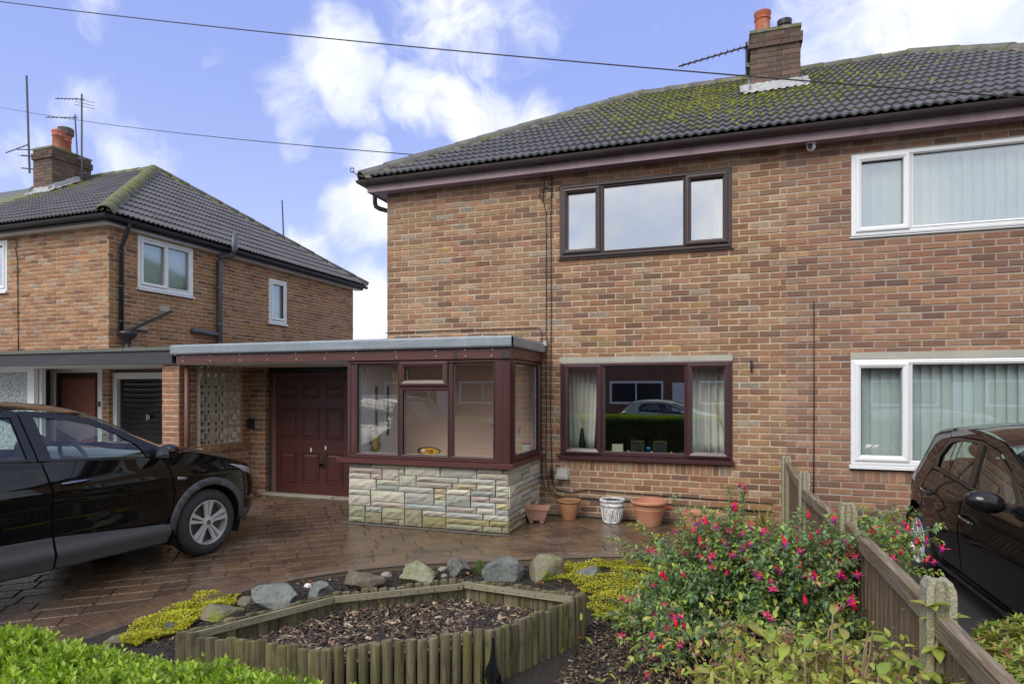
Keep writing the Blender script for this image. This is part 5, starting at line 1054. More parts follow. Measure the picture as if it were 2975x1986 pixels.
# ------------------------------------------------------------------ rocks
def rockmat(name, a, b, c=None, moss=0): return mat(name, a, .85, n=[(7, 6, .4, .66, b, None), (26, 5, .5, .7, c or tuple(q*.55 for q in a), None)]+([(5, 5, .5, .62, (.16, .19, .02), None)] if moss else []), bump=(22, 1.0, 8))
M['slate'] = rockmat('green_slate', (.135, .148, .135), (.21, .225, .205), (.07, .08, .073)); M['moss_r'] = rockmat('mossy_stone', (.19, .165, .105), (.13, .115, .08), (.27, .24, .17), 1)
M['lichen'] = rockmat('lichen_stone', (.20, .195, .10), (.30, .31, .22), (.11, .105, .05)); M['grit'] = rockmat('brown_gritstone', (.155, .125, .085), (.10, .085, .065), (.23, .20, .15)); M['speck'] = rockmat('speckled_stone', (.11, .105, .095), (.27, .26, .24), (.035, .035, .03))
M['pebble'] = rockmat('pebble', (.30, .27, .23), (.22, .19, .16)); M['whiteq'] = rockmat('white_quartz', (.72, .70, .66), (.8, .78, .75), (.6, .5, .45)); M['dkslate'] = rockmat('dark_slate', (.07, .08, .09), (.12, .13, .14))
def rock(name, c, r, m, label, seed, grp=None, cuts=13, rz=0, sq=0, flat=None):
    """c base centre, r radii; an icosphere chopped by random planes for facets"""
    q = random.Random(seed); bm = bmesh.new(); bmesh.ops.create_icosphere(bm, subdivisions=4, radius=1)
    pl = []
    for _ in range(cuts):
        n_ = Vector((q.gauss(0, 1), q.gauss(0, 1), q.gauss(.15, .8))).normalized(); pl.append((n_, q.uniform(.46, .78)))
    if flat: pl.append((Vector(flat[:3]).normalized(), flat[3]))
    off = Vector((seed*3.1, seed*1.7, 0))
    for v in bm.verts:
        p = v.co.copy()
        for n_, d in pl:
            s = p.dot(n_)
            if s > d: p -= n_*(s-d)*.92
        p *= 1+.12*mnoise.noise(p*1.6+off)+.07*mnoise.noise(p*4+off)+.035*mnoise.noise(p*9+off)
        v.co = p
    ca, sa = math.cos(rz), math.sin(rz)
    for v in bm.verts: x, y, z = v.co.x*r[0], v.co.y*r[1], v.co.z*r[2]; v.co = (x*ca-y*sa, x*sa+y*ca, z+r[2]*.62)
    me = bpy.data.meshes.new(name); bm.to_mesh(me); bm.free(); me.polygons.foreach_set('use_smooth', np.ones(len(me.polygons), bool)); me.set_sharp_from_angle(angle=R(28))
    return tag(link_mesh(name, me, m, None, c), label, 'rock', grp)
def gp(x, y, z):                                        # photograph point dropped on the level z (used once, to site things on the soil)
    d = cW+(x-1487.5)/FPX*cR+np.array([0, 0, (1130-y)/FPX]); return np.array([0, 0, CAMZ])+d*((z-CAMZ)/d[2])
def rk(x0, y0, x1, y1, m, label, seed, dep=.8, **k):
    b = gp((x0+x1)/2, y1-4, ZS); D = (b @ cW); wd = (x1-x0)/FPX*D/2; ht = (y1-y0)/FPX*D
    hh = max(.03, ht*.60); b = b+cW*wd*dep*.75
    return rock('rock', b-np.array([0, 0, .03]), (wd*1.26, wd*dep*1.2, hh*1.0), m, label, seed, rz=YAW, **k)
rk(720, 1689, 864, 1772, M['slate'], 'flat pointed blue-green slate slab lying along the log edging', 3, .9, flat=(-.2, -.8, .9, .35))
rk(889, 1678, 972, 1738, M['slate'], 'small blue-green slate rock beside the white pebble', 5, .8)
rk(989, 1653, 1112, 1718, M['grit'], 'rounded brown gritstone rock between slate and lichen rocks', 8, .8)
rk(1139, 1629, 1270, 1700, M['lichen'], 'angular yellow-green lichen covered rock with flat sloping face', 12, .9, flat=(-.35, -.5, .8, .35))
rk(1297, 1617, 1377, 1676, M['speck'], 'dark speckled knobbly rock beside a green sprig', 15, .8)
rk(1396, 1605, 1508, 1690, M['slate'], 'largest blue-green rock, peaked, at the drive edge', 21, .8)
rk(1523, 1610, 1648, 1690, M['moss_r'], 'brown rock with bright moss on top', 24, .85)
rk(1680, 1635, 1746, 1682, M['slate'], 'small blue-grey rock sitting in yellow ground cover', 27, .8)
rk(562, 1756, 690, 1802, M['moss_r'], 'low green-brown rock half under yellow ground cover', 33, .9)
rk(462, 1802, 512, 1834, M['dkslate'], 'small dark round stone at the foot of the log edging', 35, .8); rk(438, 1806, 466, 1832, M['dkslate'], 'smaller dark stone touching the dark round stone', 37, .8)
rk(303, 1838, 392, 1866, M['grit'], 'flat grey-green stone behind the hedge', 39, .9)
rk(884, 1688, 902, 1706, M['whiteq'], 'smooth white pebble in the soil strip', 41, .8, cuts=0)
for i, (x, y, w_, mm, lb) in enumerate([(1120, 1668, 14, 'pebble', 'tan pebble by the lichen rock'), (1288, 1652, 14, 'pebble', 'brown pebble between lichen and speckled rocks'), (1290, 1672, 9, 'pebble', 'pale pebble below the brown pebble'), (1390, 1640, 9, 'pebble', 'tiny pebble beside the green sprig'), (712, 1745, 22, 'terra_p', 'rust-brown pebble at the end of the slate slab'), (560, 1790, 6, 'pebble', 'small pale pebble in yellow ground cover')]):
    rk(x-w_, y-w_*.8, x+w_, y+w_*.6, M[mm] if mm != 'terra_p' else M['grit'], lb, 50+i, .8, cuts=2)

# ------------------------------------------------------------------ pots
M['clay'] = mat('clay_plastic_pot', (.46, .21, .125), .6, n=[(5, 3, .5, .75, (.54, .29, .19, .7), None)]); M['clay2'] = mat('pink_clay', (.47, .25, .18), .7, n=[(9, 4, .45, .7, (.55, .34, .26), None)]); M['compost'] = mat('compost', (.02, .016, .013), .95, bump=(60, 1))
ZG = .03
def vessel(name, label, x, y, prof, m, soil=None, seg=36, relief=None):
    t = thing(name, label, 'plant pot', (x, y, ZG)); q = MB(); q.lathe(prof, seg, (x, y, ZG)); o = q.build('body', m, t, smooth=True); autosmooth(o, 30)
    if soil: MB().lathe([(soil[0], soil[1]), (.0, soil[1]+.006)], seg, (x, y, ZG)).build('compost', M['compost'], t)
    return t
ts = thing('plant_trough', 'small ribbed rectangular clay trough on feet beside the porch', 'plant pot', (-2.19, 7.30, ZG))
def trough(t, x, y, z, w0, w1, d0, d1, h, feet=True, m='clay2', rz=0.):
    c, s = math.cos(rz), math.sin(rz); T = lambda a, b, zz: (x+a*c-b*s, y+a*s+b*c, z+zz)
    def frust(mb, a0, b0, z0, a1, b1, z1): mb.add([T(-a0, -b0, z0), T(a0, -b0, z0), T(a0, b0, z0), T(-a0, b0, z0), T(-a1, -b1, z1), T(a1, -b1, z1), T(a1, b1, z1), T(-a1, b1, z1)], [(0, 1, 5, 4), (1, 2, 6, 5), (2, 3, 7, 6), (3, 0, 4, 7)])
    b = MB(); f = .03 if feet else 0; frust(b, w0, d0, f, w1, d1, h-.03); frust(b, w1+.012, d1+.012, h-.03, w1+.015, d1+.015, h); b.add([T(-w0, -d0, f), T(w0, -d0, f), T(w0, d0, f), T(-w0, d0, f)], [(3, 2, 1, 0)])
    for (a0, b0, a1, b1) in ((w1+.015, d1+.015, w1-.008, d1-.008),): b.add([T(-a0, -b0, h), T(a0, -b0, h), T(a0, b0, h), T(-a0, b0, h), T(-a1, -b1, h), T(a1, -b1, h), T(a1, b1, h), T(-a1, b1, h)], [(0, 1, 5, 4), (1, 2, 6, 5), (2, 3, 7, 6), (3, 0, 4, 7)])
    frust(b, w1-.008, d1-.008, h, w1-.02, d1-.02, h-.05); b.add([T(-w1-.012, -d1-.012, h-.03), T(w1+.012, -d1-.012, h-.03), T(w1+.012, d1+.012, h-.03), T(-w1-.012, d1+.012, h-.03)], [(3, 2, 1, 0)]); b.build('body', M[m], t)
    for i in range(13):
        f_ = (i+.5)/13*2-1; MB().bar(T(w0*f_, -d0-.001, f), T(w1*f_, -d1-.001, h-.035), .006, .006, (0, 1, 0)).build('rib', M[m], t)
    MB().add([T(-w1+.02, -d1+.02, h-.045), T(w1-.02, -d1+.02, h-.045), T(w1-.02, d1-.02, h-.045), T(-w1+.02, d1-.02, h-.045)], [(0, 1, 2, 3)]).build('compost', M['compost'], t)
    if feet:
        for a in (-1, 1):
            for e in (-1, 1): q = T(a*(w0-.03), e*(d0-.025), 0); MB().box(q[0]-.022, q[0]+.022, q[1]-.02, q[1]+.02, z, z+f+.004).build('foot', M[m], t)
trough(ts, -2.19, 7.30, ZG, .095, .145, .06, .09, .19, rz=.12)
V1 = vessel('plant_pot', 'tan ribbed clay pot with a bare twig, near the porch', -1.87, 7.62, [(.0, .0), (.085, 0), (.088, .02), (.105, .06), (.128, .16), (.132, .20), (.142, .205), (.15, .215), (.15, .235), (.136, .236), (.128, .20)], M['clay_t'] if 'clay_t' in M else M['clay'], (.126, .20))
MB().tube([(-1.86, 7.60, ZG+.2), (-1.865, 7.60, ZG+.28), (-1.85, 7.59, ZG+.33)], .003, 5).build('twig', M['plank'], V1)
VW = vessel('plant_pot', 'white pot with embossed scrolls, speckled and worn', -1.325, 7.58, [(.0, .0), (.10, .0), (.106, .008), (.10, .022), (.112, .09), (.130, .20), (.142, .203), (.146, .215), (.140, .225), (.138, .25), (.150, .255), (.154, .27), (.148, .285), (.13, .282), (.125, .24)], M['wpot'], (.128, .262))
for k in range(6):                                     # embossed scrolls and ribs
    a0 = k*PI/3-.2
    for s in (-1, 1):
        pts = []
        for f in np.linspace(0, 1, 16):
            z = .03+.15*min(1, f*1.6) if f < .62 else None
            if f < .62: da = s*(.34-.30*(f/.62)**.6*.2)
            th = f
            if f < .55: da, z = s*(.12+.26*math.sin(f/.55*PI*.5)), .03+.15*(f/.55)**.8
            else: e = (f-.55)/.45*1.6*PI; rr = .11*(1-(f-.55)/.45*.55); da, z = s*(.27+rr*math.cos(e)), .155+rr*.12*1.6*math.sin(e)
            rad = .1+.042*(z/.25)+.006; pts.append((-1.325+rad*math.cos(a0+da-PI/2), 7.58+rad*math.sin(a0+da-PI/2), ZG+z))
        MB().tube(pts, .0055, 5).build('scroll', M['white'], VW)
    rad = .106; MB().tube([(-1.325+(.1+.042*(z/.25)+.005)*math.cos(a0-PI/2), 7.58+(.1+.042*(z/.25)+.005)*math.sin(a0-PI/2), ZG+z) for z in (.02, .08, .14)], .007, 5).build('rib', M['white'], VW)
vessel('plant_pot', 'largest plain terracotta pot with thick rolled rim', -.885, 7.56, [(.0, 0), (.135, 0), (.14, .012), (.155, .08), (.182, .19), (.184, .195), (.180, .2), (.186, .245), (.20, .25), (.215, .265), (.216, .285), (.205, .298), (.192, .292), (.18, .2), (.0, .12)], M['clay'])
t2 = thing('plant_trough', 'low rectangular clay trough half hidden behind the fuchsia', 'plant pot', (-.28, 7.55, ZG)); trough(t2, -.28, 7.55, ZG, .17, .20, .09, .11, .20, False, 'clay')

# ------------------------------------------------------------------ drain channels
M['galv'] = mat('galvanised_steel', (.32, .34, .33), .45, .5, n=[(5, 4, .45, .7, (.22, .25, .2), None)])
def channel(label, u0, u1, P, w_=.075):
    t = thing('drain_channel', label, 'drain', P((u0+u1)/2, 0, 0)); b = MB()
    def q(a, c, d, e, z): b.add([P(a, d, z), P(c, d, z), P(c, e, z), P(a, e, z)], [(0, 1, 2, 3)])
    q(u0, u1, 0, .014, .004); q(u0, u1, w_-.014, w_, .004)
    b.build('frame', M['galv'], t); MB().add([P(u0, .012, -.006), P(u1, .012, -.006), P(u1, w_-.012, -.006), P(u0, w_-.012, -.006)], [(0, 1, 2, 3)]).build('slot', M['blackpl'], t)
    n = int((u1-u0)/.022)
    for i in range(n):
        a = u0+(u1-u0)*(i+.5)/n; MB().add([P(a-.0045, .013, .003), P(a+.0045, .013, .003), P(a+.0045, w_-.013, .003), P(a-.0045, w_-.013, .003), P(a-.0045, .013, -.01), P(a+.0045, .013, -.01), P(a+.0045, w_-.013, -.01), P(a-.0045, w_-.013, -.01)], [(0, 1, 2, 3), (0, 3, 7, 4), (1, 5, 6, 2)]).build('bar', M['galv'], t)
channel('slotted drain channel along the foot of the stone porch', -4.45, -2.30, lambda u, d, z: (u, 6.60-d, ZD(6.6)+.002+z)); channel('slotted drain channel along the brick wall behind the pots', -2.28, -.2, lambda u, d, z: (u, 7.84-d, ZD(7.8)+.004+z))

# ------------------------------------------------------------------ fence
M['fencew'] = mat('weathered_fence_timber', (.14, .09, .05), .9, pos=True, n=[(10, 5, .42, .68, (.20, .155, .105), (3, 3, .25)), (30, 4, .5, .7, (.05, .034, .022, .7), (2, 2, .15))], bump=(40, .7, 4, (2, 2, .15)))
M['rail'] = mat('weathered_rail', (.19, .13, .075), .9, pos=True, n=[(9, 5, .42, .66, (.30, .255, .19), (3, .25, 3)), (40, 4, .5, .7, (.06, .04, .025, .8), (3, .12, 3)), (6, 4, .55, .7, (.17, .19, .06, .5), None)], bump=(40, .8, 4, (3, .15, 3)))
M['post'] = mat('aggregate_concrete_post', (.34, .31, .23), .92, pos=True, n=[(4, 5, .42, .68, (.26, .26, .11, .8), None), (80, 3, .5, .66, (.5, .46, .36, .8), None), (50, 3, .52, .7, (.15, .13, .09, .7), None)], bump=(80, .9))
FP = [(.655, 7.80), (.655, 6.23), (.735, 4.55), (.775, 2.85), (.81, 1.15)]
def cpost(x, y, z0, h, label, wd=.105, galv=False):
    t = thing('fence_post', label, 'fence post', (x, y, z0))
    a = wd/2; g = .016; s = .02
    prof = [(-a, -a), (-g*1.6, -a), (-g, -a+.028), (g, -a+.028), (g*1.6, -a), (a, -a), (a, a), (g*1.6, a), (g, a-.028), (-g, a-.028), (-g*1.6, a), (-a, a)]
    V = []
    n = len(prof)
    for k, (q, z) in enumerate(((1, 0), (1, h-.05), (.97, h-.03), (.72, h))):
        for (u, v) in prof: V.append((x+u*(1 if k < 2 else q), y+v*(1 if k < 2 else (q if k < 3 else .9)), z0+z))
    m = MB().add(V, [(j*n+i, j*n+(i+1) % n, (j+1)*n+(i+1) % n, (j+1)*n+i) for j in range(3) for i in range(n)]+[tuple(3*n+i for i in range(n))]); o = m.build('shaft', M['galv'] if galv else M['post'], t)
    return t
cpost(FP[0][0]-.02, FP[0][1]-.0, -.03, .905, 'pale grey fence post standing against the house wall', .10)
MB_ = None
cpost(*FP[1], -.05, .945, 'mossy concrete fence post next to the wall post', .09); cpost(*FP[2], -.07, .97, 'concrete fence post rising behind the fuchsia', .095); cpost(*FP[3], -.09, .99, 'wide notched concrete fence post beside the hydrangea', .10); cpost(*FP[4], -.1, .98, 'concrete fence post at the street end of the fence', .10)
for i, lab in enumerate(('short fence panel against the house wall', 'fence panel with worn cap rail behind the fuchsia', 'fence panel with dark slats between fuchsia and parked hatchback', 'fence panel beside the azalea')):
    (x0, y0), (x1, y1) = FP[i], FP[i+1]; y0 -= .05; y1 += .06; t = thing('timber_fence', lab, 'fence', ((x0+x1)/2, (y0+y1)/2, 0)); zt = (.80, .735, .775, .765)[i]; zt1 = (.745, .74, .77, .76)[i]
    def at(f, dx=0): return x0+(x1-x0)*f+dx, y0+(y1-y0)*f
    p, q = at(0), at(1)
    MB().bar((*p, zt), (*q, zt1), .052, .022).build('cap_rail', M['rail'], t)
    MB().bar((p[0]-.012, p[1], zt-.042), (q[0]-.012, q[1], zt1-.042), .026, .058).build('rail', M['rail'], t)
    MB().bar((p[0]+.03, p[1], .12), (q[0]+.03, q[1], .12), .03, .06).build('rail', M['fencew'], t)
    n = int(abs(y1-y0)/.088)
    for k in range(n):
        f = (k+.5)/n; a = at(f); zz = zt+(zt1-zt)*f-.02; w_ = .034*rnd.uniform(.9, 1.05)
        MB().box(a[0]+.003, a[0]+.015, a[1]-w_, a[1]+w_, -.03, zz, (1, 1, 1)).build('slat', M['fencew'], t)
# ------------------------------------------------------------------ cars
M['carglass'] = glass('car_glass', (.82, .92, .88), .075); M['tyre'] = mat('tyre_rubber', (.03, .031, .033), .72, n=[(80, 2, .5, .7, (.045, .045, .047), None)], bump=(60, .3)); M['alloy'] = mat('alloy_wheel', (.66, .67, .69), .34, .45); M['alloyd'] = mat('alloy_dark', (.06, .06, .065), .5)
M['clad'] = mat('grey_cladding', (.085, .09, .10), .5, n=[(250, 2, .45, .7, (.075, .079, .087), None)]); M['interior'] = mat('car_interior', (.085, .09, .09), .8); M['headliner'] = mat('headliner', (.30, .32, .32), .9); M['lampglass'] = mat('lamp_lens', (.35, .37, .40), .08, coat=1); M['redlamp'] = mat('red_lamp', (.35, .02, .025), .12, coat=1); M['chrome'] = mat('chrome', (.62, .63, .65), .12, 1.); M['dash'] = mat('dashboard', (.22, .24, .23), .7)
def paint(name, c, flake=None): return mat(name, c, .5, .0, .0, coat=1., n=[(900, 1, .55, .8, flake or tuple(q*1.6 for q in c), None)])
M['paint_black'] = paint('black_car_paint', (.004, .004, .0045)); M['paint_plum'] = paint('plum_brown_car_paint', (.011, .0092, .0094), (.022, .018, .018)); M['paint_green'] = paint('pale_green_car_paint', (.40, .47, .36))
def interp(c, x): c = sorted(c); return float(np.interp(x, [q[0] for q in c], [q[1] for q in c]))
def inset(poly, d):
    P = [np.array(p, float) for p in poly]; n = len(P); ar = sum(P[i][0]*P[(i+1) % n][1]-P[(i+1) % n][0]*P[i][1] for i in range(n)); s = 1 if ar > 0 else -1; out = []
    for i in range(n):
        a, b, c = P[i-1], P[i], P[(i+1) % n]; e1 = (b-a)/max(1e-9, np.linalg.norm(b-a)); e2 = (c-b)/max(1e-9, np.linalg.norm(c-b)); n1 = np.array([-e1[1], e1[0]])*s; n2 = np.array([-e2[1], e2[0]])*s; m = n1+n2; k = 1/max(.5, 1+n1 @ n2); out.append(tuple(b+m*k*d))
    return out
def arc(cx, cz, r, a0, a1, n=14): return [(cx+r*math.cos(R(a)), cz+r*math.sin(R(a))) for a in np.linspace(a0, a1, n)]
class Car:
    def __init__(s, sp): s.sp = sp
    def hw(s, x, z):
        p = s.sp; v = interp(p['vprof'], z); xf, xr = interp(p['nose'], z), interp(p['tail'], z); t = 0
        if x > p['xm0']: t = min(.995, (x-p['xm0'])/(xf-p['xm0']))
        elif x < p['xm1']: t = min(.995, (p['xm1']-x)/(p['xm1']-xr))
        return max(.02, (p['W']+v)*(1-t**3.0)**(1/2.4)) if t > 0 else p['W']+v
    def panel(s, name, parent, poly, m, holes=(), d=0., side=-1, step=.055, gap=.0, thick=.0, sub=None):
        if gap: poly = inset(poly, gap)
        def dens(pg, st):
            o = []
            for i in range(len(pg)):
                a, b = np.array(pg[i]), np.array(pg[(i+1) % len(pg)]); k = max(1, int(np.linalg.norm(b-a)/st))
                o += [tuple(a+(b-a)*j/k) for j in range(k)]
            return o
        rings = [dens(poly, step)]+[dens(h, step) for h in holes]; pts = []; ed = []
        for r in rings: n0 = len(pts); pts += r; ed += [(n0+i, n0+(i+1) % len(r)) for i in range(len(r))]
        xs = [q[0] for q in poly]; zs = [q[1] for q in poly]
        for x in np.arange(min(xs)+step/2, max(xs), step):
            for z in np.arange(min(zs)+step/2, max(zs), step):
                if inside((x, z), poly) and not any(inside((x, z), h) for h in holes): pts.append((x, z))
        vo, eo, fo, *_ = delaunay_2d_cdt([Vector(q) for q in pts], ed, [], 0, 1e-5)
        F = []
        for f in fo:
            c = sum((vo[i] for i in f), Vector((0, 0)))/len(f)
            if inside(c, poly) and not any(inside(c, h) for h in holes): F.append(f)
        df = d if callable(d) else (lambda x_, z_: d); V = [(q.x, side*(s.hw(q.x, q.y)+df(q.x, q.y)), q.y) for q in vo]
        H = lambda x_, z_: s.hw(x_, z_)+df(x_, z_); ex, ez = .03, (.012 if callable(d) else .035)
        NR = [Vector((-(H(q.x+ex, q.y)-H(q.x-ex, q.y))/(2*ex), side, -(H(q.x, q.y+ez)-H(q.x, q.y-ez))/(2*ez))).normalized() for q in vo]
        F = [tuple(f) for f in F]
        # orient outwards
        G_ = []
        for f in F:
            a, b, c = (Vector(V[i]) for i in f[:3]); nn = (b-a).cross(c-a); G_.append(f if nn.y*side > 0 else f[::-1])
        V = np.array(V); o = V.mean(0); me = np_mesh(name, V-o, G_, smooth=True)
        if not thick and len(NR) == len(me.vertices): me.normals_split_custom_set_from_vertices(NR)
        ob = bpy.data.objects.new(name, me); COL.objects.link(ob); me.materials.append(m); ob.parent = parent; WL[ob] = (o if parent.type == 'EMPTY' else o); ob.location = Vector(o-(WL[parent] if parent.type != 'EMPTY' else np.zeros(3)))
        if thick: md = ob.modifiers.new('s', 'SOLIDIFY'); md.thickness = thick; md.offset = -1
        return ob
    def strip(s, name, parent, x0, x1, m, n=14, crown=None, d=0., e=0.):
        """surface across the car between the two edge curves"""
        p = s.sp; V = []; k = 13
        tab = sorted(p['edge']); xs = np.array([q[0] for q in p['edge']]); L_ = p['edge']
        # param along the edge polyline between x0 and x1 (edge is listed from nose to tail)
        arr = np.array(L_, float); seg = np.r_[0, np.cumsum(np.hypot(*np.diff(arr, axis=0).T))]
        t0, t1 = np.interp(-x0, -arr[:, 0], seg), np.interp(-x1, -arr[:, 0], seg)
        for t in np.linspace(t0, t1, n):
            x, z = np.interp(t, seg, arr[:, 0]), np.interp(t, seg, arr[:, 1]); h = s.hw(x, z)-e; c = interp(p['crown'], x)
            for j in range(k): u = j/(k-1)*2-1; V.append((x+interp(p['bow'], x)*(1-u*u), h*u, z+d+c*(1-abs(u)**2.4)))
        F = [(i*k+j, i*k+j+1, (i+1)*k+j+1, (i+1)*k+j) for i in range(n-1) for j in range(k-1)]
        F = [f if (Vector(V[f[1]])-Vector(V[f[0]])).cross(Vector(V[f[2]])-Vector(V[f[0]])).z > 0 else f[::-1] for f in F]
        V = np.array(V); me = np_mesh(name, V, F, smooth=True); ob = bpy.data.objects.new(name, me); COL.objects.link(ob); me.materials.append(m); ob.parent = parent; WL[ob] = np.zeros(3); return ob
def local(mb, name, m, parent, smooth=True, ang=35):
    V = np.array(mb.v); o = V.mean(0); me = np_mesh(name, V-o, mb.f, mb.t, mb.m, smooth); ob = bpy.data.objects.new(name, me); COL.objects.link(ob)
    me.materials.append(m); ob.parent = parent; WL[ob] = o; ob.location = Vector(o-(WL[parent] if parent.type != 'EMPTY' else np.zeros(3)))
    if smooth: autosmooth(ob, ang)
    return ob
def wheel(parent, x, yo, z, r, rr, wd, side, spokes=5, m='alloy', tw=.1):
    """yo = y of the outer face"""
    s = side; yi = yo-s*wd; ym = (yo+yi)/2
    t = MB(); sh = r-rr; prof = [(rr-.005, yo-s*.012), (rr+.012, yo-s*.002), (rr+sh*.45, yo+s*.006), (r-.028, yo-s*.010), (r-.006, yo-s*.034), (r, yo-s*.06), (r, yi+s*.05), (r-.02, yi+s*.01), (rr, yi)]
    t.lathe(prof, 44, (x, 0, z), ax='y'); w_ = local(t, 'wheel', M['tyre'], parent, ang=50)
    for k in range(3): g = MB(); y = ym+s*(k-1)*wd*.22; g.lathe([(r+.0008, y-.006), (r+.0015, y), (r+.0008, y+.006)], 44, (x, 0, z), ax='y'); local(g, 'tread_groove', M['blackpl'], w_)
    rm = MB(); rm.lathe([(rr, yo-s*.010), (rr-.004, yo-s*.003), (rr-.012, yo-s*.004), (rr-.018, yo-s*.03), (rr-.024, yi+s*.02)], 44, (x, 0, z), ax='y'); local(rm, 'rim', M[m], w_, ang=50)
    bk = MB(); bk.lathe([(rr-.024, yo-s*.075), (.0, yo-s*.075)], 30, (x, 0, z), ax='y'); local(bk, 'brake_disc', M['alloyd'], w_)
    for k in range(spokes):
        a = 2*PI*k/spokes+tw
        for q in (-1, 1):
            mb = MB(); V = []
            for (ra, off, hwid, dy) in ((.050, .013, .016, .020), (rr*.55, .023, .019, .014), (rr-.010, .036, .030, .006)):
                for (du, dd) in ((-hwid, -.022), (-hwid*.6, 0), (hwid*.6, 0), (hwid, -.022)):
                    u = q*off+du*1.0; V.append((x+ra*math.cos(a)-u*math.sin(a), yo-s*(dy-dd*0-(.0)) - s*(0 if dd == 0 else .022), z+ra*math.sin(a)+u*math.cos(a)))
            mb.add(V, [(i*4+j, i*4+j+1, (i+1)*4+j+1, (i+1)*4+j) for i in range(2) for j in range(3)]); local(mb, 'spoke', M[m], w_, ang=20)
    h = MB(); h.lathe([(.062, yo-s*.03), (.058, yo-s*.016), (.030, yo-s*.012), (.028, yo-s*.010), (.0, yo-s*.009)], 24, (x, 0, z), ax='y'); hb = local(h, 'hub', M[m], w_, ang=25)
    c = MB(); c.lathe([(.026, yo-s*.0085), (.0, yo-s*.008)], 20, (x, 0, z), ax='y'); local(c, 'centre_cap', M['alloyd'], hb); c = MB(); c.lathe([(.018, yo-s*.0078), (.014, yo-s*.0072)], 20, (x, 0, z), ax='y'); local(c, 'badge_ring', M['chrome'], hb)
    for k in range(5): a = 2*PI*k/5+.6; c = MB(); c.lathe([(.009, yo-s*.0175), (.0, yo-s*.0165)], 8, (x+.043*math.cos(a), 0, z+.043*math.sin(a)), ax='y'); local(c, 'wheel_nut', M['alloyd'], hb)
    return w_
def ellip(c, r, n=16, m_=10):
    V = []; 
    for i in range(m_+1):
        a = PI*i/m_-PI/2
        for j in range(n): b = 2*PI*j/n; V.append((c[0]+r[0]*math.cos(a)*math.cos(b), c[1]+r[1]*math.cos(a)*math.sin(b), c[2]+r[2]*math.sin(a)))
    return MB().add(V, [(i*n+j, i*n+(j+1) % n, (i+1)*n+(j+1) % n, (i+1)*n+j) for i in range(m_) for j in range(n)])
def build_car(sp, label, loc, rz, pm, name='parked_car', detail=True):
    t = thing(name, label, 'car', loc, rz); WL[t] = np.zeros(3); c = Car(sp); W = sp['W']; (xf, xr), zw, r, rr = sp['axles'], sp['zw'], sp['r'], sp['rr']; ar = sp['arch']
    for side in (-1, 1):
        S = lambda nm, pg, m, **k: c.panel(nm, t, pg, m, side=side, **k)
        S('body_liner', sp['liner'], M['blackpl'], d=-.035, step=.09, holes=sp['glass'])
        for nm, pg in sp['panels']:
            o = S(nm, pg, pm, gap=.0035, holes=[h for h in sp['glass'] if inside(np.mean(h, axis=0), pg)])
        for pg in sp['frames']: S('window_frame', pg, M['glossblack'], d=.002, gap=.002, holes=[h for h in sp['glass'] if inside(np.mean(h, axis=0), pg)])
        for pg in sp['glass']: S('window', pg, M['carglass'], d=-.012, gap=-.004)
        for pg in sp.get('clad', []): S('cladding', pg, M['clad'], d=.010, thick=.012, gap=.002)
        for pg in sp.get('clad2', []): S('sill_cladding', pg, M['clad'], d=lambda x_, z_: float(np.interp(z_, [.15, .24, .315, .335, .40, .48], [.012, .03, .052, .052, .024, .014])), gap=.002, step=.035)
        for pg, mm in sp.get('lamps', []): S('lamp', pg, M[mm], d=.006, thick=.01)
        for x in (xf, xr):
            wheel(t, x, side*(W-.018), zw, r, rr, .20, side, tw=sp['tw'])
            l = MB(); V = []; nn = 14
            for a in np.linspace(-25, 205, nn):
                for y in (side*(W-.02), side*(W-.34)): V.append((x+(ar+.005)*math.cos(R(a)), y, zw+(ar+.005)*math.sin(R(a))))
            l.add(V, [(2*i, 2*i+1, 2*i+3, 2*i+2) for i in range(nn-1)]+[tuple(range(1, 2*nn, 2))]); local(l, 'wheel_well', M['blackpl'], t)
        for (hx, hz, sl) in sp['handles']:
            y = side*(c.hw(hx, hz)+.0); q = MB()
            rec = ellip((hx-.0, y-side*.004, hz-.012), (.085, .008, .034)); ho = local(rec, 'handle_recess', M['blackpl'], t)
            V = []; nn = 9
            for i in range(nn):
                f = i/(nn-1); u = (f-.5)*.225; o_ = .022*(1-(2*f-1)**4)+.004; th = .015*(1-.35*abs(2*f-1)); V += [(hx+u, y+side*o_, hz+sl*u+th), (hx+u, y+side*(o_+.012), hz+sl*u), (hx+u, y+side*o_, hz+sl*u-th), (hx+u, y+side*(o_-.008), hz+sl*u)]
            q.add(V, [(4*i+j, 4*i+(j+1) % 4, 4*i+4+(j+1) % 4, 4*i+4+j) for i in range(nn-1) for j in range(4)]+[(3, 2, 1, 0), tuple(4*nn-4+i for i in range(4))]); hn_ = local(q, 'handle', pm, ho, ang=50)
            q = MB().tube([(hx+u, y+side*(.022*(1-(u/.1125)**4)+.012), hz+sl*u+.010) for u in np.linspace(-.105, .105, 9)], .0045, 5); local(q, 'trim', M['chrome'], hn_)
        mx, mz = sp['mirror']; y = side*(c.hw(mx, mz)); q = ellip((0, 0, 0), (.075, .115, .072), 18, 12)
        V = []
        for (a, b, d_) in q.v:
            a = max(a, -.045); V.append((mx+a*1.1+.03*(b*side > 0)*0, y+side*.15+b*1.0, mz+d_+.012*(b*side)/.115))
        q.v = V; mo = local(q, 'mirror', sp.get('mm') or pm, t, ang=40); q = MB().bar((mx+.0, y-side*.02, mz-.05), (mx+.005, y+side*.09, mz-.03), .05, .035); local(q, 'stalk', M['blackpl'], mo)
        q = MB().box(mx-.053, mx-.0505, min(y+side*.06, y+side*.235), max(y+side*.06, y+side*.235), mz-.048, mz+.05); local(q, 'mirror_glass', M['chrome'], mo)
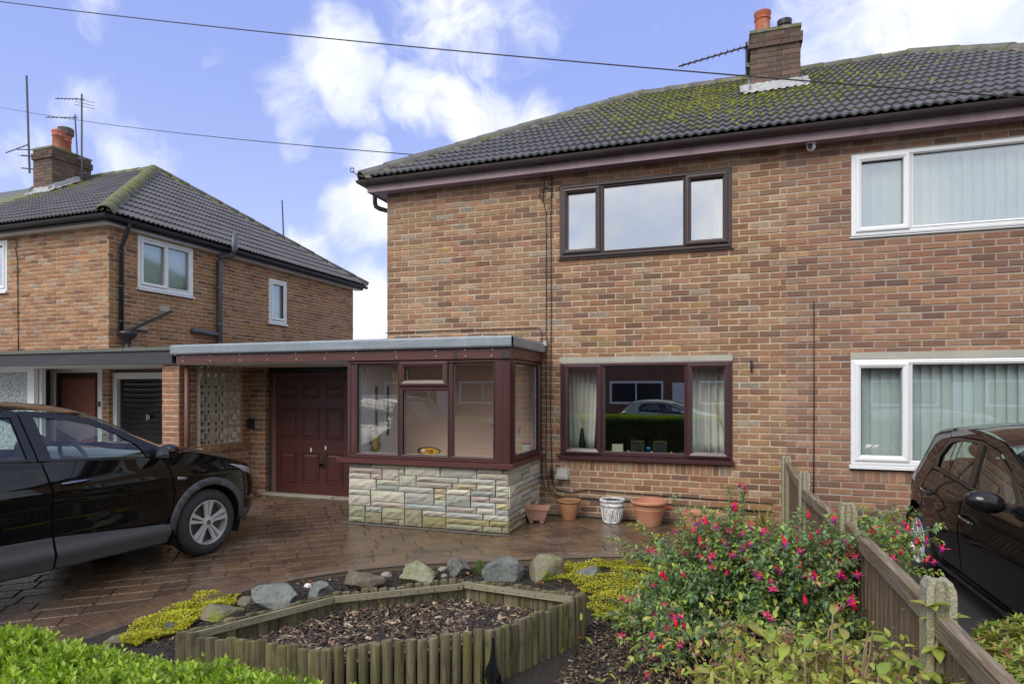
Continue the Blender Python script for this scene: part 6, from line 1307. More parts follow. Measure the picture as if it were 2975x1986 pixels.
    for nm, x0, x1, mm, d in sp['strips']: c.strip(nm, t, x0, x1, pm if mm == 'paint' else M[mm], d=d, e=.0 if mm != 'carglass' else .03)
    # underside, cabin floor, seats, dash, wheel
    q = MB().box(xr-.35, xf+.35, -W+.12, W-.12, .17, .30); local(q, 'underbody', M['blackpl'], t, False)
    q = MB().box(sp['cab'][0], sp['cab'][1], -W+.16, W-.16, .30, .52); local(q, 'cabin_floor', M['interior'], t, False)
    for (sx, w0) in sp['seats']:
        for sy in ((-.37, .37) if w0 < .7 else (0,)):
            q = MB(); V = []
            for (x, z, d_) in ((sx, .55, .0), (sx-.06, .62, .26), (sx-.16, .98, .21), (sx-.20, 1.06, .16)):
                pass
            wS = w0/2; prof = [(sx+.30, .52), (sx+.30, .62), (sx+.02, .60), (sx-.10, .85), (sx-.17, 1.04), (sx-.24, 1.06), (sx-.26, 1.0), (sx-.16, .7), (sx-.14, .50)]
            n = len(prof); V = [(x, sy-wS, z) for x, z in prof]+[(x, sy+wS, z) for x, z in prof]; q.add(V, [(i, (i+1) % n, n+(i+1) % n, n+i) for i in range(n)]+[tuple(range(n-1, -1, -1)), tuple(range(n, 2*n))]); so = local(q, 'seat', M['interior'], t, ang=30)
            for hy in ((sy,) if w0 < .7 else (-.38, .38)): local(ellip((sx-.235, hy, 1.135), (.045, .13, .085)), 'headrest', M['interior'], so)
    dx, dz = sp['dash']; q = MB(); prof = [(dx-.12, dz-.32), (dx-.16, dz-.10), (dx-.06, dz-.01), (dx+.12, dz+.01), (dx+.40, dz-.02), (dx+.40, dz-.35)]; n = len(prof); q.add([(x, -W+.2, z) for x, z in prof]+[(x, W-.2, z) for x, z in prof], [(i, (i+1) % n, n+(i+1) % n, n+i) for i in range(n)]+[tuple(range(n-1, -1, -1)), tuple(range(n, 2*n))]); local(q, 'dashboard', M['dash'], t, ang=30)
    cx, cz = dx-.26, dz-.03; q = MB(); rad = .185; tl = .42; pts = [(cx+rad*math.sin(a)*-math.sin(tl), -.37+rad*math.cos(a), cz+rad*math.sin(a)*math.cos(tl)) for a in np.linspace(0, 2*PI, 29)]; q.tube(pts, .017, 8, cap=False); q.bar((cx, -.37-rad, cz), (cx, -.37+rad, cz), .02, .045); local(q, 'steering_wheel', M['interior'], t, ang=60)
    if sp.get('aerial'): ax_, az_ = sp['aerial']; q = MB().tube([(ax_, 0, az_), (ax_-.05, 0, az_+.03), (ax_-.22, 0, az_+.30)], [.022, .006, .004], 8); local(q, 'roof_aerial', M['blackpl'], t)
    for x, y, z, m, b in sp.get('plates', []): q = MB().box(x-.008, x+.008, -.26, .26, z-.055, z+.055); local(q, 'number_plate', M[m], t, False)
    return t
SUV = dict(W=.915, axles=(0., -2.675), zw=.30, r=.335, rr=.222, arch=.385, tw=.28, xm0=.05, xm1=-2.75,
  vprof=[(.15, -.05), (.30, -.02), (.45, 0), (.62, .0), (.72, -.008), (.80, .004), (.88, -.012), (1.0, -.05), (1.08, -.075), (1.45, -.30), (1.6, -.45)],
  nose=[(.15, .78), (.35, .90), (.6, .92), (.75, .88), (.86, .80), (1.5, .8)], tail=[(.15, -3.4), (.4, -3.55), (.8, -3.55), (1.1, -3.45), (1.45, -3.2)],
  edge=[(.90, .62), (.82, .74), (.66, .82), (.45, .865), (.25, .925), (-.11, 1.01), (-.36, 1.045), (-.48, 1.10), (-.65, 1.19), (-.82, 1.29), (-.99, 1.375), (-1.17, 1.43), (-1.42, 1.465), (-1.66, 1.48), (-2.2, 1.49), (-2.8, 1.46), (-3.12, 1.41), (-3.34, 1.2), (-3.46, 1.0), (-3.53, .75), (-3.545, .42)],
  crown=[(.9, .03), (.3, .07), (-.3, .055), (-.7, .08), (-1.3, .07), (-2.5, .06), (-3.2, .04), (-3.5, .02)], bow=[(.9, .06), (.5, .05), (-.3, .12), (-.6, .16), (-1.2, .10), (-1.6, 0), (-3.1, -.02), (-3.4, -.07)],
  strips=[('bonnet', .88, -.35, 'paint', -.004), ('windscreen', -.36, -1.10, 'carglass', 0), ('roof_panel', -1.08, -3.1, 'paint', 0), ('rear_screen', -3.10, -3.44, 'carglass', 0), ('tailgate', -3.43, -3.54, 'paint', 0)],
  liner=[(.70, .25), (.80, .5), (.72, .74), (.25, .90), (-.38, 1.03), (-.66, 1.17), (-1.0, 1.365), (-1.42, 1.45), (-2.2, 1.475), (-2.8, 1.445), (-3.1, 1.39), (-3.4, 1.0), (-3.5, .7), (-3.48, .3), (-3.06, .25)]+arc(-2.675, .30, .39, -8, 188)+[(-2.2, .22), (-.5, .22)]+arc(0, .30, .39, 188, -8),
  panels=[('front_wing', [(.87, .60), (.80, .72), (.64, .805), (.44, .855), (.24, .915), (-.11, 1.0), (-.40, 1.04), (-.475, 1.0), (-.415, .82), (-.395, .67), (-.425, .42)]+arc(0, .30, .455, 165, -2)+[(.62, .34), (.84, .40)]),
          ('front_door', [(-.43, .43), (-.40, .67), (-.42, .82), (-.48, 1.0), (-1.505, 1.06), (-1.455, .82), (-1.465, .47), (-.55, .395)]),
          ('rear_door', [(-1.475, .47), (-1.465, .82), (-1.515, 1.06), (-2.62, 1.14), (-2.66, .95), (-2.48, .80)]+arc(-2.675, .30, .455, 62, 172)[0:9]+[(-2.28, .47)]),
          ('rear_wing', [(-2.63, 1.14), (-2.67, .95), (-2.49, .795)]+arc(-2.675, .30, .455, 72, 178)[0:14]+[(-3.2, .42), (-3.52, .45), (-3.53, .75), (-3.46, 1.0), (-3.36, 1.18), (-3.0, 1.2)])],
  frames=[[(-.40, 1.045), (-.48, 1.095), (-.65, 1.182), (-.82, 1.282), (-.99, 1.368), (-1.17, 1.423), (-1.42, 1.458), (-1.56, 1.465), (-1.525, 1.068), (-.47, 1.008)], [(-1.535, 1.068), (-1.57, 1.465), (-2.2, 1.482), (-2.8, 1.452), (-3.1, 1.40), (-3.34, 1.19), (-2.62, 1.145)]],
  glass=[[(-.63, 1.022), (-.70, 1.135), (-.86, 1.25), (-1.02, 1.33), (-1.20, 1.382), (-1.46, 1.41), (-1.43, 1.078)], [(-1.62, 1.415), (-2.1, 1.425), (-2.42, 1.395), (-2.46, 1.155), (-1.60, 1.092)], [(-2.52, 1.385), (-2.80, 1.35), (-3.0, 1.27), (-2.56, 1.165)]],
  clad=[arc(0, .30, .455, 170, -6, 20)+arc(0, .30, .378, -8, 188, 20), arc(-2.675, .30, .455, 186, 8, 20)+arc(-2.675, .30, .378, 8, 188, 20), [(.455, .27), (.46, .36), (.62, .35), (.84, .41), (.85, .30), (.70, .20), (.5, .2)]],
  clad2=[[(-1.46, .465), (-.555, .39), (-.465, .375), (-.445, .30), (-.47, .205), (-1.44, .205)], [(-1.475, .466), (-2.22, .49), (-2.235, .42), (-2.24, .21), (-1.455, .205)]],
  lamps=[([(.24, .865), (.44, .825), (.64, .775), (.73, .70), (.62, .705), (.45, .76)], 'lampglass'), ([(-.27, .79), (-.37, .805), (-.365, .775), (-.28, .768)], 'lampglass'), ([(-3.5, .95), (-3.2, 1.02), (-3.22, .9), (-3.5, .82)], 'redlamp')],
  handles=[(-1.29, .875, .04), (-2.36, .92, .04)], mirror=(-.53, 1.06), mm=None, cab=(-3.0, -.1), seats=[(-1.15, .50), (-2.05, 1.3)], dash=(-.72, 1.045), plates=[])
HATCH = dict(W=.865, axles=(2.54, 0.), zw=.285, r=.30, rr=.205, arch=.345, tw=.5, xm0=2.2, xm1=.05,
  vprof=[(.15, -.06), (.30, -.03), (.45, -.015), (.60, 0), (.70, -.006), (.78, .002), (.88, -.022), (.94, -.05), (1.25, -.17), (1.35, -.23)],
  nose=[(.15, 3.05), (.4, 3.22), (.6, 3.2), (.8, 2.95), (1.3, 2.9)], tail=[(.15, -.5), (.4, -.60), (.75, -.58), (.95, -.45), (1.3, -.25)],
  edge=[(3.2, .55), (3.08, .70), (2.75, .83), (2.25, .915), (2.05, 1.0), (1.7, 1.16), (1.36, 1.275), (1.1, 1.32), (.8, 1.345), (.4, 1.335), (.1, 1.30), (-.08, 1.25), (-.24, 1.10), (-.38, .95), (-.50, .82), (-.56, .60), (-.57, .38)],
  crown=[(3.2, .03), (2.5, .07), (2.0, .08), (1.3, .07), (.3, .05), (-.3, .03)], bow=[(3.2, .1), (2.5, .1), (2.0, .15), (1.4, .08), (1, 0), (0, -.03), (-.5, -.08)],
  strips=[('bonnet', 3.18, 2.26, 'paint', -.004), ('windscreen', 2.25, 1.42, 'carglass', 0), ('roof_panel', 1.44, -.06, 'paint', 0), ('rear_screen', -.07, -.37, 'carglass', 0), ('tailgate', -.36, -.565, 'paint', 0)],
  liner=[(3.05, .25), (3.1, .6), (2.7, .82), (2.2, .9), (1.7, 1.14), (1.3, 1.27), (.8, 1.32), (.1, 1.28), (-.1, 1.22), (-.36, .95), (-.52, .7), (-.5, .28), (-.35, .24)]+arc(0, .285, .352, 188, -8)+[(.6, .2), (2.0, .2)]+arc(2.54, .285, .352, 188, -8)+[(2.92, .24)],
  panels=[('rear_wing', [(-.54, .36), (-.55, .62), (-.49, .82), (-.37, .955), (-.23, 1.095), (-.07, 1.235), (.1, 1.285), (.30, 1.31), (.36, 1.24), (.24, 1.11), (.27, .98), (.21, .86), (.175, .70)]+arc(0, .285, .36, 60, 190, 18)+[(-.36, .20), (-.5, .24)]),
          ('rear_door', [(.185, .70), (.22, .86), (.28, .965), (.45, .962), (1.13, .912), (1.06, .80), (1.005, .62), (.985, .25), (.56, .235), (.42, .30)]+arc(0, .285, .36, 18, 58, 6)),
          ('front_door', [(1.14, .912), (1.07, .80), (1.015, .62), (.995, .25), (2.02, .22), (2.1, .5), (2.08, .75), (2.02, .885), (1.8, .89)]),
          ('front_wing', [(2.03, .885), (2.09, .75), (2.11, .5), (2.04, .24)]+arc(2.54, .285, .36, 172, 0, 16)+[(3.0, .24), (3.15, .45), (3.1, .62), (2.75, .82), (2.25, .905), (2.12, .93)]),
          ('roof_rail', [(.29, 1.315), (.37, 1.245), (.56, 1.262), (.96, 1.268), (1.3, 1.222), (1.66, 1.085), (1.9, .94), (2.03, .89), (2.22, .92), (2.05, .99), (1.7, 1.15), (1.36, 1.265), (1.1, 1.31), (.8, 1.335), (.4, 1.325)])],
  frames=[[(.29, .972), (.245, 1.09), (.37, 1.24), (.56, 1.258), (.965, 1.264), (1.3, 1.218), (1.66, 1.08), (1.9, .935), (2.02, .892), (1.8, .894), (1.14, .918), (.45, .968)]],
  glass=[[(.36, 1.0), (.325, 1.09), (.40, 1.195), (.52, 1.225), (.56, .982)], [(.58, .98), (.545, 1.23), (.93, 1.24), (1.06, .945)], [(1.15, .938), (1.03, 1.238), (1.3, 1.195), (1.62, 1.065), (1.82, .94), (1.78, .912)]],
  clad=[], clad2=[[(.44, .245), (.50, .195), (2.08, .18), (2.1, .225)]], lamps=[([(-.50, .84), (-.38, .955), (-.20, .945), (-.16, .88), (-.34, .82), (-.52, .70)], 'redlamp'), ([(2.85, .77), (3.05, .68), (3.1, .6), (2.8, .66)], 'lampglass')],
  handles=[(.36, .785, -.06), (1.19, .70, -.08)], mirror=(1.78, .93), cab=(-.2, 2.3), seats=[(1.25, .48), (.42, 1.2)], dash=(1.95, .93), aerial=(.35, 1.37), plates=[(-.60, 0, .62, 'lampglass', 0)])
ph = R(6); fwd = np.array([math.sin(ph), math.cos(ph)]); lft = np.array([-fwd[1], fwd[0]])
o = np.array([-4.941, 4.979])+lft*.897                       # axle centre inboard of the wheel face
build_car(SUV, 'black SUV with grey cladding and silver wheels parked towards the garage', (o[0], o[1], 0), PI/2-ph, M['paint_black'])
ph = R(2); fwd = np.array([math.sin(ph), -math.cos(ph)]); lft = np.array([-fwd[1], fwd[0]])
o = np.array([1.619, 6.567])+lft*.847
build_car(HATCH, 'dark plum-brown hatchback parked behind the fence under the white windows', (o[0], o[1], -.012), -PI/2+ph, M['paint_plum'])
# ------------------------------------------------------------------ foliage helpers
def leafmat(name, tr=.35, rough=.42, mul=(1, 1, 1)):
    m = bpy.data.materials.new(name); m.use_nodes = True; nt = m.node_tree; N = nt.nodes; L = nt.links; b = N['Principled BSDF']; o = N['Material Output']
    at = N.new('ShaderNodeAttribute'); at.attribute_name = 'tint'; L.new(at.outputs['Color'], b.inputs['Base Color']); b.inputs['Roughness'].default_value = rough; b.inputs['Specular IOR Level'].default_value = .4
    t = N.new('ShaderNodeBsdfTranslucent'); mm = N.new('ShaderNodeMix'); mm.data_type = 'RGBA'; mm.blend_type = 'MULTIPLY'; mm.inputs[0].default_value = 1; L.new(at.outputs['Color'], mm.inputs[6]); mm.inputs[7].default_value = (1.3, 1.35, .6, 1); L.new(mm.outputs[2], t.inputs[0])
    mx = N.new('ShaderNodeMixShader'); mx.inputs[0].default_value = tr; L.new(b.outputs[0], mx.inputs[1]); L.new(t.outputs[0], mx.inputs[2]); L.new(mx.outputs[0], o.inputs[0]); return m
M['leaf'] = leafmat('leaf'); M['petal'] = leafmat('fuchsia_petal', .45, .4); M['stem'] = mat('red_brown_stem', (.10, .045, .03), .7); M['drystem'] = mat('dry_stem', (.36, .27, .16), .85, n=[(30, 3, .45, .7, (.20, .14, .08), None)])
def unit(a): return a/np.maximum(1e-9, np.linalg.norm(a, axis=-1, keepdims=True))
def leaf_batch(P, D, Nn, ln, wd, tint, fold=.18, droop=.25, fine=False):
    """many pointed leaves at once: base P, direction D, normal Nn"""
    n = len(P); D = unit(D); S = unit(np.cross(D, Nn)); Nn = np.cross(S, D); ln = np.broadcast_to(ln, n)[:, None]; wd = np.broadcast_to(wd, n)[:, None]
    def pt(t, s, lift): return P+D*ln*t+S*wd*s*.5+Nn*(lift*wd-droop*ln*t*t)
    if fine:
        V = np.stack([pt(0, 0, 0), pt(.25, -.85, fold), pt(.25, 0, 0), pt(.25, .85, fold), pt(.6, -.9, fold), pt(.6, 0, 0), pt(.6, .9, fold), pt(.85, -.42, fold*.6), pt(.85, 0, 0), pt(.85, .42, fold*.6), pt(1, 0, 0)], 1); k = 11
        F = np.array([(0, 2, 1), (0, 3, 2), (1, 2, 5), (1, 5, 4), (2, 3, 6), (2, 6, 5), (4, 5, 8), (4, 8, 7), (5, 6, 9), (5, 9, 8), (7, 8, 10), (8, 9, 10)])
    else:
        V = np.stack([pt(0, 0, 0), pt(.45, -1, fold), pt(.45, 0, 0), pt(.45, 1, fold), pt(1, 0, 0)], 1); k = 5; F = np.array([(0, 2, 1), (0, 3, 2), (1, 2, 4), (2, 3, 4)])
    Fc = (np.arange(n)[:, None, None]*k+F[None]).reshape(-1, 3); return V.reshape(-1, 3), Fc, np.repeat(tint, k, axis=0)
def merge(parts):
    V, F, T = [], [], []; o = 0
    for v, f, t in parts: V.append(v); F.append(f+o); T.append(t); o += len(v)
    return np.concatenate(V), np.concatenate(F), np.concatenate(T)
def leaf_obj(name, parts, m, parent=None, kind='stuff'):
    V, F, T = merge(parts); c = V.mean(0); me = np_mesh(name, V-c, F, T); return link_mesh(name, me, m, parent, c, kind)
def rvec(n): return unit(rng.normal(size=(n, 3)))
def tints(cols, wts, n, lo=.75, hi=1.25):
    w_ = np.array(wts, float); return np.array(cols)[rng.choice(len(cols), n, p=w_/w_.sum())]*rng.uniform(lo, hi, n)[:, None]

# ------------------------------------------------------------------ clipped hedge
hg = thing('hedge', 'bright green clipped hedge along the garden front', 'hedge', (-2, .87, -.1))
hn = lambda x, y: .03*np.array([mnoise.noise(Vector((a*2.6, b*2.6, 3))) for a, b in zip(x, y)])+.015*np.array([mnoise.noise(Vector((a*9, b*9, 7))) for a, b in zip(x, y)])
M['hedgecore'] = mat('hedge_core', (.018, .03, .008), .95, bump=(30, 1)); MB().box(-7, .74, .60, 1.10, -.1, .90).build('twig_core', M['hedgecore'], hg)
def sprigs(base, nrm_, m, ln, cols, wts, sizes=(.016, .026)):
    n = len(base); parts = []
    tipc = tints(cols, wts, n, .8, 1.2)
    for j in range(m):
        a = 2.4*j+rng.uniform(-.3, .3, n)+rng.uniform(0, 6, n)*(j == 0); up = j/(m-1)
        t1 = unit(np.cross(nrm_, [.3, .9, .2])); t2 = np.cross(nrm_, t1); rad = t1*np.cos(a)[:, None]+t2*np.sin(a)[:, None]
        el = .15+.9*up+rng.normal(0, .18, n); d = rad*np.cos(el)[:, None]+nrm_*np.sin(el)[:, None]
        P = base+nrm_*(ln*(up-.55))+rvec(n)*.003; L_ = rng.uniform(*sizes, n)*(1.1-.35*up)
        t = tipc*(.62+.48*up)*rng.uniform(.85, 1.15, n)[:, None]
        parts.append(leaf_batch(P, d, nrm_*.6+rvec(n)*.5, L_, L_*.50, t, .22, .15))
    return parts
HC = [(.25, .38, .03), (.31, .44, .04), (.19, .31, .025), (.38, .48, .055), (.24, .28, .07)]; HWt = [4, 4, 3, 2, .8]
def top(n, x0, x1):
    x, y = rng.uniform(x0, x1, n), rng.uniform(.54, 1.19, n); e = np.clip((y-1.08)/.11, 0, 1); z = .985+hn(x, y)-.05*e**2+rng.normal(0, .010, n)
    nm = unit(np.c_[rng.normal(0, .28, n), rng.normal(0, .28, n)+e*.7, np.ones(n)]); return np.c_[x, y, z], nm
parts = []
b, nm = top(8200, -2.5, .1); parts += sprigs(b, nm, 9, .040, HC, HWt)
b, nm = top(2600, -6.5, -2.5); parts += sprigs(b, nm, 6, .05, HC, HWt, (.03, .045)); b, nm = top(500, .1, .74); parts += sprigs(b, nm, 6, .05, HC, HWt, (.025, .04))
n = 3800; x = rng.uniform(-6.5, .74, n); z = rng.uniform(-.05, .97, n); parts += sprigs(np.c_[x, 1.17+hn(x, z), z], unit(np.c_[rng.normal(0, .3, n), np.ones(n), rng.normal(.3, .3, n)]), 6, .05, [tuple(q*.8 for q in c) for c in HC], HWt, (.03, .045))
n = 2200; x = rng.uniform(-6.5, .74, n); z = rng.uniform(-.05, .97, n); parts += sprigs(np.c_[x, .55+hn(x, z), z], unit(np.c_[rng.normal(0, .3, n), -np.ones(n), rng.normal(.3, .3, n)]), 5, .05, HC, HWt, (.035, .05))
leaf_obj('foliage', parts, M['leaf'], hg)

# ------------------------------------------------------------------ yellow ground cover
def patch(label, poly, n, zc, zr, seed):
    P = [];
    pg = [tuple(gp(x, y, ZS)[:2]) for x, y in poly]; xs = [q[0] for q in pg]; ys = [q[1] for q in pg]
    while len(P) < n:
        p = (rng.uniform(min(xs), max(xs)), rng.uniform(min(ys), max(ys)))
        q = (p[0]+.05*mnoise.noise(Vector((p[0]*9, p[1]*9, seed))), p[1]+.05*mnoise.noise(Vector((p[0]*9, p[1]*9, seed+5))))
        if inside(q, pg) and mnoise.noise(Vector((p[0]*5, p[1]*5, seed+9))) > -.42: P.append(p)
    P = np.array(P); h = np.array([.03+.035*mnoise.noise(Vector((a*6, b*6, seed))) for a, b in P]); B = np.c_[P, ZS+np.maximum(.004, h)*rng.uniform(.3, 1.15, n)]
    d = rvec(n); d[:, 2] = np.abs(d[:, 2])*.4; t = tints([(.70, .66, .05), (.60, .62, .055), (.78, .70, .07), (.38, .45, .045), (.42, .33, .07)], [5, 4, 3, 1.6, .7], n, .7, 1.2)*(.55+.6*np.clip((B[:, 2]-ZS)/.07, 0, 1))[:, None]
    parts = [leaf_batch(B, d, np.tile([0, 0, 1.], (n, 1))+rvec(n)*.45, rng.uniform(.011, .019, n), rng.uniform(.011, .018, n), t, .1, .1)]
    V, F, T = merge(parts); c = V.mean(0); o = link_mesh('ground_cover', np_mesh('ground_cover', V-c, F, T), M['leaf'], None, c, 'stuff'); tag(o, label, 'ground cover')
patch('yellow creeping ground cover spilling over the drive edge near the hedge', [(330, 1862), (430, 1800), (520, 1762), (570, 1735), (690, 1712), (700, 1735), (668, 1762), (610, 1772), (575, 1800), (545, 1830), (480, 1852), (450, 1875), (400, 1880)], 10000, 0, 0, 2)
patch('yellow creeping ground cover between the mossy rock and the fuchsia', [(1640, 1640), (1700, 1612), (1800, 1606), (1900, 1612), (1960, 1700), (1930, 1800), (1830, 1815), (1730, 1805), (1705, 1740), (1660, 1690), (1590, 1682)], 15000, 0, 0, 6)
# sprig between rocks, strand on the drive
t = thing('sprig', 'small feathery green sprig between two rocks', 'weed', gp(1387, 1672, ZS)); n = 260; b = gp(1387, 1672, ZS); P = np.c_[b[0]+rng.normal(0, .022, n), b[1]+.05+rng.normal(0, .015, n), ZS+rng.uniform(0, .13, n)]; d = rvec(n); d[:, 2] = np.abs(d[:, 2])+.5
leaf_obj('foliage', [leaf_batch(P, d, rvec(n), .028, .005, tints([(.10, .22, .03), (.14, .27, .04)], [1, 1], n), .1, .1)], M['leaf'], t)

# ------------------------------------------------------------------ fuchsia
fb = np.array([.13, 4.25, ZS]); fu = thing('fuchsia_bush', 'spreading fuchsia bush covered in pink and purple hanging flowers', 'shrub', tuple(fb))
LP, LD, LN, LL, LT = [], [], [], [], []; FLW = []
def atp(x, y, D): return np.array([0, 0, CAMZ])+(cW+(x-1487.5)/FPX*cR+np.array([0, 0, (1130-y)/FPX]))*D
ends = [(atp(2165, 1408, 4.7), 1.), (atp(2735, 1660, 3.75), 1.), (atp(2640, 1560, 3.95), .9), (atp(1765, 1560, 4.75), 1.), (atp(1995, 1470, 4.7), 1), (atp(2330, 1470, 4.5), 1), (atp(2520, 1500, 4.25), 1), (atp(1830, 1520, 4.9), 1), (atp(2100, 1880, 3.55), .9), (atp(1960, 1850, 3.65), .9), (atp(2600, 1500, 4.2), 1), (atp(1790, 1600, 4.6), 1), (atp(1860, 1680, 4.2), 1)]+[(atp(rnd.uniform(2280, 2680), rnd.uniform(1460, 1640), rnd.uniform(3.8, 4.4)), 1) for _ in range(16)]+[(atp(rnd.uniform(2450, 2740), rnd.uniform(1540, 1670), rnd.uniform(3.55, 3.9)), 1) for _ in range(10)]+[(atp(rnd.uniform(1880, 2120), rnd.uniform(1470, 1840), rnd.uniform(3.7, 4.6)), 1) for _ in range(20)]
for k in range(190):
    a = rnd.uniform(0, 2*PI); q = math.sqrt(rnd.uniform(.01, 1)); rx = 1.0 if math.cos(a) > 0 else .90; ends.append((fb+np.array([rx*q*math.cos(a), .84*q*math.sin(a), .07+(.50+.46*(1-q))*(1-q**2.6)*rnd.uniform(.8, 1.08)]), rnd.uniform(.7, 1)))
smb = MB(); G3 = np.array([0, 0, -1.])
for ei, (e, lv) in enumerate(ends):
    b0 = fb+np.array([rnd.gauss(0, .07), rnd.gauss(0, .07), 0]); v = e-b0; mid = b0+v*.45+np.array([0, 0, .22*np.linalg.norm(v[:2])+.10]); pts = [(1-t)**2*b0+2*t*(1-t)*mid+t*t*e for t in np.linspace(0, 1, 15)]
    smb.tube(pts, [.006-.0045*i/14 for i in range(15)], 5)
    paths = [(pts, .30)]
    for q in range(5):
        i0 = rnd.randint(5, 12); p0 = pts[i0]; dv = rvec(1)[0]*.6+unit((e-b0)[None])[0]*.8+np.array([0, 0, .25]); L_ = rnd.uniform(.10, .24); tw_ = [p0+dv*L_*t+G3*.35*L_*t*t for t in np.linspace(0, 1, 8)]; paths.append((tw_, 0.)); smb.tube(tw_, .0016, 4)
    for (pp, st) in paths:
        n = len(pp); Ls = sum(np.linalg.norm(pp[i+1]-pp[i]) for i in range(n-1)); m = max(3, int(Ls*(1-st)/.017))
        for i in range(m):
            t = st+(1-st)*(i+.5)/m; f = t*(n-1); k0 = min(n-2, int(f)); p = pp[k0]+(pp[k0+1]-pp[k0])*(f-k0); dr_ = unit((pp[k0+1]-pp[k0])[None])[0]; sd_ = unit(np.cross(dr_, rvec(1)[0])[None])[0]
            for s in (-1, 1):
                d = sd_*s*.8+dr_*.45+np.array([0, 0, -.15])+rvec(1)[0]*.25; LP.append(p); LD.append(d); LN.append(np.array([0, 0, 1.])+rvec(1)[0]*.5); LL.append(rnd.uniform(.032, .054)*(1.12-.35*t)); rel = np.linalg.norm((p-fb)/np.array([.95, .85, 1.]))
                c = np.array([.17, .27, .135]) if rnd.random() < .65 else np.array([.22, .33, .13])
                if t > .86 and rnd.random() < .75: c = np.array([.32, .44, .09])
                if rnd.random() < .02: c = np.array([.42, .36, .03])
                LT.append(c*rnd.uniform(.8, 1.3))
            if t > .5 and rnd.random() < .11 and len(FLW) < 1500 and p[2] > .0: FLW.append(p)
LP, LD, LN, LL, LT = map(np.array, (LP, LD, LN, LL, LT))
leaf_obj('foliage', [leaf_batch(LP, LD, LN, LL, LL*.52, LT, .2, .25)], M['leaf'], fu); smb.build('stems', M['stem'], fu, kind='stuff')
def flower_mesh(op, sd):
    r = random.Random(sd); V, F, T = [], [], []
    def add(v, f, t): n = len(V); V.extend(v); F.extend([tuple(n+i for i in q) for q in f]); T.extend([t]*len(v))
    pk = (.92, .03, .15); pk2 = (1.0, .10, .30); pu = (.45, .03, .45)
    def lathe(prof, t, seg=6):
        v = [(q*math.cos(2*PI*k/seg), q*math.sin(2*PI*k/seg), z) for q, z in prof for k in range(seg)]; add(v, [(i*seg+k, i*seg+(k+1) % seg, (i+1)*seg+(k+1) % seg, (i+1)*seg+k) for i in range(len(prof)-1) for k in range(seg)], t)
    lathe([(.0008, .0), (.0008, -.016)], (.30, .03, .05), 4); lathe([(.0015, -.016), (.004, -.020), (.003, -.026), (.005, -.032)], pk)
    if op:
        for k in range(4):
            a = k*PI/2+r.uniform(-.2, .2); ca, sa = math.cos(a), math.sin(a); w_ = .0045; e = r.uniform(.4, 1.); L_ = .026
            pr_ = [(.004, -.031, .003), (.012, -.036+.004*e, w_), (.022, -.041+.014*e, w_*.8), (.030, -.046+.022*e, .0)]
            v = []
            for (q, z, ww) in pr_: v += [(q*ca-ww*sa, q*sa+ww*ca, z), (q*ca+ww*sa, q*sa-ww*ca, z)]
            add(v, [(2*i, 2*i+1, 2*i+3, 2*i+2) for i in range(3)], pk2)
        lathe([(.004, -.031), (.007, -.038), (.008, -.044), (.006, -.049)], pu, 7)
        for k in range(3): a = k*2.1; add([(.002*math.cos(a), .002*math.sin(a), -.045), (.002*math.cos(a)+.0008, .002*math.sin(a), -.045), (.006*math.cos(a), .006*math.sin(a), -.072)], [(0, 1, 2)], pk2)
    else: lathe([(.005, -.032), (.0085, -.042), (.0075, -.054), (.0, -.064)], pk)
    return np_mesh('flower', V, F, T)
fm = [flower_mesh(True, 1), flower_mesh(True, 2), flower_mesh(True, 3), flower_mesh(False, 4)]
for q in fm: q.materials.append(M['petal'])
cl = []
for p in FLW: cl += [p+rvec(1)[0]*np.array([.028, .028, .012]) for _ in range(rnd.choice([1, 2, 3, 3]))]
rnd.shuffle(cl); vis = []
for q in cl:                                              # keep the blooms spread over the side one sees
    if len(vis) < 298 and np.linalg.norm((q-fb)/np.array([1.0, .86, .95])) > .72 and (q-fb) @ cW < .25+.5*(q[2] > .6) and all(np.linalg.norm(q-v) > .012 for v in vis[-40:]): vis.append(q)
cl = vis
for p in cl:
    ov = (p-fb)*np.array([1, 1, .4]); p = p+ov/np.linalg.norm(ov)*.045-cW*.03+np.array([0, 0, .01])
    o = bpy.data.objects.new('flower', rnd.choice(fm)); COL.objects.link(o); o.parent = fu; o.location = Vector(p-fb); o.rotation_euler = (rnd.gauss(0, .22), rnd.gauss(0, .22), rnd.uniform(0, 6)); s = rnd.uniform(1.05, 1.5); o.scale = (s, s, s)
for k in range(34):                                       # fallen blooms on the mulch
    g = gp(rnd.gauss(2110, 75), rnd.uniform(1850, 1985), ZS); o = bpy.data.objects.new('fallen_flower', rnd.choice(fm[:3])); COL.objects.link(o); o.location = (g[0], g[1], ZS+.03); o.rotation_euler = (rnd.uniform(1.2, 1.9), rnd.gauss(0, .3), rnd.uniform(0, 6)); s = rnd.uniform(.9, 1.25); o.scale = (s, s, s)
    tag(o, 'fallen pink and purple fuchsia flower lying on the mulch', 'flower', 'fallen flowers below the fuchsia')

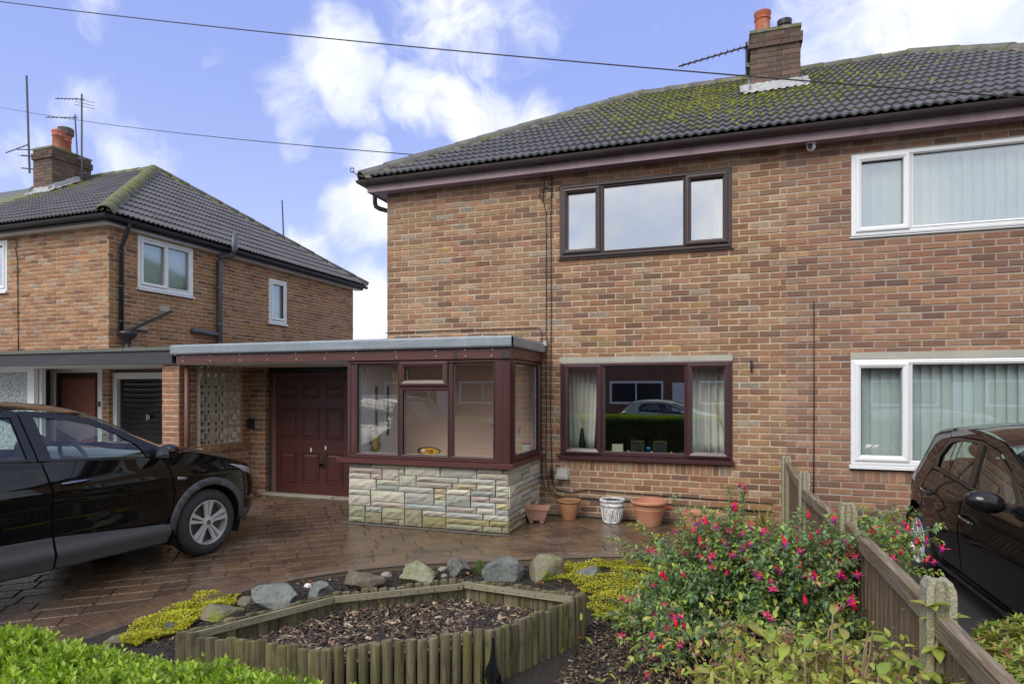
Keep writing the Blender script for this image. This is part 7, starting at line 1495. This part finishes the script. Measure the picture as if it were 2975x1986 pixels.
# ------------------------------------------------------------------ hydrangea with fading leaves
hb = np.array([.33, 2.82, ZS]); hy = thing('hydrangea_bush', 'fading yellow-green hydrangea with bare brown stems in front of the notched post', 'shrub', tuple(hb))
def big_leaf(sd):
    r = np.random.default_rng(sd); c = [(.38, .43, .08), (.33, .42, .075), (.46, .47, .10), (.27, .37, .07), (.48, .45, .12), (.38, .35, .10)][sd % 6]
    V, F, T = leaf_batch(np.zeros((1, 3)), np.array([[1., 0, 0]]), np.array([[0, 0, 1.]]), 1., .56, np.array([c]), .16, .22, True); T = T*r.uniform(.85, 1.15, (len(T), 1)); 
    if sd in (4, 5, 2): T[-1] = (.18, .07, .045); T[-3:-1] *= .8
    me = np_mesh('leaf', V, F, T, smooth=True); me.materials.append(M['leaf']); return me
bl = [big_leaf(i) for i in range(6)]; st = MB(); whorls = []
for k in range(150):
    a = rnd.uniform(0, 2*PI); q = math.sqrt(rnd.random()); b0 = hb+np.array([.40*q*math.cos(a), .34*q*math.sin(a), 0])*.8; hgt = rnd.uniform(.32, .74)*(1.08-.4*q*q); e = b0+np.array([.22*q*math.cos(a)+rnd.gauss(0, .04), .18*q*math.sin(a)+rnd.gauss(0, .04), hgt])
    pts = [b0+(e-b0)*t+np.array([math.sin(t*3+k), math.cos(t*2.3+k), 0])*.012 for t in np.linspace(0, 1, 6)]; st.tube(pts, [.0055-.002*i/5 for i in range(6)], 5); whorls.append((pts, q))
st.build('stems', M['drystem'], hy, kind='stuff')
nl = 0
for pts, q in whorls:
    e = pts[-1]
    for lev in range(2):
        if nl >= 298: break
        p = pts[-1] if lev == 0 else pts[-1]+(pts[-2]-pts[-1])*rnd.uniform(.6, 1.6)
        for j in range(rnd.choice([2, 3]) if lev == 0 else rnd.choice([0, 0, 1])):
            a = rnd.uniform(0, 2*PI); el = rnd.uniform(-.35, .75); d = Vector((math.cos(a)*math.cos(el), math.sin(a)*math.cos(el), math.sin(el))); up = (Vector((0, 0, 1))+Vector(rvec(1)[0])*.35); y = up.cross(d).normalized(); zz = d.cross(y)
            o = bpy.data.objects.new('leaf', rnd.choice(bl)); COL.objects.link(o); o.parent = hy; s = rnd.uniform(.05, .095); o.matrix_local = Matrix.Translation(Vector(p-hb)) @ Matrix((d, y, zz)).transposed().to_4x4() @ Matrix.Diagonal((s, s*rnd.uniform(.8, 1.05), s, 1)); nl += 1
n = 5200; P = hb+np.c_[rng.normal(0, .30, n), rng.normal(0, .24, n), rng.uniform(.1, .66, n)]; d = rvec(n)
leaf_obj('withered_bits', [leaf_batch(P, d, rvec(n), rng.uniform(.008, .024, n), rng.uniform(.005, .014, n), tints([(.30, .21, .12), (.42, .32, .21), (.18, .12, .075), (.32, .34, .08), (.48, .36, .27)], [4, 3, 3, 2, 1.5], n), .3, .4)], M['leaf'], hy)
n = 2600; P = hb+np.c_[rng.normal(0, .33, n), rng.normal(0, .24, n), rng.uniform(.05, .70, n)]; d = rvec(n); leaf_obj('small_leaves', [leaf_batch(P, d, rvec(n)*.5+np.array([0, 0, 1.]), rng.uniform(.025, .055, n), rng.uniform(.014, .028, n), tints([(.42, .47, .09), (.32, .40, .08), (.50, .48, .12), (.30, .21, .10)], [4, 3, 2, 1.2], n), .2, .3, True)], M['leaf'], hy)
heads = []
for k in range(16):
    pts, q = rnd.choice(whorls); c = pts[-1]+np.array([0, 0, .03]); m = 60; heads.append(leaf_batch(c+rvec(m)*.03*rng.uniform(.4, 1, (m, 1)), rvec(m), rvec(m), .016, .014, tints([(.34, .22, .14), (.25, .15, .10), (.42, .30, .22)], [3, 2, 1], m), .2, .2))
leaf_obj('dried_flower_heads', heads, M['leaf'], hy)
# leafy shoot in front of the post
n0 = 0
for (x, y, D) in ((2700, 1760, 2.42), (2740, 1800, 2.4), (2720, 1880, 2.4), (2690, 1950, 2.42)):
    for j in range(5):
        p = atp(x, y, D); a = rnd.uniform(0, 2*PI); el = rnd.uniform(-.2, .6); d = Vector((math.cos(a)*math.cos(el), math.sin(a)*math.cos(el), math.sin(el))); yv = Vector((0, 0, 1)).cross(d).normalized(); zz = d.cross(yv); o = bpy.data.objects.new('leaf', rnd.choice(bl[:4])); COL.objects.link(o); o.parent = hy; s = rnd.uniform(.06, .095); o.matrix_local = Matrix.Translation(Vector(p-hb)) @ Matrix((d, yv, zz)).transposed().to_4x4() @ Matrix.Diagonal((s, s, s, 1))
MB().tube([tuple(atp(2650, 1990, 2.5)), tuple(atp(2690, 1950, 2.42)), tuple(atp(2720, 1880, 2.4)), tuple(atp(2740, 1800, 2.4)), tuple(atp(2700, 1760, 2.42))], .006, 6).build('shoot', M['drystem'], hy)

# ------------------------------------------------------------------ azalea beyond the fence
az = thing('azalea_bush', 'azalea with green and rust tipped rosettes leaning over the fence rail', 'shrub', (1.06, 2.62, -.05)); parts = []
n = 1500; a = rng.uniform(0, 2*PI, n); el = np.arcsin(rng.uniform(.1, 1, n)); rr = rng.uniform(.8, 1.02, n); B = np.c_[1.03+.28*rr*np.cos(el)*np.cos(a), 2.60+.52*rr*np.cos(el)*np.sin(a), .36+.46*rr*np.sin(el)]; nm = unit(np.c_[np.cos(el)*np.cos(a), np.cos(el)*np.sin(a), np.sin(el)+.5])
for j in range(9):
    an = 2.4*j+rng.uniform(0, .6, n); up = j/8; t1 = unit(np.cross(nm, [.3, .9, .2])); t2 = np.cross(nm, t1); rad = t1*np.cos(an)[:, None]+t2*np.sin(an)[:, None]; e = .1+.8*up+rng.normal(0, .15, n); d = rad*np.cos(e)[:, None]+nm*np.sin(e)[:, None]
    t = tints([(.28, .37, .07), (.36, .43, .09), (.21, .28, .055), (.52, .26, .13), (.58, .35, .20), (.42, .15, .08)], [5, 4, 3, 1.6, 1.2, .8] if j < 6 else [5, 5, 2, .7, .5, .3], n); parts.append(leaf_batch(B+rvec(n)*.004, d, nm, rng.uniform(.026, .045, n), rng.uniform(.009, .014, n), t, .2, .2))
leaf_obj('foliage', parts, M['leaf'], az); tw = MB()
for k in range(70):
    i = rng.integers(n); b0 = np.array([1.06, 2.62, -.05])+rvec(1)[0]*.06; e = B[i]; tw.tube([b0, b0+(e-b0)*.5+np.array([0, 0, .1]), e], [.008, .005, .003], 5)
tw.build('stems', M['drystem'], az, kind='stuff')
# strappy weed by the house
t = thing('strap_plant', 'narrow strap leaved weed against the house wall behind the fuchsia', 'weed', (.45, 7.6, 0)); n = 26; P = np.tile([.42, 7.6, .0], (n, 1))+rng.normal(0, .03, (n, 3))*[1, 1, 0]; d = rvec(n); d[:, 2] = np.abs(d[:, 2])+1.6
leaf_obj('foliage', [leaf_batch(P, d, rvec(n), rng.uniform(.25, .48, n), .016, tints([(.22, .26, .05), (.32, .30, .07)], [1, 1], n), .1, .35, True)], M['leaf'], t)
# fallen leaves
fl = []
for k, (x, y) in enumerate([(1660, 1552), (1370, 1565), (1363, 1670), (1582, 1697), (1632, 1693), (1675, 1712), (1670, 1858), (820, 1462), (770, 1448), (905, 1446), (940, 1450), (962, 1447), (985, 1444), (2590, 1600), (2640, 1645), (910, 1690)]):
    me = [np_mesh('fallen_leaf', *leaf_batch(np.zeros((1, 3)), np.array([[1., 0, 0]]), np.array([[0, 0, 1.]]), .05, .03, np.array([c]), .35, -.2, True)) for c in ((.42, .17, .05), (.34, .14, .06), (.45, .26, .06))][k % 3]; zz = (ZD(7.6)+.005) if y < 1600 and x < 2000 else (.0 if x > 2500 else ZS+.02); g = gp(x, y, zz); me.materials.append(M['leaf'])
    o = bpy.data.objects.new('fallen_leaf', me); COL.objects.link(o); o.location = (g[0], g[1], zz+.006); o.rotation_euler = (0, 0, rnd.uniform(0, 6)); tag(o, 'dry orange-brown fallen leaf lying on the ground', 'leaf', 'fallen autumn leaves')

# ------------------------------------------------------------------ things inside the lower brown window
M['vase'] = mat('dark_vase', (.02, .018, .018), .3); M['card'] = mat('cream_card', (.55, .53, .42), .8); M['blue'] = mat('blue_ornament', (.03, .12, .38), .3)
t = thing('vase', 'dark bottle vase with dry stems on the sill of the lower brown window', 'vase', (-1.80, YW+.16, .80)); q = MB(); q.lathe([(.03, 0), (.042, .05), (.045, .10), (.03, .22), (.018, .29), (.02, .30)], 16, (-1.80, YW+.16, .83)); q.build('body', M['vase'], t, smooth=True)
for k in range(5): MB().tube([(-1.80, YW+.16, 1.12), (-1.80+.02*(k-2), YW+.16, 1.35), (-1.82+.03*(k-2), YW+.15, 1.5+.04*k)], .003, 5).build('dry_stem', M['wicker'], t)
t = thing('dry_stems', 'spray of dry stems inside the lower brown window by the fence side', 'dried flowers', (-.06, YW+.15, .9))
for k in range(4): MB().tube([(-.05, YW+.15, 1.15), (-.09-.015*k, YW+.15, 1.35), (-.13-.02*k, YW+.14, 1.5+.03*k)], .003, 5).build('stalk', M['wicker'], t)
tag(MB().box(-1.40, -1.26, YW+.12, YW+.135, .83, .94).build('greeting_card', M['card']), 'cream card standing on the sill of the lower brown window', 'card')
for x, lb in ((-1.08, 'dark framed picture next to the blue ornament, seen from behind'), (-.80, 'dark framed picture beside the brass pieces, seen from behind')): t = thing('picture_frame', lb, 'picture frame', (x, YW+.13, .82)); MB().box(x-.075, x+.075, YW+.12, YW+.13, .82, .985).build('back_board', M['blackpl'], t); MB().box(x-.08, x+.08, YW+.131, YW+.138, .815, .99).build('moulding', M['brass'], t)
t = thing('ornament', 'small blue glass ornament on the window sill', 'ornament', (-.94, YW+.12, .82)); local(ellip((-.94, YW+.12, .895), (.03, .02, .025)), 'bowl', M['blue'], t).location = Vector((0, 0, .075)); MB().tube([(-.94, YW+.12, .82), (-.94, YW+.12, .88)], .006, 6).build('stem', M['blue'], t)
for x, lb in ((-1.19, 'tiny brass bell on the sill beside the dark frame'), (-.90, 'tiny brass candlestick on the sill'), (-.66, 'tiny brass pot on the sill')): q = MB(); q.lathe([(.018, 0), (.012, .02), (.016, .035), (.0, .045)], 12, (x, YW+.11, .825)); tag(q.build('brass_piece', M['brass'], smooth=True), lb, 'ornament')

# ------------------------------------------------------------------ across the street: what the window panes mirror
ph = R(0); build_car(HATCH, 'pale green hatchback parked across the street, mirrored in the lower window', (-3.3, -7.9, -.13), 0, M['paint_green'])
M['opbrick'] = mat('opposite_brick', (.24, .12, .08), .9, pos=True, n=[(60, 3, .45, .7, (.17, .085, .06), (1, 1, 3))])
for ox, lb in ((0, 'brick house across the street that the lower window mirrors'), (13.2, 'further brick house across the street, past the mirrored one'), (-13.2, 'brick house across the street facing the neighbour house'), (-26.4, 'last brick house across the street beyond the neighbour side')):
    op = thing('opposite_house', lb, 'house', (ox-3, -20, 0)); o3 = np.array([ox, 0, 0])
    MB().box(ox-9, ox+3.2, -28, -20, -.15, 4.5).build('wall', M['opbrick'], op); MB().add([(ox-9.3, -19.7, 4.45), (ox+3.5, -19.7, 4.45), (ox+3.5, -28.3, 4.45), (ox-9.3, -28.3, 4.45), (ox-5.6, -24, 6.6), (ox-.2, -24, 6.6)], [(0, 1, 5, 4), (1, 2, 5), (2, 3, 4, 5), (3, 0, 4), (3, 2, 1, 0)]).build('roof', M['tile_l'], op)
    for (a, b, c, d) in ((-6.4, -3.4, .8, 2.1), (-6.2, -3.6, 3.2, 4.2), (-1.5, 1.4, .8, 2.1), (-1.3, 1.2, 3.2, 4.2)):
        a += ox; b += ox; PO = lambda u, dd, z: (u, -20+dd, z); f = MB(); f.ring(PO, a, b, c, d, [(0, 0), (0, .05), (.12, .05), (.12, 0)]); wo = f.build('window', M['white'], op); MB().box(a+.1, b-.1, -19.99, -19.98, c+.1, d-.1).build('pane', M['glass_dk'], wo); MB().box((a+b)/2-.04, (a+b)/2+.04, -19.97, -19.95, c+.1, d-.1).build('mullion', M['white'], wo)
    MB().box(ox-2.9, ox-2.0, -20.02, -19.9, -.15, 2.0).build('door', M['white'], op); MB().box(ox+2.2, ox+2.6, -20, -19.7, -.15, 4.4).build('rendered_pier', M['whitepaint'], op)
    MB().box(ox-9, ox+3.4, -11.2, -10.9, -.15, .55).build('garden_wall', M['opbrick'], op)
